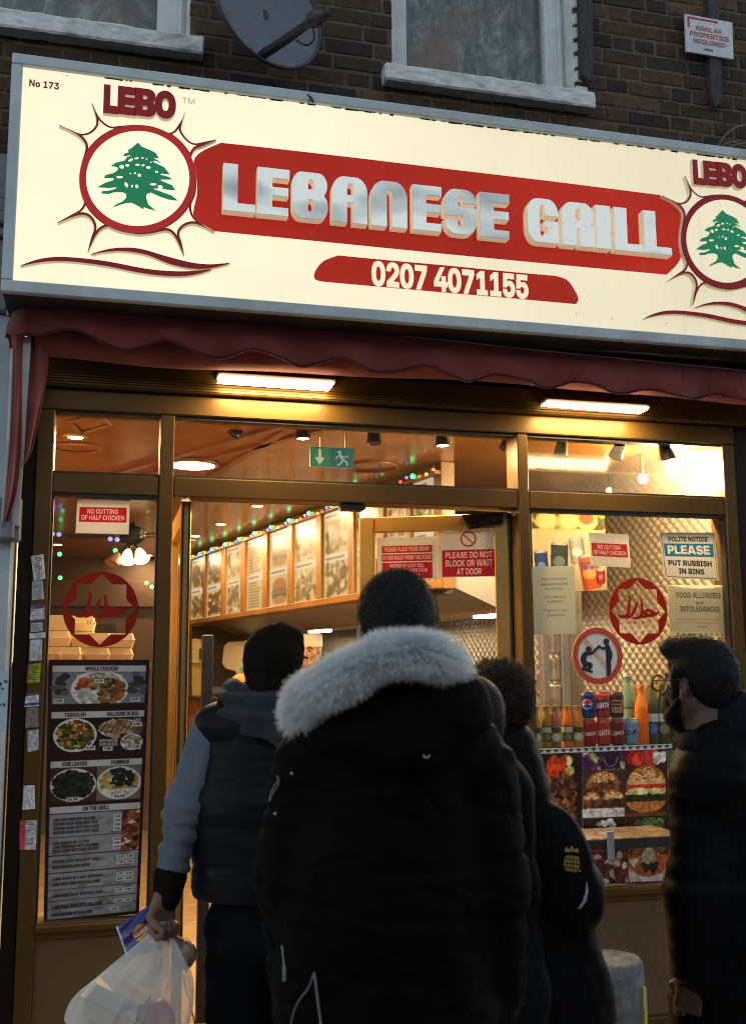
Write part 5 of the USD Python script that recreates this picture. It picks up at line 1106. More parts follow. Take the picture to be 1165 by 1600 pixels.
def bun(d, im, x0, y0, x1, y1, sesame=40):
    d.pieslice([x0, y0, x1, y1 + (y1 - y0)], 180, 360, fill=(150, 92, 38)); 
    for i in range(12): d.arc([x0 + i, y0 + i, x1 - i, y1 + (y1 - y0) - i], 190, 350, fill=(150 + 3 * i, 92 + 3 * i, 38 + 2 * i))
    for i in range(sesame):
        a, q = rr.uniform(3.4, 6.0), rr.uniform(.3, .92); x, y = (x0 + x1) / 2 + (x1 - x0) / 2 * q * math.cos(a), y1 + (y1 - y0) * q * math.sin(a); d.ellipse([x - 1.6, y - 1, x + 1.6, y + 1], fill=(225, 200, 150))
im, d = plot((80, 130), (190, 188, 186)); foodblobs(im, (0, 0, 80, 32), [(130, 160, 80), (190, 200, 150), (60, 25, 60), (90, 40, 80)], 60, rr, (4, 10)); d.rectangle([36, 0, 70, 34], fill=(40, 22, 45)); d.arc([40, -10, 66, 30], 0, 180, fill=(150, 120, 160), width=2)
d.rectangle([0, 36, 80, 130], fill=(60, 45, 35)); bun(d, im, 6, 38, 70, 66, 70); foodblobs(im, (10, 66, 66, 78), BRN, 40, rr, (3, 7)); bun(d, im, 0, 78, 34, 96, 40); bun(d, im, 36, 76, 80, 98, 50); foodblobs(im, (0, 97, 80, 108), BRN, 40, rr, (3, 6)); d.rectangle([0, 112, 80, 130], fill=(205, 205, 208)); pnl('picture', im, 910, 975, 1175, 1277, 'sesame bun picture')
im, d = plot((80, 130), (60, 30, 25)); foodblobs(im, (10, 0, 60, 26), [(185, 40, 35), (205, 70, 50), (165, 30, 30)], 40, rr, (5, 10)); foodblobs(im, (58, 8, 78, 24), [(215, 210, 205)], 14, rr, (4, 7))
bun(d, im, 3, 30, 78, 66, 80); d.rectangle([3, 58, 78, 68], fill=(205, 165, 110)); d.rectangle([0, 68, 80, 76], fill=(175, 50, 28)); d.rectangle([4, 76, 78, 86], fill=(220, 195, 115)); foodblobs(im, (4, 78, 76, 88), [(225, 205, 130), (240, 225, 160)], 30, rr, (3, 6)); d.rectangle([2, 88, 78, 98], fill=(40, 48, 20)); foodblobs(im, (2, 90, 78, 100), [(50, 62, 25), (28, 34, 14)], 40, rr, (3, 5)); d.pieslice([2, 80, 78, 122], 0, 180, fill=(175, 115, 55)); d.rectangle([0, 122, 80, 130], fill=(110, 60, 35)); pnl('picture', im, 977, 1040, 1174, 1278, 'tall burger picture')
im, d = plot((80, 120), (25, 22, 20)); foodblobs(im, (0, 5, 50, 60), [(40, 60, 30), (60, 80, 40), (150, 130, 80), (185, 170, 120)], 50, rr, (5, 11)); foodblobs(im, (0, 50, 60, 100), BRN + [(190, 190, 190)], 50, rr, (4, 9)); pnl('picture', im, 1042, 1135, 1173, 1278)
im, d = plot((80, 60), (35, 20, 18)); foodblobs(im, (30, 5, 60, 20), [(190, 185, 180)], 10, rr, (3, 6)); pnl('picture', im, 910, 975, 1279, 1320); im, d = plot((80, 60), (45, 25, 20)); foodblobs(im, (25, 0, 70, 50), [(70, 95, 45), (100, 125, 60), (40, 60, 30)], 40, rr, (6, 12)); pnl('picture', im, 977, 1040, 1280, 1320)
im, d = plot((80, 72), (70, 32, 24)); foodblobs(im, (0, 0, 80, 70), [(90, 45, 25), (130, 70, 40), (50, 28, 20), (190, 180, 170), (110, 40, 30)], 90, rr, (3, 9)); pnl('picture', im, 918, 980, 1325, 1381)
im, d = plot((80, 72), (185, 185, 190)); foodblobs(im, (0, 2, 80, 20), BRN, 40, rr, (4, 9)); d.pieslice([-5, -20, 85, 62], 0, 180, fill=(165, 85, 40)); d.ellipse([26, 6, 54, 48], fill=(150, 150, 125)); foodblobs(im, (24, 38, 56, 52), [(30, 32, 28)], 20, rr, (3, 6)); d.polygon([(0, 30), (22, 24), (10, 44)], fill=(210, 205, 200)); pnl('picture', im, 982, 1043, 1322, 1380)
im, d = plot((60, 72), (90, 60, 40)); foodblobs(im, (0, 0, 60, 70), BRN + [(200, 195, 190)], 70, rr, (4, 9)); pnl('picture', im, 1045, 1135, 1320, 1377)
im, d = plot((60, 72), (60, 40, 30)); foodblobs(im, (0, 0, 60, 70), BRN, 70, rr, (4, 9)); pnl('picture', im, 842, 915, 1326, 1384)
# ledge outside under the pictures
lg = thing('window_ledge', 'narrow brown marbled ledge with black edge and a metal clip, outside the right window', 'ledge', tuple(at(970, 1310, -.1)))
zt_ = at(970, 1309, -.33)[2]; xl, xr = xz(908, 1310, -.33)[0], xz(1070, 1308, -.33)[0]
LM = usdkit.material(stage, '/World/Looks/brown_marble', {'geo': ('texture_coordinate', {}), 'n': ('noise_texture', {'scale': 14.0, 'detail': 8.0, 'distortion': 2.0}), 'r': ('rgb_ramp', {'ramp': [(.3, (.14, .07, .035)), (.5, (.30, .18, .09)), (.65, (.45, .30, .17))]}), 'p': ('principled_bsdf', {'roughness': .25})}, [('geo.object', 'n.vector'), ('n.fac', 'r.fac'), ('r.color', 'p.base_color')], surface='p.BSDF')
part('top', bx(xl, xr, -.33, YF - .024, zt_ - .012, zt_, .003), LM, lg); part('edge', bx(xl, xr, -.336, -.3305, zt_ - .045, zt_ - .004, .002), RUBBER, lg); part('underside', bx(xl + .002, xr - .002, -.33, YF - .024, zt_ - .04, zt_ - .013), RUBBER, lg)
part('clip', [bx(*np.sort([xz(948, 1320, -.34)[0], xz(959, 1320, -.34)[0]]), -.345, -.3365, zt_ - .085, zt_ + .03, .003), bx(*np.sort([xz(948, 1320, -.34)[0], xz(959, 1320, -.34)[0]]), -.344, -.30, zt_ + .001, zt_ + .006, .002)], M('blue_grey_clip_metal', (.35, .38, .42), .35, .6), lg)

# ---- drinks on the window shelf
zs = 1.236
solo('drinks_shelf', bx(XP1 + .002, XE0 - .002, .035, .34, zs - .02, zs, .003), M('dark_shelf', (.05, .035, .025), .35, 0, .2, 6), 'dark narrow shelf of drinks inside the right window', 'shelf')
solo('shelf_backing', bx(XP1 + .002, XE0 - .002, .34, .355, .5, zs - .021), DKW, 'dark board closing the window bay under the drinks shelf', 'board')
def mglass(name, col, rough=.08):
    return usdkit.material(stage, '/World/Looks/' + name, {'p': ('principled_bsdf', {'base_color': col, 'roughness': rough, 'specular_ior_level': .6}), 'tl': ('translucent_bsdf', {'color': col}), 'm': ('mix_closure', {'fac': .45})}, [('p.BSDF', 'm.closure1'), ('tl.BSDF', 'm.closure2')], surface='m.closure')
def bottle(px, col, h, r, Y, lab, capc, label_img, neck=.5, name='bottle', neckr=.4):
    c = at(px, 1150, Y); c[2] = zs + .001; t = thing(name, lab, 'bottle', tuple(c))
    pf = [(0, 0), (r * .92, 0), (r, .008), (r, h * .58), (r * .93, h * .66), (r * neckr * 1.15, h * .84), (r * neckr, h * .88), (r * neckr, h * .95), (0, h * .95)]
    part('body', lathe(pf, c, 22), col, t, smooth=40)
    part('cap', lathe([(0, h * .945), (r * neckr * 1.2, h * .945), (r * neckr * 1.2, h), (0, h)], c, 18), capc, t, smooth=40)
    if label_img is not None:
        w, n = label_img.size; ar = srgb(label_img); v, F, cc = [], [], []
        a0 = math.atan2(EYE[1] - c[1], EYE[0] - c[0])
        for i in range(n):
            for j in range(w):
                a = a0 + (j / (w - 1) - .5) * 2.6 ; v.append(c + np.array([(r + .0012) * math.cos(a), (r + .0012) * math.sin(a), h * (.52 - .38 * i / (n - 1))])); cc.append(ar[i, j])
        g = np.array(v).reshape(n, w, 3); part('label', sheet(g, 0), MP('gloss_print', 0, .3), t, colors=np.array(cc), smooth=False)
    return t
GOLDC = M('gold_cap', (.5, .36, .12), .3, .7)
def lblimg(bg, fg, seed):
    im, d = plot((24, 30), bg); q = random.Random(seed); d.rectangle([2, 3, 21, 12], fill=fg); d.ellipse([5, 15, 18, 27], fill=tuple(min(255, v + 60) for v in bg)); return im
JU = [('pale_yellow_juice', (.50, .36, .10)), ('apple_juice', (.42, .30, .08)), ('pink_juice', (.45, .20, .14)), ('mango_juice', (.65, .26, .03)), ('orange_juice', (.60, .30, .04))]
for k, (px, lab) in enumerate(((838, 'juice bottle at the left end of the window shelf, half behind the post'), (853.5, 'gold capped yellow juice bottle, second on the window shelf'), (868, 'gold capped pinkish juice bottle, third on the window shelf'), (886.5, 'gold capped orange juice bottle, fourth on the window shelf'), (903.5, 'gold capped amber juice bottle beside the cans'))):
    bottle(px, mglass(*JU[k]), .185, .0245, .075 + .01 * (k % 2), lab, GOLDC, lblimg((50, 70, 35) if k % 2 else (150, 150, 110), (190, 190, 170) if k % 2 else (60, 70, 40), k), neckr=.62)
def can(px, z, Y, body, txt, tcol, lab, extra=None):
    c = at(px, 1150, Y); c[2] = z; r, h = .033, .122; t = thing('drink_can', lab, 'can', tuple(c))
    part('rim', [lathe([(0, 0), (r * .8, 0), (r * .8, .004), (0, .004)], c, 24), lathe([(0, h - .006), (r * .84, h - .006), (r * .86, h), (r * .78, h), (r * .74, h - .004), (0, h - .004)], c, 24)], STEEL, t, smooth=40)
    im, d = plot((90, 100), body); q = random.Random(hash(lab) % 7 if False else len(lab))
    if extra: extra(im, d)
    if txt: 
        ti, td = plot((64, 26), body); write(ti, txt, (4, 3, 60, 23), tcol, 900); ti = ti.rotate(8, fillcolor=body); im.paste(ti, (13, 38))
    ar = srgb(im); rows_ = np.r_[0, 0.0, 1]; n, w = 100, 90; a0 = math.atan2(EYE[1] - c[1], EYE[0] - c[0]); A = a0 + (np.linspace(-.5, .5, w)) * 3.3
    prof = lambda u: r * np.where(u < .06, .84 + .16 * u / .06, np.where(u > .88, 1 - .14 * (u - .88) / .12, 1))
    u = np.linspace(0, 1, n); R_ = prof(1 - u); g = np.stack([c[0] + R_[:, None] * np.cos(A), c[1] + R_[:, None] * np.sin(A), np.broadcast_to((c[2] + .004 + (h - .008) * (1 - u))[:, None], (n, w))], -1)
    part('sleeve', sheet(g), MP('can_print', 0, .25), t, colors=ar.reshape(-1, 3))
    part('can_body', lathe([(r * .8, .002), (r * .97, .012), (r * .97, h - .016), (r * .84, h - .004)], c, 24), STEEL, t, smooth=40)
def pep(im, d): d.ellipse([22, 26, 60, 64], fill=(225, 225, 230)); d.pieslice([24, 28, 58, 62], 180, 350, fill=(190, 30, 40)); d.pieslice([24, 28, 58, 62], 10, 170, fill=(30, 60, 150))
def sw(c1): return lambda im, d: [d.line([0, 70 - q, 90, 40 - q], fill=c1, width=3) for q in range(0, 9, 3)]
CANS = [(920, 0, (150, 12, 18), 'Coca', (230, 220, 215), 'red cola can with white script, bottom row of the can stack', sw((215, 200, 200))), (942.5, 0, (175, 50, 18), 'FANTA', (230, 225, 235), 'dark orange soda can in the bottom row next to the red cola can', None), (964.5, 0, (120, 30, 45), 'Coca', (220, 200, 200), 'crimson can, third in the bottom row of cans', None), (986, 0, (110, 150, 180), 'CA', (40, 60, 120), 'pale blue can at the right end of the bottom row', None),
        (920, 1, (14, 40, 110), '', (255, 255, 255), 'blue cola can with round emblem on top of the stack', pep), (942.5, 1, (165, 40, 25), 'FANTA', (225, 225, 235), 'red orange soda can on top, second of the upper row', lambda im, d: d.rectangle([0, 30, 90, 72], fill=(45, 50, 100))), (964.5, 1, (60, 30, 25), '', (230, 220, 200), 'dark brown can with cream label on the upper row', lambda im, d: [d.rectangle([22, 30, 70, 80], fill=(150, 130, 95)), d.rectangle([28, 36, 62, 44], fill=(50, 30, 25)), d.rectangle([28, 50, 62, 56], fill=(50, 30, 25))])]
for px, row, body, txt, tc, lab, ex in CANS: can(px, zs + .001 + row * .124, .085, body, txt, tc, lab, ex)
WHITEC = M('white_cap', (.6, .62, .58), .4)
bottle(983, mglass('pale_green_plastic', (.22, .36, .28)), .33, .038, .20, 'large pale green plastic water bottle behind the cans', WHITEC, lblimg((60, 100, 80), (120, 150, 130), 3), neckr=.42)
bottle(1003, mglass('orange_soda', (.75, .27, .02)), .27, .031, .10, 'bright orange soda bottle right of the can stack', M('orange_cap', (.6, .2, .03), .4), None, neckr=.42)
bottle(1020, mglass('olive_drink', (.14, .15, .035)), .29, .030, .12, 'olive green bottle with blue label strip right of the orange soda', GOLDC, lblimg((25, 60, 110), (200, 200, 190), 5), neckr=.42)
bottle(1038, mglass('green_drink', (.09, .13, .035)), .29, .030, .11, 'dark green bottle near the man with glasses', GOLDC, lblimg((60, 70, 30), (210, 205, 180), 6), neckr=.42)
bottle(1056, mglass('olive_drink2', (.16, .13, .04)), .28, .030, .13, 'olive bottle partly hidden by the man with glasses', GOLDC, None, neckr=.42)
bottle(1076, mglass('amber_drink', (.35, .15, .03)), .28, .030, .11, 'amber bottle behind the man with glasses', GOLDC, None, neckr=.42)
# wooden crisps-like bags behind bottles and a wooden stick
for k, (a, b, lab) in enumerate(((990, 1018, 'folded golden snack bag standing behind the orange soda bottle'), (1018, 1042, 'second golden snack bag behind the green bottles'))):
    q0, q1 = at(a, 1095, .22), at(b, 1092, .22); g = np.zeros((14, 12, 3)); zt_ = at(a, 1072, .22)[2]
    for i in range(14):
        for j in range(12):
            s = j / 11; t_ = i / 13; g[i, j] = [q0[0] * (1 - s) + q1[0] * s, .22 - .02 * math.sin(s * math.pi) * math.sin(t_ * math.pi) + .006 * math.sin(s * 23 + t_ * 9), zt_ * (1 - t_) + zs * t_ + .008 * math.sin(s * 19 + k) * (1 - t_)]
    solo('snack_bag', sheet(g, .004), M('golden_foil', (.45, .26, .06), .3, .4, .25, 12), lab, 'snack bag', smooth=True)
# metal upright and packets made up for a reflection behind the paper notice
up_ = thing('steel_upright', 'ribbed pale upright standing in for a reflection behind the noise notice, right window', 'cabinet', tuple(at(868, 1040, .5)))
part('upright', [bx(xz(848, 1040, .5)[0], xz(858, 1040, .5)[0], .5, .56, zs, 2.1, .003), bx(xz(878, 1040, .5)[0], xz(890, 1040, .5)[0], .5, .56, zs, 2.1, .003)], STEEL, up_, kind='stuff')
for i in range(6): part('shelf_packet', bx(xz(860, 1040, .52)[0], xz(877, 1040, .52)[0], .52, .56, zs + .02 + i * .135, zs + .14 + i * .135, .01), M('clear_packet', (.45, .42, .34), .25, .3, .4, 14, .6, 30), up_)
part('side_panel', bx(xz(890, 1040, .52)[0], xz(912, 1040, .52)[0], .52, .57, zs, 2.0, .003), M('grey_cabinet', (.16, .14, .10), .4, .3), up_)
# ================================================================ people: fields blended into continuous surfaces
Rh = np.array([math.cos(YAW), -math.sin(YAW), 0.0]); Fh = np.array([math.sin(YAW), math.cos(YAW), 0.0]); Zh = np.array([0, 0, 1.0])
def smin(a, b, k):
    h = np.maximum(k - np.abs(a - b), 0) / k; return np.minimum(a, b) - h * h * k * .25
class Field:
    def __init__(s, k=.03): s.k = k; s.p = []
    def cone(s, a, b, ra, rb=None, sc=(1, 1, 1), k=None, rot=None):
        a, b = np.asarray(a, float), np.asarray(b, float); rb = ra if rb is None else rb; sc = np.asarray(sc, float); k = k or s.k
        B = np.eye(3) if rot is None else np.asarray(rot, float)          # rows: axes in which sc is given
        T = lambda p: (p @ B.T) * sc
        A_, B_ = T(a), T(b); ba = B_ - A_; L = max(ba @ ba, 1e-12)
        def f(p):
            q = T(p) - A_; t = np.clip(q @ ba / L, 0, 1); return (np.linalg.norm(q - t[..., None] * ba, axis=-1) - (ra + (rb - ra) * t)) / sc.max()
        m = max(ra, rb) / sc.min() + k + .01; s.p.append((f, np.minimum(a, b) - m, np.maximum(a, b) + m, k, 0)); return s
    def ell(s, c, r, R=None, k=None, cut=0):
        c, r = np.asarray(c, float), np.asarray(r, float); R = np.eye(3) if R is None else np.asarray(R, float); k = k or s.k
        def f(p):
            q = (p - c) @ R.T; k0 = np.linalg.norm(q / r, axis=-1); k1 = np.linalg.norm(q / r ** 2, axis=-1); return k0 * (k0 - 1) / np.maximum(k1, 1e-9)
        m = r.max() + k + .01; s.p.append((f, c - m, c + m, k, cut)); return s
    def mesh(s, h, fn=None, cutz=None):
        lo = np.min([p[1] for p in s.p if not p[4]], 0); hi = np.max([p[2] for p in s.p if not p[4]], 0)
        n = np.ceil((hi - lo) / h).astype(int) + 2; v = np.full(n, .5, np.float32)
        for f, a, b, k, cut in s.p:
            i0 = np.clip(((a - lo) / h).astype(int), 0, n - 1); i1 = np.clip(((b - lo) / h).astype(int) + 2, 1, n)
            if (i1 <= i0).any(): continue
            g = np.stack(np.meshgrid(*[lo[q] + h * np.arange(i0[q], i1[q]) for q in range(3)], indexing='ij'), -1)
            sl = tuple(slice(i0[q], i1[q]) for q in range(3)); d = f(g).astype(np.float32)
            v[sl] = -smin(-v[sl], d, k) if cut else smin(v[sl], d, k)
        v[0] = v[-1] = .5; v[:, 0] = v[:, -1] = .5; v[:, :, 0] = v[:, :, -1] = .5
        return nets(v, lo, h)
def nets(v, lo, h):
    s = v < 0
    c = sum(s[a:s.shape[0] - 1 + a, b:s.shape[1] - 1 + b, d:s.shape[2] - 1 + d].astype(np.int8) for a in (0, 1) for b in (0, 1) for d in (0, 1))
    act = (c > 0) & (c < 8); idx = np.argwhere(act); ID = np.full(act.shape, -1, np.int64); ID[act] = np.arange(len(idx))
    P = np.zeros((len(idx), 3)); N = np.zeros(len(idx))
    cs = [(a, b, d) for a in (0, 1) for b in (0, 1) for d in (0, 1)]; val = {q: v[tuple((idx + q).T)] for q in cs}
    for q in cs:
        for ax in range(3):
            if q[ax] == 0:
                r = list(q); r[ax] = 1; r = tuple(r); x, y = val[q], val[r]; m = (x < 0) != (y < 0); t = np.where(m, x / np.where(m, x - y, 1), 0)
                e = np.zeros((len(idx), 3)); e[:] = q; e[:, ax] += t; P[m] += e[m]; N[m] += 1
    P = (idx + P / N[:, None]) * h + lo; F = []
    for ax in range(3):
        b_, c_ = (ax + 1) % 3, (ax + 2) % 3
        sl0 = [slice(None)] * 3; sl1 = [slice(None)] * 3; sl0[ax] = slice(0, -1); sl1[ax] = slice(1, None)
        d = s[tuple(sl0)].astype(np.int8) - s[tuple(sl1)].astype(np.int8); e = np.argwhere(d != 0); sg = d[tuple(e.T)]
        ok = (e[:, b_] > 0) & (e[:, c_] > 0) & (e[:, b_] < act.shape[b_]) & (e[:, c_] < act.shape[c_]); e, sg = e[ok], sg[ok]
        q = []
        for i, j in ((-1, -1), (0, -1), (0, 0), (-1, 0)):
            f = e.copy(); f[:, b_] += i; f[:, c_] += j; q.append(ID[tuple(f.T)])
        q = np.stack(q, 1); q[sg < 0] = q[sg < 0][:, ::-1]; F.append(q)
    F = np.vstack(F); m = trimesh.Trimesh(P, np.vstack([F[:, [0, 1, 2]], F[:, [0, 2, 3]]]), process=False)
    return m
def relax(m, n=4):
    trimesh.smoothing.filter_taubin(m, lamb=.5, nu=.53, iterations=n); return m
def displace(m, fn):
    n = np.array(m.vertex_normals); v = np.array(m.vertices); m.vertices = v + n * fn(v, n)[:, None]; return m
class Who:
    """A person: local axes are right, away and up as seen from the street camera's heading; origin on the ground."""
    def __init__(s, px, depth, label, cat='person', group=None, z=0.0):
        s.D = depth; p = deep(px, 1043, depth); s.O = np.array([p[0], p[1], z]); s.t = thing('person', label, cat, tuple(s.O), group)
    def Q(s, px, py, dd=0.0):
        d = ray(px, py); w = EYE + d * ((s.D + dd) / (d @ Fh)) - s.O; return np.array([w @ Rh, w @ Fh, w[2]])
    def W(s, v): v = np.asarray(v); return s.O + v[..., :1] * Rh + v[..., 1:2] * Fh + v[..., 2:] * Zh
    def world(s, m): m.vertices = s.W(np.array(m.vertices)); return m
    def add(s, name, m, mat, parent=None, label=None, smooth=True): s.world(m); return part(name, m, mat, parent or s.t, label, smooth=smooth)
def screen(P):
    d = np.asarray(P) - EYE; z = d @ fw; return 582.5 + FPX * (d @ rt) / z, 800 - FPX * (d @ up) / z, z
def surf(m, px, py, lift=.0, rad=9):
    """The point of a mesh nearest to the street at a survey pixel."""
    x, y, z = screen(m.vertices); k = np.argwhere((x - px) ** 2 + (y - py) ** 2 < rad * rad)[:, 0]
    if len(k) == 0: k = np.array([np.argmin((x - px) ** 2 + (y - py) ** 2)])
    return deep(px, py, np.quantile(z[k], .1) - lift)
def hairs(name, roots, paths, w0, w1, mat, parent):
    """Strands: paths (n, k, 3) in world coordinates."""
    o = origin(parent); n, k = paths.shape[:2]; pp = str(parent.GetPath())
    c = UsdGeom.BasisCurves.Define(stage, pp + '/' + numbered(pp, name)); c.CreateTypeAttr('linear')
    c.CreateCurveVertexCountsAttr(Vt.IntArray.FromNumpy(np.full(n, k, np.int32))); c.CreatePointsAttr(Vt.Vec3fArray.FromNumpy((paths - o).reshape(-1, 3).astype(np.float32)))
    c.CreateWidthsAttr(Vt.FloatArray.FromNumpy(np.tile(np.linspace(w0, w1, k), n).astype(np.float32))); c.SetWidthsInterpolation('vertex')
    UsdShade.MaterialBindingAPI.Apply(c.GetPrim()).Bind(mat); return tag(c.GetPrim(), kind='stuff')
def fuzz(name, m, n, length, spread, w0, mat, parent, seed, mask=None, grav=0.0, k=4, comb=(0, 0, 0)):
    """Short hair grown out of a mesh that already stands in world coordinates."""
    rg = np.random.default_rng(seed); w = m.area_faces.copy()
    if mask is not None: w = w * mask(m.triangles_center)
    f = rg.choice(len(w), n, p=w / w.sum()); b = rg.random((n, 2)); sw_ = b.sum(1) > 1; b[sw_] = 1 - b[sw_]
    T = m.triangles[f]; root = T[:, 0] + b[:, :1] * (T[:, 1] - T[:, 0]) + b[:, 1:] * (T[:, 2] - T[:, 0]); nn = m.face_normals[f]
    d = nn + rg.normal(0, spread, (n, 3)) + np.asarray(comb); d /= np.linalg.norm(d, axis=1, keepdims=True); L = length * rg.uniform(.55, 1.15, n)
    t = np.linspace(0, 1, k)[None, :, None]; bend = rg.normal(0, spread * .7, (n, 1, 3)); bend[..., 2] -= grav
    return hairs(name, root, root[:, None] + (d[:, None] * t + bend * t * t * .5) * L[:, None, None], w0, w0 * .25, mat, parent)
def rotz(a): c, s_ = math.cos(a), math.sin(a); return np.array([[c, -s_, 0], [s_, c, 0], [0, 0, 1.0]])
def axes(heading, pitch=0.0, roll=0.0):
    """Rows: right, face forward, up. heading > 0 turns to the left of straight away from the camera."""
    y = np.array([-math.sin(heading) * math.cos(pitch), math.cos(heading) * math.cos(pitch), math.sin(pitch)]); x = np.array([math.cos(heading), math.sin(heading), 0]); z = np.cross(x, y)
    return np.array([x * math.cos(roll) + z * math.sin(roll), y, z * math.cos(roll) - x * math.sin(roll)])
def head(F, c, A, s=1.0):
    """Skull, face, ears and neck; c is the middle of the head."""
    L = lambda x, y, z: np.asarray(c) + s * (x * A[0] + y * A[1] + z * A[2])
    F.ell(L(0, -.012, .033), np.array([.076, .096, .083]) * s, A, .02); F.ell(L(0, .030, -.030), np.array([.060, .060, .084]) * s, A, .03)
    F.ell(L(0, .066, -.092), np.array([.026, .022, .022]) * s, A, .025)
    for q in (-1, 1):
        F.cone(L(q * .056, -.005, -.055), L(q * .022, .062, -.093), .016 * s, .018 * s, k=.03); F.ell(L(q * .040, .062, -.025), np.array([.022, .020, .020]) * s, A, .02)
        F.ell(L(q * .031, .090, .003), np.array([.017, .012, .011]) * s, A, .008, cut=1)
        F.ell(L(q * .031, .080, .003), np.array([.0135, .0125, .0125]) * s, A, .003)
        F.cone(L(q * .012, .090, .022), L(q * .048, .076, .022), .008 * s, .006 * s, k=.010)
        F.ell(L(q * .079, -.010, -.012), np.array([.0075, .016, .026]) * s, A, .008); F.ell(L(q * .085, -.006, -.008), np.array([.005, .009, .015]) * s, A, .005, cut=1)
        F.ell(L(q * .078, -.002, -.040), np.array([.007, .010, .010]) * s, A, .006); F.ell(L(q * .012, .112, -.034), np.array([.008, .009, .007]) * s, A, .006)
    F.cone(L(0, .090, .016), L(0, .112, -.028), .0085 * s, .0125 * s, k=.012)
    F.cone(L(-.018, .090, -.060), L(.018, .090, -.060), .0075 * s, k=.006); F.cone(L(-.014, .088, -.070), L(.014, .088, -.070), .0085 * s, k=.006)
    F.ell(L(0, .101, -.0650), np.array([.022, .010, .0014]) * s, A, .002, cut=1)
    F.cone(L(0, -.022, -.055), L(0, -.045, -.185), .056 * s, .060 * s, k=.03); return L
def hand(F, w, d, n, side, curl=.25, thumb=.6, s=1.0):
    """Palm, four fingers and a thumb. w wrist, d towards the fingers, n out of the palm, side towards the thumb."""
    w, d, n = np.asarray(w, float), np.asarray(d, float), np.asarray(n, float); d /= np.linalg.norm(d); n = n - d * (n @ d); n /= np.linalg.norm(n); t = np.cross(d, n); t = t if t @ np.asarray(side) > 0 else -t
    for u in (-.028, -.010, .010, .028): F.cone(w + t * u * .7 * s, w + d * .088 * s + t * u * s, .017 * s, .0135 * s, k=.014)
    for i, (u, L) in enumerate(((.031, .076), (.0105, .084), (-.0105, .078), (-.031, .062))):
        p = w + d * .088 * s + t * u * s; a = curl * (.9 + .12 * i); seg = (.44, .32, .24); r = (.0095, .0086, .0078, .0065); ang = 0
        for q in range(3):
            ang += a * (1.0, 1.15, .8)[q]; v = d * math.cos(ang) + n * math.sin(ang) + t * u * (1.2 if q == 0 else 0) * max(0, 1 - curl); v /= np.linalg.norm(v)
            e = p + v * L * seg[q] * s; F.cone(p, e, r[q] * s, r[q + 1] * s, k=.005); p = e
    p = w + d * .022 * s + t * .026 * s; v = d * .70 + t * .62 + n * .35; v /= np.linalg.norm(v); e = p + v * .042 * s; F.cone(p, e, .0145 * s, .0115 * s, k=.012)
    v2 = d * (.9 - .4 * thumb) + n * thumb + t * (.35 - .6 * thumb); v2 /= np.linalg.norm(v2); e2 = e + v2 * .032 * s; F.cone(e, e2, .011 * s, .0095 * s, k=.006)
    v3 = v2 * .8 + n * .35 * thumb - t * .3 * thumb; v3 /= np.linalg.norm(v3); F.cone(e2, e2 + v3 * .026 * s, .0095 * s, .0075 * s, k=.005)
def joined(a, b):
    import manifold3d as mf
    try:
        A_, B_ = (mf.Manifold(mf.Mesh(np.asarray(m.vertices, np.float32), np.asarray(m.faces, np.uint32))) for m in (a, b)); r = (A_ + B_).to_mesh()
        if len(r.tri_verts) > 100: return trimesh.Trimesh(r.vert_properties[:, :3], r.tri_verts, process=False)
    except Exception: pass
    return trimesh.util.concatenate([a, b])
def figure(F, J, s=1.0):
    """The bare body under the clothes, joints in J, neck already there."""
    c = lambda a, b, ra, rb, k=.03, **q: F.cone(J[a], J[b], ra * s, rb * s, k=k, **q)
    m = (J['shl'] + J['shr']) / 2; hp = (J['hipl'] + J['hipr']) / 2
    F.cone(m - Zh * .06, hp + Zh * .06, .105 * s, .10 * s, k=.05); F.cone(J['neck'], m - Zh * .03, .058 * s, .07 * s, k=.04)
    for q in 'lr':
        F.cone(m, J['sh' + q], .06 * s, .052 * s, k=.04); c('sh' + q, 'el' + q, .050, .038); c('el' + q, 'wr' + q, .038, .026)
        F.cone(hp, J['hip' + q], .10 * s, .085 * s, k=.04); c('hip' + q, 'kn' + q, .080, .055); c('kn' + q, 'an' + q, .052, .036); F.cone(J['an' + q] - Zh * .02, J['an' + q] - Zh * .05 + J['toe'] * .12, .034, .028, k=.03)
def stand(o=(0, 0), H=1.75, head_=0.0, feet=.10):
    """Joints of a standing person turned by heading."""
    A = axes(head_); k = H / 1.75; P = lambda x, y, z: np.array([o[0], o[1], 0]) + k * (x * A[0] + y * A[1]) + np.array([0, 0, z * k])
    J = dict(neck=P(0, -.02, 1.50), shl=P(-.185, -.01, 1.425), shr=P(.185, -.01, 1.425), ell=P(-.235, -.04, 1.13), elr=P(.235, -.04, 1.13), wrl=P(-.25, .04, .885), wrr=P(.25, .04, .885),
             hipl=P(-.085, 0, .90), hipr=P(.085, 0, .90), knl=P(-feet, .02, .49), knr=P(feet, .02, .49), anl=P(-feet - .01, -.03, .09), anr=P(feet + .01, -.03, .09), toe=A[1], head=P(0, .01, 1.632), A=A)
    return J
def shoes(who, J, mat):
    for q in 'lr':
        F = Field(.02); a = J['an' + q].copy(); F.cone(a + J['toe'] * -.04 + Zh * (.035 - a[2]), a + J['toe'] * .17 + Zh * (.032 - a[2]), .042, .034); F.cone(a + Zh * (.05 - a[2]), a + Zh * (.11 - a[2]), .042, .045)
        F.ell(a + J['toe'] * .05 - Zh * (a[2] + .02), (.4, .4, .02), None, .002, cut=1)
        who.add('shoe', relax(F.mesh(.008), 3), mat)
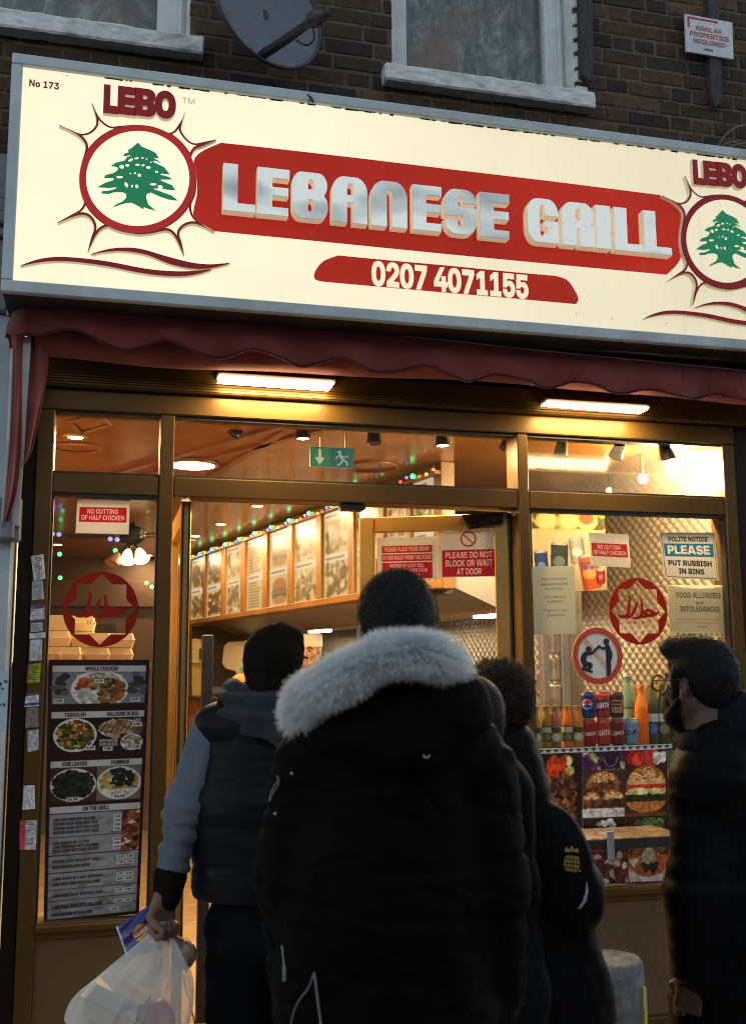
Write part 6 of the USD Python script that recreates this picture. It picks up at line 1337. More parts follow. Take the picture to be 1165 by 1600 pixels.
def trousers(who, J, mat, wide=1.0, fold=.006, seed=1):
    F = Field(.03); hp = (J['hipl'] + J['hipr']) / 2
    F.cone(hp + Zh * .12, hp, .125, .13, sc=(.80, 1.05, 1), k=.05)
    for q in 'lr': F.cone(J['hip' + q], J['kn' + q], .096 * wide, .072 * wide); F.cone(J['kn' + q], J['an' + q] + Zh * .03, .072 * wide, .058 * wide)
    m = relax(F.mesh(.011), 4); displace(m, lambda v, n: fold * (meshkit.fbm(v * np.array([9, 9, 16]), 3, seed) - .5) * 2.2)
    who.add('trousers', m, mat); return m
SKIN = M('skin_light_brown', (.36, .19, .115), .5, 0, .08, 30, .05, 200); SKIN_D = M('skin_dark_brown', (.085, .042, .027), .5, 0, .08, 30); SKIN_M = M('skin_tan', (.16, .082, .05), .5, 0, .08, 30)
BLACKCLOTH = M('black_parka_nylon', (.0028, .0022, .0019), .62, 0, .2, 6, .12, 300, spec=.03); NAVY = M('navy_black_puffer', (.0034, .0034, .0040), .5, 0, .2, 5, .1, 260, spec=.05); DENIM = M('dark_denim', (.0062, .0066, .0085), .8, 0, .3, 9, .3, 400, spec=.03)
VEST = M('slick_dark_vest', (.0050, .0052, .0066), .42, 0, .2, 6, .08, 200, spec=.10); FLEECE = M('grey_blue_fleece', (.024, .027, .036), .95, 0, .2, 9, .5, 160, sheen=.1, spec=.1); SLEEVE = M('faded_blue_sweat_cloth', (.105, .122, .155), .9, 0, .14, 5, .35, 320, sheen=.1, spec=.1)
KNIT = M('black_knit', (.0095, .0075, .006), .95, 0, .2, 10, .5, 260, spec=.04); HAIRM = M('near_black_hair_mass', (.006, .005, .005), .6, 0, .3, 40, .4, 200, spec=.15); SHOE = M('black_shoe', (.008, .007, .007), .5)
def strand(name, col, rough=.35):
    if name in _mats: return _mats[name]
    _mats[name] = usdkit.material(stage, '/World/Looks/' + name, {'p': ('principled_bsdf', {'base_color': col, 'roughness': rough, 'specular_ior_level': .12})}, [], surface='p.BSDF'); return _mats[name]
HAIRS = strand('black_hair_strand', (.0035, .0028, .0024), .5); CURL = strand('brown_black_curl', (.022, .013, .009), .4)
METAL = M('zip_metal', (.5, .5, .5), .3, .9)
def quilt(v, pitch, amp, z0=0): return amp * np.abs(np.sin((v[:, 2] - z0) / pitch * math.pi))

# ---------------------------------------------------------------- man in the black parka with the white fur trim, nearest
w = Who(615, 2.10, 'man in black parka with pale fur trimmed hood, seen from behind')
J = stand((0.006, .02), 1.79, .10); hc = w.Q(620, 984, 0.03); A = axes(.12, .05, .03); J['shl'], J['ell'], J['wrl'] = w.Q(490, 1215, .05), w.Q(452, 1370, .03), w.Q(470, 1545, .10); J['shr'], J['elr'], J['wrr'] = w.Q(750, 1210, .05), w.Q(772, 1390, .03), w.Q(772, 1560, .10)
F = Field(.03); head(F, hc, A, 1.0); J['neck'] = hc - Zh * .17; figure(F, J)
for q, sd in (('l', -1), ('r', 1)): hand(F, J['wr' + q], J['A'][1] * .25 - Zh, -sd * J['A'][0], J['A'][1], .3)
w.add('body', relax(F.mesh(.007), 2), SKIN)
F = Field(.02); L = lambda x, y, z: hc + x * A[0] + y * A[1] + z * A[2]
F.ell(L(0, -.014, .036), (.0775, .098, .086), A); F.ell(L(0, -.052, -.01), (.067, .060, .075), A, .03); F.ell(L(0, .125, -.045), (.12, .09, .10), A, .02, cut=1)
for q in (-1, 1): F.ell(L(q * .090, .005, -.030), (.026, .045, .048), A, .01, cut=1)
m = relax(F.mesh(.005), 3); displace(m, lambda v, n: .003 * (meshkit.fbm(v * 60, 3, 3) - .5)); hm = w.add('hair', m, HAIRM)
fuzz('hair_strands', m, 9000, .007, .5, .0006, HAIRS, hm, 1)
tr = trousers(w, J, DENIM, 1.05); shoes(w, J, SHOE)
F = Field(.05); cx_ = .0
F.cone(w.Q(610, 1195, .05), w.Q(600, 1400, .05), .165, .185, sc=(.86, 1.15, 1)); F.cone(w.Q(600, 1400, .05), w.Q(603, 1640, .06), .185, .20, sc=(.88, 1.2, 1))
F.ell(w.Q(618, 1150, .03), (.20, .10, .09)); 
for sh_, el_, wr_, ra in ((w.Q(482, 1205, .05), w.Q(452, 1370, .03), w.Q(470, 1545, .10), .078), (w.Q(752, 1205, .05), w.Q(772, 1390, .03), w.Q(772, 1570, .10), .076)):
    F.cone(sh_, el_, ra, .070, k=.018); F.cone(el_, wr_, .070, .060, k=.014)
F.cone(w.Q(618, 1085, .06), w.Q(618, 1160, .05), .085, .12, k=.06)
m = relax(F.mesh(.0095), 4)
def folds(v, n):
    a = meshkit.fbm(v * np.array([5, 5, 9]), 4, 7) - .5; b = np.abs(meshkit.noise(v * np.array([4, 4, 11]) + 3, 9) - .5); c = np.abs(meshkit.noise(v * np.array([11, 11, 15]) + 1.5 * a[:, None], 4) - .5); return .018 * a - .006 * np.clip(.10 - b, 0, 1) / .10 - .006 * np.clip(.09 - c, 0, 1) / .09
displace(m, folds); jk = w.add('parka', m, BLACKCLOTH); jm = m
F = Field(.05); F.ell(w.Q(628, 1105, -.055), (.175, .075, .085), axes(0, 0, -.12)); F.ell(w.Q(560, 1120, -.05), (.10, .06, .075)); F.ell(w.Q(690, 1095, -.04), (.075, .07, .075)); F.cone(w.Q(500, 1135, -.02), w.Q(640, 1165, -.07), .05, .06)
m = relax(F.mesh(.008), 3); displace(m, lambda v, n: .020 * (meshkit.fbm(v * np.array([8, 8, 16]), 3, 5) - .5)); hd_ = w.add('hood', m, M('black_hood_cloth', (.0034, .0027, .0024), .75, 0, .2, 6, .15, 260, spec=.04)); hoodm = m
arc = [(462, 1124, .0), (476, 1100, -.06), (506, 1072, -.115), (550, 1048, -.15), (602, 1025, -.165), (652, 1019, -.16), (688, 1028, -.12), (706, 1052, -.06), (707, 1078, .0), (702, 1104, .05)]
C = smoothline([w.Q(*p) for p in arc], False, 10); rr_ = np.interp(np.linspace(0, 1, len(C)), [0, .08, .2, .6, .85, 1], [.012, .023, .026, .023, .021, .010])
core = tube(C, rr_, 14); core = core.subdivide()
fm = w.add('fur_trim', core, M('pale_fur_base', (.74, .77, .79), .95, 0, .1, 20))
rg = np.random.default_rng(4); n = 42000; f = rg.choice(len(core.faces), n, p=core.area_faces / core.area_faces.sum()); b = rg.random((n, 2)); s_ = b.sum(1) > 1; b[s_] = 1 - b[s_]
T = core.triangles[f]; root = T[:, 0] + b[:, :1] * (T[:, 1] - T[:, 0]) + b[:, 1:] * (T[:, 2] - T[:, 0]); nn = core.face_normals[f]
clump = np.stack([meshkit.noise(root * 38 + 7 * i, i) - .5 for i in range(3)], -1); d = nn + .95 * clump + rg.normal(0, .22, (n, 3)) - np.array([0, 0, .12]); d /= np.linalg.norm(d, axis=1, keepdims=True)
Ln = (.023 + .010 * meshkit.noise(root * 25, 5)) * rg.uniform(.6, 1.12, n); t = np.linspace(0, 1, 5)[None, :, None]; bend = 1.0 * np.stack([meshkit.noise(root * 22 + 3 * i, 9 + i) - .5 for i in range(3)], -1)[:, None] + rg.normal(0, .18, (n, 1, 3)); bend[..., 2] -= .25
FUR = usdkit.material(stage, '/World/Looks/pale_fur_strand', {'d': ('diffuse_bsdf', {'color': (.90, .92, .93)}), 'tl': ('translucent_bsdf', {'color': (.62, .66, .68)}), 'm': ('mix_closure', {'fac': .35})}, [('d.BSDF', 'm.closure1'), ('tl.BSDF', 'm.closure2')], surface='m.closure')
hairs('fur_strands', root, root[:, None] + (d[:, None] * t + bend * t * t * .5) * Ln[:, None, None], .0011, .0003, FUR, fm)
for P in ([(433, 1212), (435, 1226), (426, 1240), (421, 1252), (424, 1238), (432, 1222)], ): part('pocket_zip', tube(smoothline([surf(jm, *p, .004) for p in P], False, 3), .0011, 6), METAL, jk)
for p in ((456, 1209), (430, 1272)): part('snap_stud', trimesh.creation.icosphere(2, .0032).apply_translation(surf(jm, *p, .002)), METAL, jk, smooth=True)
part('vent_zip', tube(smoothline([surf(jm, x, y, .005) for x, y in ((491, 1520), (494, 1545), (497, 1570), (501, 1600), (504, 1640))], False, 3), .0020, 6), METAL, jk); part('vent_zip', tube(smoothline([surf(jm, x, y, .005) for x, y in ((490, 1522), (481, 1545), (466, 1566), (456, 1592), (452, 1630))], False, 3), .0011, 6), METAL, jk)
part('zip_pull', bx(-.003, .003, -.001, .001, -.014, .014, .0008).apply_translation(surf(jm, 444, 1522, .006)), METAL, jk); part('sleeve_zip', tube([surf(jm, 440, 1478, .004), surf(jm, 444, 1512, .004)], .0008, 5), METAL, jk)
part('hood_toggle', tube([surf(hoodm, 666, 1180, .004) + np.array([.006 * math.cos(a), 0, .005 * math.sin(a)]) for a in np.linspace(math.pi, 2 * math.pi, 9)], .0012, 6), METAL, hd_)

# ---------------------------------------------------------------- man in beanie and body warmer with the shopping
w = Who(424, 3.10, 'man in black beanie, dark body warmer and pale blue sleeves holding shopping')
J = stand((.0, .02), 1.69, .06); hc = w.Q(427, 1042, 0.03); A = axes(.02, .06, -.03); J['neck'] = hc - Zh * .16
J['shl'] = w.Q(330, 1135, .03); J['ell'] = w.Q(291, 1268, .0); J['wrl'] = w.Q(258, 1402, -.04)
F = Field(.03); L = head(F, hc, A, .98); figure(F, J); hand(F, J['wrr'], J['A'][1] * .2 - Zh, -J['A'][0], J['A'][1], .3)
body = relax(F.mesh(.007), 2)
F = Field(.02); wv = w.Q(258, 1402, -.04); dv_ = w.Q(252, 1450, -.05) - wv; F.cone(wv - dv_ * .6, wv, .031, .027); hand(F, wv, dv_, np.array([.55, -.5, 0.0]), np.array([-.25, -.9, 0]), 1.15, .8)
w.add('body', joined(body, relax(F.mesh(.0035), 2)), SKIN_M)
tr = trousers(w, J, DENIM, 1.08, .012, 3); shoes(w, J, SHOE)
F = Field(.05)
F.cone(w.Q(424, 1150, .05), w.Q(418, 1260, .05), .15, .165, sc=(.80, 1.12, 1)); F.cone(w.Q(418, 1260, .05), w.Q(414, 1420, .05), .165, .162, sc=(.79, 1.1, 1)); F.ell(w.Q(414, 1475, .05), (.5, .5, .145), None, .012, cut=1); F.cone(w.Q(344, 1134, .035), w.Q(500, 1130, .04), .064, .064); F.cone(w.Q(424, 1090, .05), w.Q(424, 1140, .05), .07, .10)
m = relax(F.mesh(.0085), 3); displace(m, lambda v, n: .010 * np.abs(np.sin((v[:, 2] + .012 * np.sin(v[:, 0] * 14)) / .115 * math.pi)) ** .6 + .014 * (meshkit.fbm(v * np.array([7, 7, 22]), 3, 8) - .5)); w.add('body_warmer', m, VEST)
F = Field(.035); F.cone(w.Q(330, 1138, .03), w.Q(292, 1262, .0), .060, .060); F.cone(w.Q(292, 1262, .0), w.Q(268, 1358, -.025), .060, .043)
m = relax(F.mesh(.0065), 3); ax_ = w.Q(264, 1376, -.03) - w.Q(330, 1138, .03); ax_ /= np.linalg.norm(ax_); a0_ = w.Q(330, 1138, .03)
def slv(v, n):
    t = (v - a0_) @ ax_; g = meshkit.noise(np.c_[v[:, 0] * 9, v[:, 1] * 9, t * 4], 3); k = np.clip((t - .08) / .2, .12, 1); ph = t * 105 + 3.6 * g + 9 * v[:, 0]
    return k * (.0036 * np.sin(ph * 1.35 + 14 * v[:, 0]) + .0034 * np.sin(ph * .7 - 20 * v[:, 0]) + .020 * (meshkit.fbm(np.c_[v[:, 0] * 14, v[:, 1] * 14, v[:, 2] * 26 + v[:, 0] * 12], 4, 2) - .5))
displace(m, slv); w.add('sleeve', m, SLEEVE)
F = Field(.035); F.cone(J['shr'], J['elr'], .060, .060); F.cone(J['elr'], J['wrr'] + Zh * .03, .060, .043); m = relax(F.mesh(.009), 3); displace(m, lambda v, n: .01 * (meshkit.fbm(v * 16, 3, 2) - .5)); w.add('sleeve', m, SLEEVE)
F = Field(.02); F.cone(w.Q(266, 1370, -.03), w.Q(260, 1404, -.036), .046, .037); m = relax(F.mesh(.005), 2); displace(m, lambda v, n: .0016 * np.sin(np.arctan2(v[:, 1] - v[:, 1].mean(), v[:, 0] - v[:, 0].mean()) * 30)); w.add('cuff', m, KNIT)
F = Field(.03); C = [w.Q(424 + 62 * math.cos(a) + 0, 1092 - 6 * math.cos(2 * a), .055 + .10 * math.sin(a)) for a in np.linspace(0, 2 * math.pi, 15)]
for a, b in zip(C[:-1], C[1:]): F.cone(a, b, .036)
F.cone(w.Q(362, 1118, -.02), w.Q(446, 1142, -.085), .045, .045); F.cone(w.Q(446, 1142, -.085), w.Q(505, 1115, -.02), .045, .045); F.ell(w.Q(432, 1118, -.06), (.115, .05, .065))
m = relax(F.mesh(.007), 3); displace(m, lambda v, n: .016 * (meshkit.fbm(v * np.array([13, 13, 24]), 3, 6) - .5) + .006 * np.sin(v[:, 2] * 130 + 10 * v[:, 0])); w.add('fleece_hood', m, FLEECE)
F = Field(.03); Lh = lambda x, y, z: hc + x * A[0] + y * A[1] + z * A[2]; F.ell(Lh(0, -.012, .034), (.085, .108, .082), A); F.cone(Lh(0, -.01, .03), Lh(0, -.02, -.045), .082, .078, sc=(1, .85, 1)); F.cone(Lh(.02, -.03, .105), Lh(.06, -.03, .088), .022, .020, k=.05); F.ell(Lh(0, .12, -.08), (.1, .1, .07), A, .02, cut=1)
m = relax(F.mesh(.005), 3); displace(m, lambda v, n: .009 * (meshkit.fbm(v * np.array([22, 22, 34]), 3, 4) - .5) - .004 * np.exp(-((v - hc) @ A[0] / .006) ** 2) * ((v - hc) @ A[1] < 0)); bn = w.add('beanie', m, KNIT); fuzz('knit_fuzz', m, 3500, .004, .8, .0004, strand('dark_knit_fibre', (.03, .027, .024)), bn, 5)

# what he carries
hp_ = w.W(w.Q(253, 1447, -.06)); BD = 3.04
def bagpt(px, py, dd=0):
    d = ray(px, py); return EYE + d * ((BD + dd) / (d @ Fh))
PLA = usdkit.material(stage, '/World/Looks/thin_white_carrier_plastic', {'geo': ('texture_coordinate', {}), 'n': ('noise_texture', {'scale': 9.0, 'detail': 3.0}), 'mr': ('map_range', {'from_min': .3, 'from_max': .7, 'to_min': .38, 'to_max': .66}), 'd': ('principled_bsdf', {'base_color': (.70, .78, .82), 'roughness': .28}), 'tl': ('translucent_bsdf', {'color': (.70, .78, .82)}), 'm1': ('mix_closure', {'fac': .4}), 't': ('transparent_bsdf', {}), 'm2': ('mix_closure', {})},
    [('d.BSDF', 'm1.closure1'), ('tl.BSDF', 'm1.closure2'), ('geo.object', 'n.vector'), ('n.fac', 'mr.value'), ('mr.result', 'm2.fac'), ('m1.closure', 'm2.closure1'), ('t.BSDF', 'm2.closure2')], surface='m2.closure')
bg_ = thing('carrier_bag', 'white translucent plastic carrier bag hanging from the hand of the man in the beanie', 'bag', tuple(hp_))
lev = [(1450, 243, 258, .012), (1462, 232, 268, .02), (1480, 212, 278, .05), (1505, 181, 290, .08), (1530, 148, 298, .10), (1552, 122, 301, .11), (1575, 110, 300, .115), (1600, 106, 296, .115), (1640, 112, 290, .11), (1668, 135, 278, .09), (1680, 160, 262, .04)]
lev = smoothline(np.array(lev), False, 4); n = 150; G = np.zeros((len(lev), n + 1, 3))
for i, (y, xl_, xr_, dp) in enumerate(lev):
    for j in range(n + 1):
        a = j / n * 2 * math.pi; fo = .11 * (.6 - abs(math.sin(a * 5.5 + 1.2 * math.sin(y / 40 + a))))  * min(1, (y - 1445) / 50) + .05 * (.6 - abs(math.sin(a * 11 + y / 50))) + .10 * (meshkit.noise(np.array([math.cos(a) * 3, math.sin(a) * 3, y / 45])) - .5) * min(1, (y - 1445) / 60)
        k = 1 + fo * (.7 if y < 1600 else .4); G[i, j] = bagpt((xl_ + xr_) / 2 + (xr_ - xl_) / 2 * k * math.cos(a), y + 3 * math.sin(a * 5), dp * k * math.sin(a))
part('bag', sheet(G), PLA, bg_, smooth=True)
for s_ in (-1, 1): part('handle', sheet(np.array([[bagpt(x + e, y, .012 * s_) for e in np.linspace(-6, 6, 4)] for x, y in smoothline([(249 + 11 * s_, 1474), (250 + 5 * s_, 1458), (252, 1446), (253 - 2 * s_, 1440)], False, 4)]), .0012), PLA, bg_, smooth=True)
BOXM = M('white_foam_box', (.55, .50, .44), .6, 0, .08, 9)
bb = thing('food_box', 'white foam food box inside the carrier bag', 'food box', tuple(bagpt(170, 1570)))
c_ = bagpt(172, 1590, -.045); fb = clam(np.array([0, 0, 0.]), .17, .15, .085)
for nm, q in zip(('tray', 'lid', 'rim'), fb):
    v = np.array(q.vertices); a = -.42; v = v @ np.array([[math.cos(a), 0, -math.sin(a)], [0, 1, 0], [math.sin(a), 0, math.cos(a)]]).T; q.vertices = c_ + v[:, :1] * Rh + v[:, 1:2] * Fh + v[:, 2:] * Zh; part(nm, q, BOXM, bb)
tp = thing('drinks_pack', 'pink and dark wrapped packet in the lower right of the carrier bag', 'packet', tuple(bagpt(245, 1590)))
F = Field(.02); F.ell(np.array([0, 0, 0.]), (.05, .04, .06)); m = relax(F.mesh(.006), 2); displace(m, lambda v, n: .012 * (meshkit.fbm(v * 30, 3, 2) - .5)); m.vertices = bagpt(245, 1597, -.01) + np.array(m.vertices); part('packet', m, M('pink_film', (.55, .22, .30), .35, 0, .5, 14), tp, smooth=True)
# crisp packet: pillow shaped foil bag with a sun-and-banner emblem
cp = thing('crisp_packet', 'blue crisp packet with a yellow and red oval emblem held behind the carrier bag', 'crisp packet', tuple(bagpt(212, 1450, .05)))
TLc, TRc, BLc, BRc = bagpt(181, 1449, .06), bagpt(243, 1409, .08), bagpt(199, 1500, .06), bagpt(262, 1460, .08); nrm = np.cross(TRc - TLc, BLc - TLc); nrm /= np.linalg.norm(nrm); nrm = nrm if nrm @ fw < 0 else -nrm
def crisp(sgn):
    g = np.zeros((24, 30, 3))
    for i in range(24):
        for j in range(30):
            s, t_ = j / 29, i / 23; e = (math.sin(s * math.pi) * math.sin(t_ * math.pi)) ** .55; g[i, j] = (TLc * (1 - s) + TRc * s) * (1 - t_) + (BLc * (1 - s) + BRc * s) * t_ + nrm * sgn * (.022 * e + .006 * math.sin(t_ * 17 + s * 6) * e ** .3 + .0015 * math.sin(t_ * 60) * (s < .06 or s > .94))
    return g
ci, d = plot((64, 48), (38, 44, 110)); d.ellipse([10, 4, 54, 44], fill=(205, 160, 45)); d.rectangle([8, 18, 56, 32], fill=(170, 30, 35)); d.polygon([(8, 18), (56, 12), (56, 32), (8, 34)], fill=(170, 30, 35)); write(ci, 'WALKERS', (11, 19, 53, 30), (235, 230, 220), 850)
base = np.zeros((24, 30, 3)); big_, d = plot((120, 96), (38, 44, 110)); big_.paste(ci.rotate(4, fillcolor=(38, 44, 110)), (26, 24)); d.rectangle([0, 0, 5, 95], fill=(190, 195, 215)); d.rectangle([114, 0, 119, 95], fill=(190, 195, 215))
def fine(g, h_, w_):
    from scipy.ndimage import zoom
    return np.stack([zoom(g[..., q], (h_ / g.shape[0], w_ / g.shape[1]), order=1) for q in range(3)], -1)
gf = fine(crisp(1), 96, 120); mm = sheet(gf); part('front', mm, MP('foil_print', 0, .28, coat=.3), cp, colors=srgb(big_).reshape(-1, 3)); part('back', sheet(crisp(-1)[:, ::-1]), M('blue_foil', (.02, .025, .15), .3, .2), cp, smooth=True)
br = thing('bread_wrap', 'crinkled clear wrapped bread packet between the carrier bag and the dark trousers', 'packet', tuple(bagpt(288, 1482, .05)))
F = Field(.02); F.ell(np.zeros(3), (.036, .04, .042)); m = relax(F.mesh(.005), 2); displace(m, lambda v, n: .016 * (meshkit.fbm(v * 45, 3, 12) - .5)); m.vertices = bagpt(288, 1492, .06) + np.array(m.vertices); part('wrap', m, M('clear_brown_wrap', (.30, .22, .17), .18, 0, .5, 22, coat=.4), br, smooth=True)
part('twisted_neck', tube([bagpt(255, 1450, .02), bagpt(270, 1465, .04), bagpt(284, 1478, .05)], [.006, .010, .02], 8), M('clear_brown_wrap', (.3, .2, .1)), br, smooth=True)

# ---------------------------------------------------------------- curly haired person with the backpack, and the short haired one between
w = Who(786, 2.95, 'person with curly dark hair and dark coat, wearing a black backpack')
J = stand((.03, .05), 1.60, 1.0); hc = w.Q(770, 1097, .02); A = axes(.95, .0, .0); J['neck'] = hc - Zh * .16; J['shr'], J['shl'], J['elr'], J['ell'] = w.Q(780, 1230, .14), w.Q(742, 1230, -.06), w.Q(830, 1380, .16), w.Q(760, 1390, -.08); J['wrr'], J['wrl'] = w.Q(840, 1510, .10), w.Q(770, 1520, -.02)
F = Field(.03); L = head(F, hc, A, .96); figure(F, J, .95)
for q, sd in (('l', -1), ('r', 1)): hand(F, J['wr' + q], J['A'][1] * .25 - Zh, -sd * J['A'][0], J['A'][1], .3)
w.add('body', relax(F.mesh(.007), 2), SKIN_M); trousers(w, J, DENIM, 1.0, .006, 5); shoes(w, J, SHOE)
F = Field(.03); Lh = lambda x, y, z: hc + x * A[0] + y * A[1] + z * A[2]; F.ell(Lh(0, -.02, .036), (.074, .088, .074), A); F.ell(Lh(0, -.05, -.01), (.062, .05, .06), A); F.ell(Lh(0, .12, -.04), (.1, .09, .10), A, .02, cut=1)
for q in (-1, 1): F.ell(Lh(q * .085, .0, -.025), (.03, .035, .045), A, .01, cut=1)
m = relax(F.mesh(.006), 2); displace(m, lambda v, n: .016 * (meshkit.fbm(v * 45, 3, 2) - .45)); hm = w.add('hair', m, M('brown_black_hair_mass', (.014, .009, .007), .7, 0, .3, 40))
rg = np.random.default_rng(8); n = 2600; f = rg.choice(len(m.faces), n, p=m.area_faces / m.area_faces.sum()); root = m.triangles_center[f]; nn = m.face_normals[f]; ph = rg.uniform(0, 6.28, n)[:, None, None]; t = np.linspace(0, 1, 14)[None, :, None]
e1 = np.cross(nn, rg.normal(0, 1, (n, 3))); e1 /= np.linalg.norm(e1, axis=1, keepdims=True); e2 = np.cross(nn, e1); dd_ = nn + rg.normal(0, .5, (n, 3)); Lc = rg.uniform(.008, .019, n)[:, None, None]; cr = rg.uniform(.003, .0065, n)[:, None, None]
hairs('curls', root, root[:, None] + dd_[:, None] * t * Lc + cr * (np.cos(ph + t * 11) * e1[:, None] + np.sin(ph + t * 11) * e2[:, None]) * np.minimum(1, t * 4), .0011, .0007, CURL, hm)
F = Field(.05); F.cone(w.Q(762, 1245, .05), w.Q(800, 1400, .05), .12, .16, sc=(.95, 1, 1)); F.cone(w.Q(800, 1400, .05), w.Q(838, 1580, .05), .16, .19, sc=(.95, 1, 1)); F.cone(w.Q(776, 1160, .04), w.Q(766, 1210, .05), .074, .09); F.cone(hc - A[1] * .05 - Zh * .135, hc - A[1] * .06 - Zh * .24, .078, .10); F.cone(w.Q(760, 1165, .0), w.Q(808, 1168, .04), .03, .034); F.cone(J['shl'], J['ell'], .062, .060); F.cone(J['ell'], J['wrl'] + Zh * .02, .060, .054); F.cone(J['shr'], J['elr'], .062, .060); F.cone(J['elr'], J['wrr'] - Zh * .09, .060, .056)
F.cone(w.Q(870, 1400, .05), w.Q(925, 1575, .05), .07, .055, k=.06); F.ell(w.Q(835, 1660, 0), (.5, .5, .09), None, .01, cut=1)
m = relax(F.mesh(.009), 3); displace(m, lambda v, n: .018 * (meshkit.fbm(v * np.array([7, 7, 13]), 3, 11) - .5)); w.add('coat', m, NAVY)
bk = thing('backpack', 'black backpack with yellow globe emblem and pale blue crescent, on the curly haired person', 'backpack', tuple(w.W(w.Q(880, 1320, -.05))))
F = Field(.06); F.cone(w.Q(815, 1248, -.02), w.Q(874, 1392, -.03), .078, .108); F.cone(w.Q(805, 1270, .03), w.Q(850, 1400, .03), .08, .105); F.ell(w.Q(872, 1345, -.09), (.088, .06, .145), axes(0, 0, .2), .03); F.ell(w.Q(905, 1400, .0), (.055, .09, .085))
m = relax(F.mesh(.007), 3); displace(m, lambda v, n: .007 * (meshkit.fbm(v * np.array([12, 12, 18]), 3, 9) - .5)); w.world(m); part('bag', m, M('black_backpack_cloth', (.0042, .0038, .0038), .55, 0, .2, 7, .12, 280, spec=.06), bk, smooth=True); bm = m
part('grab_loop', tube(smoothline([surf(bm, 812, 1186, 0) + Zh * .0, w.W(w.Q(818, 1172, .0)), w.W(w.Q(834, 1178, .0)), surf(bm, 840, 1204, 0)], False, 4), .006, 8), RUBBER, bk, smooth=True)
YEL = M('yellow_embroidery', (.30, .19, .03), .7, 0, .2, 30)
def patch(name, pts, mat, lift=.003):
    q = Polygon(pts).buffer(0); mm = trimesh.creation.extrude_polygon(q, 1.0, engine='earcut'); v = np.array(mm.vertices); o = [surf(bm, x, y, lift + (.0016 if z < .5 else 0.0), 14) if True else 0 for x, y, z in v]; mm.vertices = np.array(o); mm.fix_normals(); part(name, mm, mat, bk)
ov = Point(0, 0).buffer(1, 10)
for r_ in range(4):
    for c_ in range(5):
        x0_, y0_ = 880.5 + c_ * 5.1, 1336 + r_ * 6.6; cell = sbox(x0_, y0_ + c_ * .7, x0_ + 4.0, y0_ + 5.2 + c_ * .7).intersection(affinity.translate(affinity.scale(ov, 12.6, 16.5), 893, 1349))
        for g_ in flatten(cell):
            if g_.area > 4: patch('emblem_block', list(g_.exterior.coords)[:-1], YEL)
patch('emblem_leaf', [(881, 1331), (884, 1323), (889, 1328), (893, 1321), (897, 1328), (902, 1325), (904, 1333), (896, 1331), (888, 1332)], YEL)
for i in range(4): patch('emblem_dot', [(885 + i * 6.8 + 2 * math.cos(a), 1359.5 + i * .6 + 2 * math.sin(a)) for a in np.linspace(0, 6.28, 9)[:-1]], YEL)
patch('crescent', [(916, 1377), (919, 1392), (916, 1408), (908, 1419), (902, 1421), (910, 1408), (914, 1395)], M('pale_blue_reflective', (.28, .36, .45), .4), .004)
patch('zip_glint', [(882, 1480), (910, 1476), (911, 1479), (883, 1483)], M('dull_gold_zip', (.12, .08, .03), .4, .5), .003)

w = Who(742, 2.62, 'person with short cropped black hair, mostly hidden behind the parka shoulder')
J = stand((.0, .03), 1.58, .35); J['shr'], J['elr'], J['wrr'], J['shl'], J['ell'], J['wrl'] = w.Q(788, 1228, .04), w.Q(796, 1385, .03), w.Q(790, 1520, .06), w.Q(690, 1228, .0), w.Q(680, 1390, .0), w.Q(685, 1520, .0); hc = w.Q(731, 1130, 0); A = axes(.4); J['neck'] = hc - Zh * .16
F = Field(.03); head(F, hc, A, .95); figure(F, J, .95)
for q, sd in (('l', -1), ('r', 1)): hand(F, J['wr' + q], J['A'][1] * .25 - Zh, -sd * J['A'][0], J['A'][1], .3)
w.add('body', relax(F.mesh(.008), 2), SKIN_D); trousers(w, J, DENIM, 1.0, .006, 6); shoes(w, J, SHOE)
F = Field(.02); Lh = lambda x, y, z: hc + x * A[0] + y * A[1] + z * A[2]; F.ell(Lh(0, -.014, .034), (.079, .099, .085), A); F.ell(Lh(0, -.05, -.01), (.065, .055, .06), A); F.ell(Lh(0, .12, -.04), (.1, .085, .10), A, .02, cut=1)
m = relax(F.mesh(.006), 2); hm = w.add('hair', m, HAIRM); fuzz('hair_strands', m, 2500, .006, .6, .0007, HAIRS, hm, 6)
F = Field(.05); F.cone(w.Q(740, 1240, .05), w.Q(740, 1560, .05), .115, .14, sc=(.95, 1.1, 1)); F.cone(w.Q(742, 1190, .04), w.Q(742, 1230, .04), .07, .12)
for q in 'lr': F.cone(J['sh' + q], J['el' + q], .060, .058); F.cone(J['el' + q], J['wr' + q] + Zh * .02, .058, .05)
m = relax(F.mesh(.011), 3); displace(m, lambda v, n: .016 * (meshkit.fbm(v * 8, 3, 12) - .5)); w.add('jacket', m, BLACKCLOTH)

# ---------------------------------------------------------------- bearded man with glasses at the right
w = Who(1112, 2.92, 'bearded man with glasses in a dark quilted jacket, turned left at the right edge')
J = stand((.03, .06), 1.67, .95); hc = w.Q(1092, 1067, 0); HD = .62; A = axes(HD, .02, .0); J['neck'] = hc - A[1] * .03 - Zh * .15
J['shl'] = w.Q(1092, 1225, -.03); J['ell'] = w.Q(1085, 1390, -.05); J['wrl'] = w.Q(1084, 1522, -.03)
F = Field(.03); L = head(F, hc, A, 1.0); figure(F, J); hand(F, J['wrr'], J['A'][1] * .25 - Zh, -J['A'][0], J['A'][1], .3); body = relax(F.mesh(.006), 2)
F = Field(.02); wv = J['wrl']; F.cone(wv + Zh * .06, wv, .030, .026); hand(F, wv, np.array([-.18, .1, -1]), np.array([.5, .75, 0]), np.array([-.8, .4, 0]), .55, .5)
w.add('body', joined(body, relax(F.mesh(.0035), 2)), SKIN_D); trousers(w, J, DENIM, 1.0, .006, 7); shoes(w, J, SHOE)
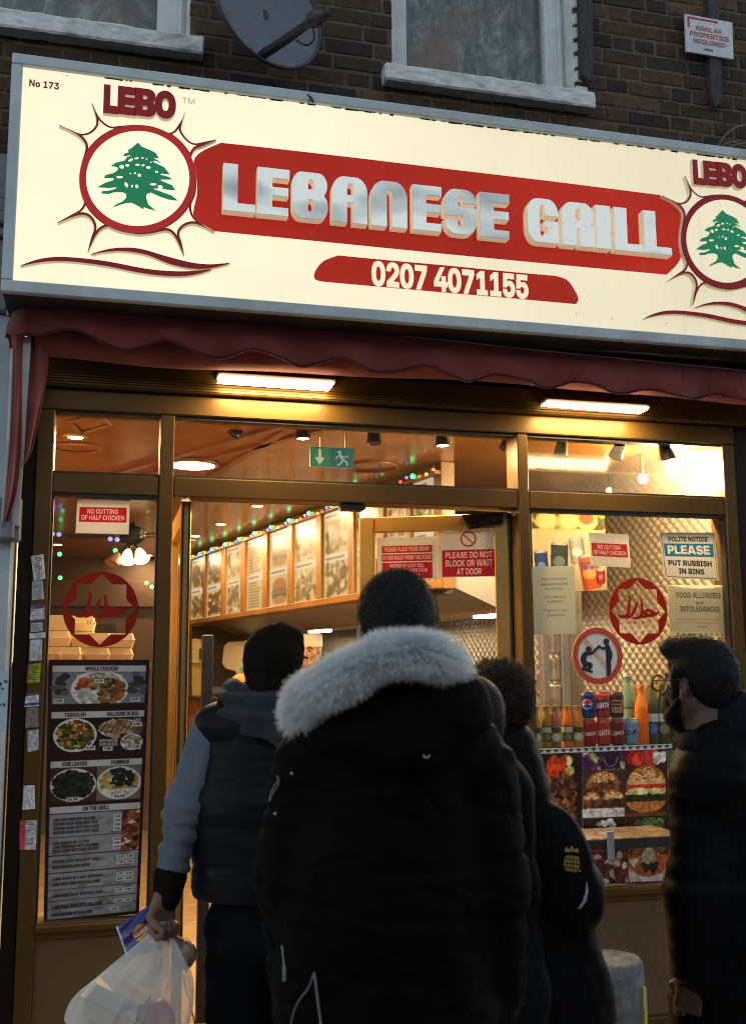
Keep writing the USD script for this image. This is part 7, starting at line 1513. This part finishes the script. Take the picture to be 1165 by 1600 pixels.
F = Field(.025); Lh = lambda x, y, z: hc + x * A[0] + y * A[1] + z * A[2]
F.ell(Lh(0, -.016, .038), (.0805, .100, .086), A); F.ell(Lh(0, -.052, .0), (.073, .060, .078), A); F.ell(Lh(0, .040, .093), (.068, .066, .034), A, .03); F.ell(Lh(-.015, .064, .095), (.050, .036, .021), A, .02); F.ell(Lh(0, .135, -.02), (.11, .09, .085), A, .015, cut=1)
for q in (-1, 1): F.ell(Lh(q * .088, .012, -.03), (.024, .040, .045), A, .01, cut=1); F.cone(Lh(q * .074, .022, .03), Lh(q * .068, .030, -.04), .012, .010, k=.01)
m = relax(F.mesh(.005), 2); displace(m, lambda v, n: .003 * (meshkit.fbm(v * 60, 3, 21) - .45)); hm = w.add('hair', m, HAIRM); fuzz('hair_strands', m, 8000, .006, .4, .0006, HAIRS, hm, 9, comb=tuple(.2 * Zh))
F = Field(.02); F.ell(Lh(0, .052, -.098), (.044, .044, .040), A)
for q in (-1, 1): F.cone(Lh(q * .066, .012, -.045), Lh(q * .046, .055, -.095), .015, .024)
F.cone(Lh(-.024, .088, -.052), Lh(.024, .088, -.052), .008); F.cone(Lh(-.024, .088, -.052), Lh(-.040, .070, -.085), .008, .012); F.cone(Lh(.024, .088, -.052), Lh(.040, .070, -.085), .008, .012)
m = relax(F.mesh(.005), 2); displace(m, lambda v, n: .007 * (meshkit.fbm(v * 70, 2, 3) - .5)); bdm = w.add('beard', m, HAIRM); fuzz('beard_strands', m, 3500, .009, .5, .0007, HAIRS, bdm, 10, grav=.3)
gl = thing('glasses', 'thin dark framed glasses worn by the bearded man', 'glasses', tuple(w.W(Lh(0, .12, .0))))
for q in (-1, 1):
    P = [w.W(Lh(q * .034 + .027 * math.cos(a) * (1 + .1 * math.cos(2 * a)), .116 - .004 * abs(math.cos(a)), -.004 + .022 * math.sin(a))) for a in np.linspace(0, 2 * math.pi, 25)]; part('lens_rim', tube(P, .0026, 6, False), RUBBER, gl, smooth=True)
    part('lens', trimesh.Trimesh(np.array(P[:-1] + [np.mean(P[:-1], 0)]), [[i, (i + 1) % 24, 24] for i in range(24)], process=False), GLASS, gl)
    part('temple', tube([w.W(Lh(q * .062, .113, .004)), w.W(Lh(q * .078, .05, .006)), w.W(Lh(q * .083, -.01, .010)), w.W(Lh(q * .080, -.03, -.01))], .0022, 6), RUBBER, gl, smooth=True)
part('bridge', tube([w.W(Lh(-.008, .109, .004)), w.W(Lh(0, .112, .007)), w.W(Lh(.008, .109, .004))], .0016, 6), RUBBER, gl)
F = Field(.05); F.cone(w.Q(1138, 1240, .06), w.Q(1148, 1400, .06), .145, .165, sc=(.95, 1, 1)); F.cone(w.Q(1148, 1400, .06), w.Q(1150, 1620, .06), .165, .165, sc=(.95, 1, 1))
F.cone(J['shl'], J['ell'], .070, .070); F.cone(J['ell'], J['wrl'] + Zh * .02, .070, .055); F.cone(J['shr'], J['elr'], .070, .066); F.cone(J['elr'], J['wrr'] + Zh * .02, .066, .055); F.cone(J['shl'], w.Q(1125, 1195, .05), .07, .10); F.cone(w.Q(1112, 1195, .0), w.Q(1118, 1165, .03), .09, .07); F.cone(hc - A[1] * .045 - Zh * .165, hc - A[1] * .055 - Zh * .25, .080, .10)
m = relax(F.mesh(.009), 3); displace(m, lambda v, n: quilt(v, .058, .0022) + .020 * (meshkit.fbm(v * np.array([8, 8, 20]), 3, 14) - .5)); w.add('jacket', m, NAVY)
F = Field(.04); F.cone(w.Q(1095, 1165, -.03), w.Q(1150, 1128, -.03), .048, .075); F.cone(w.Q(1150, 1128, -.02), w.Q(1195, 1130, .05), .080, .08); F.cone(w.Q(1076, 1168, .04), w.Q(1096, 1166, -.04), .036, .048); F.cone(w.Q(1074, 1160, .06), w.Q(1100, 1140, .14), .036, .04); F.ell(w.Q(1150, 1165, -.02), (.10, .07, .07))
m = relax(F.mesh(.008), 3); displace(m, lambda v, n: .014 * (meshkit.fbm(v * np.array([10, 10, 16]), 3, 15) - .5)); w.add('hood', m, M('navy_hood_cloth', (.0095, .0105, .0145), .8, 0, .2, 6, .2, 240, spec=.05))

# ---------------------------------------------------------------- two cooks behind the counter
ORG = M('orange_work_shirt', (.62, .22, .03), .8, 0, .15, 6); HATM = M('white_cook_hat', (.70, .64, .52), .8, 0, .06, 9)
for px, py, D, hd_a, lab in ((485, 1017, 7.9, math.pi - .35, 'cook in white hat and orange shirt, face visible between the beanie and fur hood'), (412, 1024, 8.3, math.pi + .5, 'second cook in white hat and orange shirt, mostly hidden behind the beanie')):
    w = Who(px, D, lab, z=.0); hc = w.Q(px, py, 0); Hh = hc[2] + .118; J = stand((0, 0), Hh, hd_a); J['neck'] = hc - Zh * .15; A = axes(hd_a, -.03)
    F = Field(.03); L = head(F, hc, A); figure(F, J)
    for q, sd in (('l', -1), ('r', 1)): hand(F, J['wr' + q], J['A'][1] * .25 - Zh, -sd * J['A'][0], J['A'][1], .3)
    bd_ = w.add('body', relax(F.mesh(.006), 1), SKIN); trousers(w, J, DENIM, 1, .006, 9); shoes(w, J, SHOE)
    Lh = lambda x, y, z: hc + x * A[0] + y * A[1] + z * A[2]
    for q in (-1, 1):
        e = trimesh.creation.icosphere(2, .0085); e.vertices = w.W(Lh(q * .031, .0865, .003) + np.array(e.vertices)); part('eye', e, M('dark_eye', (.02, .012, .01), .2), bd_, smooth=True)
        part('eyebrow', tube([w.W(Lh(q * .012, .100, .020)), w.W(Lh(q * .03, .096, .026)), w.W(Lh(q * .05, .082, .019))], .0042, 6), HAIRM, bd_)
    part('moustache', tube([w.W(Lh(-.026, .094, -.055)), w.W(Lh(0, .104, -.048)), w.W(Lh(.026, .094, -.055))], [.004, .006, .004], 6), HAIRM, bd_)
    m = lathe([(.088, .030), (.090, .045), (.091, .10), (.087, .118), (.07, .128), (0, .130)], (0, 0, 0), 32); v = np.array(m.vertices); m.vertices = hc + v[:, :1] * A[0] * .93 + v[:, 1:2] * A[1] * 1.10 + v[:, 2:] * A[2] - A[1] * .01; w.add('hat', m, HATM, smooth=40)
    F = Field(.02); F.ell(Lh(0, -.05, -.005), (.077, .06, .06), A); F.ell(Lh(0, .1, -.02), (.1, .09, .1), A, .02, cut=1); w.add('hair', relax(F.mesh(.008), 1), HAIRM)
    F = Field(.05); m0 = (J['shl'] + J['shr']) / 2; F.cone(m0 - Zh * .05, m0 - Zh * .50, .13, .14, sc=(.85, 1.1, 1))
    for q in 'lr': F.cone(m0, J['sh' + q], .075, .065); F.cone(J['sh' + q], J['el' + q], .065, .06)
    m = relax(F.mesh(.011), 3); displace(m, lambda v, n: .012 * (meshkit.fbm(v * 11, 3, 4) - .5)); w.add('shirt', m, ORG)
# seams of the parka: yoke, centre back and hem
for nm, pts in (('yoke_seam', [(470, 1222), (520, 1236), (580, 1244), (640, 1244), (700, 1236), (738, 1226)]), ('back_seam', [(607, 1250), (606, 1330), (604, 1420), (602, 1500), (600, 1580)]), ('waist_seam', [(474, 1452), (530, 1462), (600, 1466), (670, 1462), (738, 1450)])):
    part(nm, tube(smoothline([surf(jm, x, y, .0008) for x, y in pts], False, 4), .0010, 5), M('black_seam_thread', (.004, .0035, .0035), .8, 0, .1, 9, spec=.03), jk)
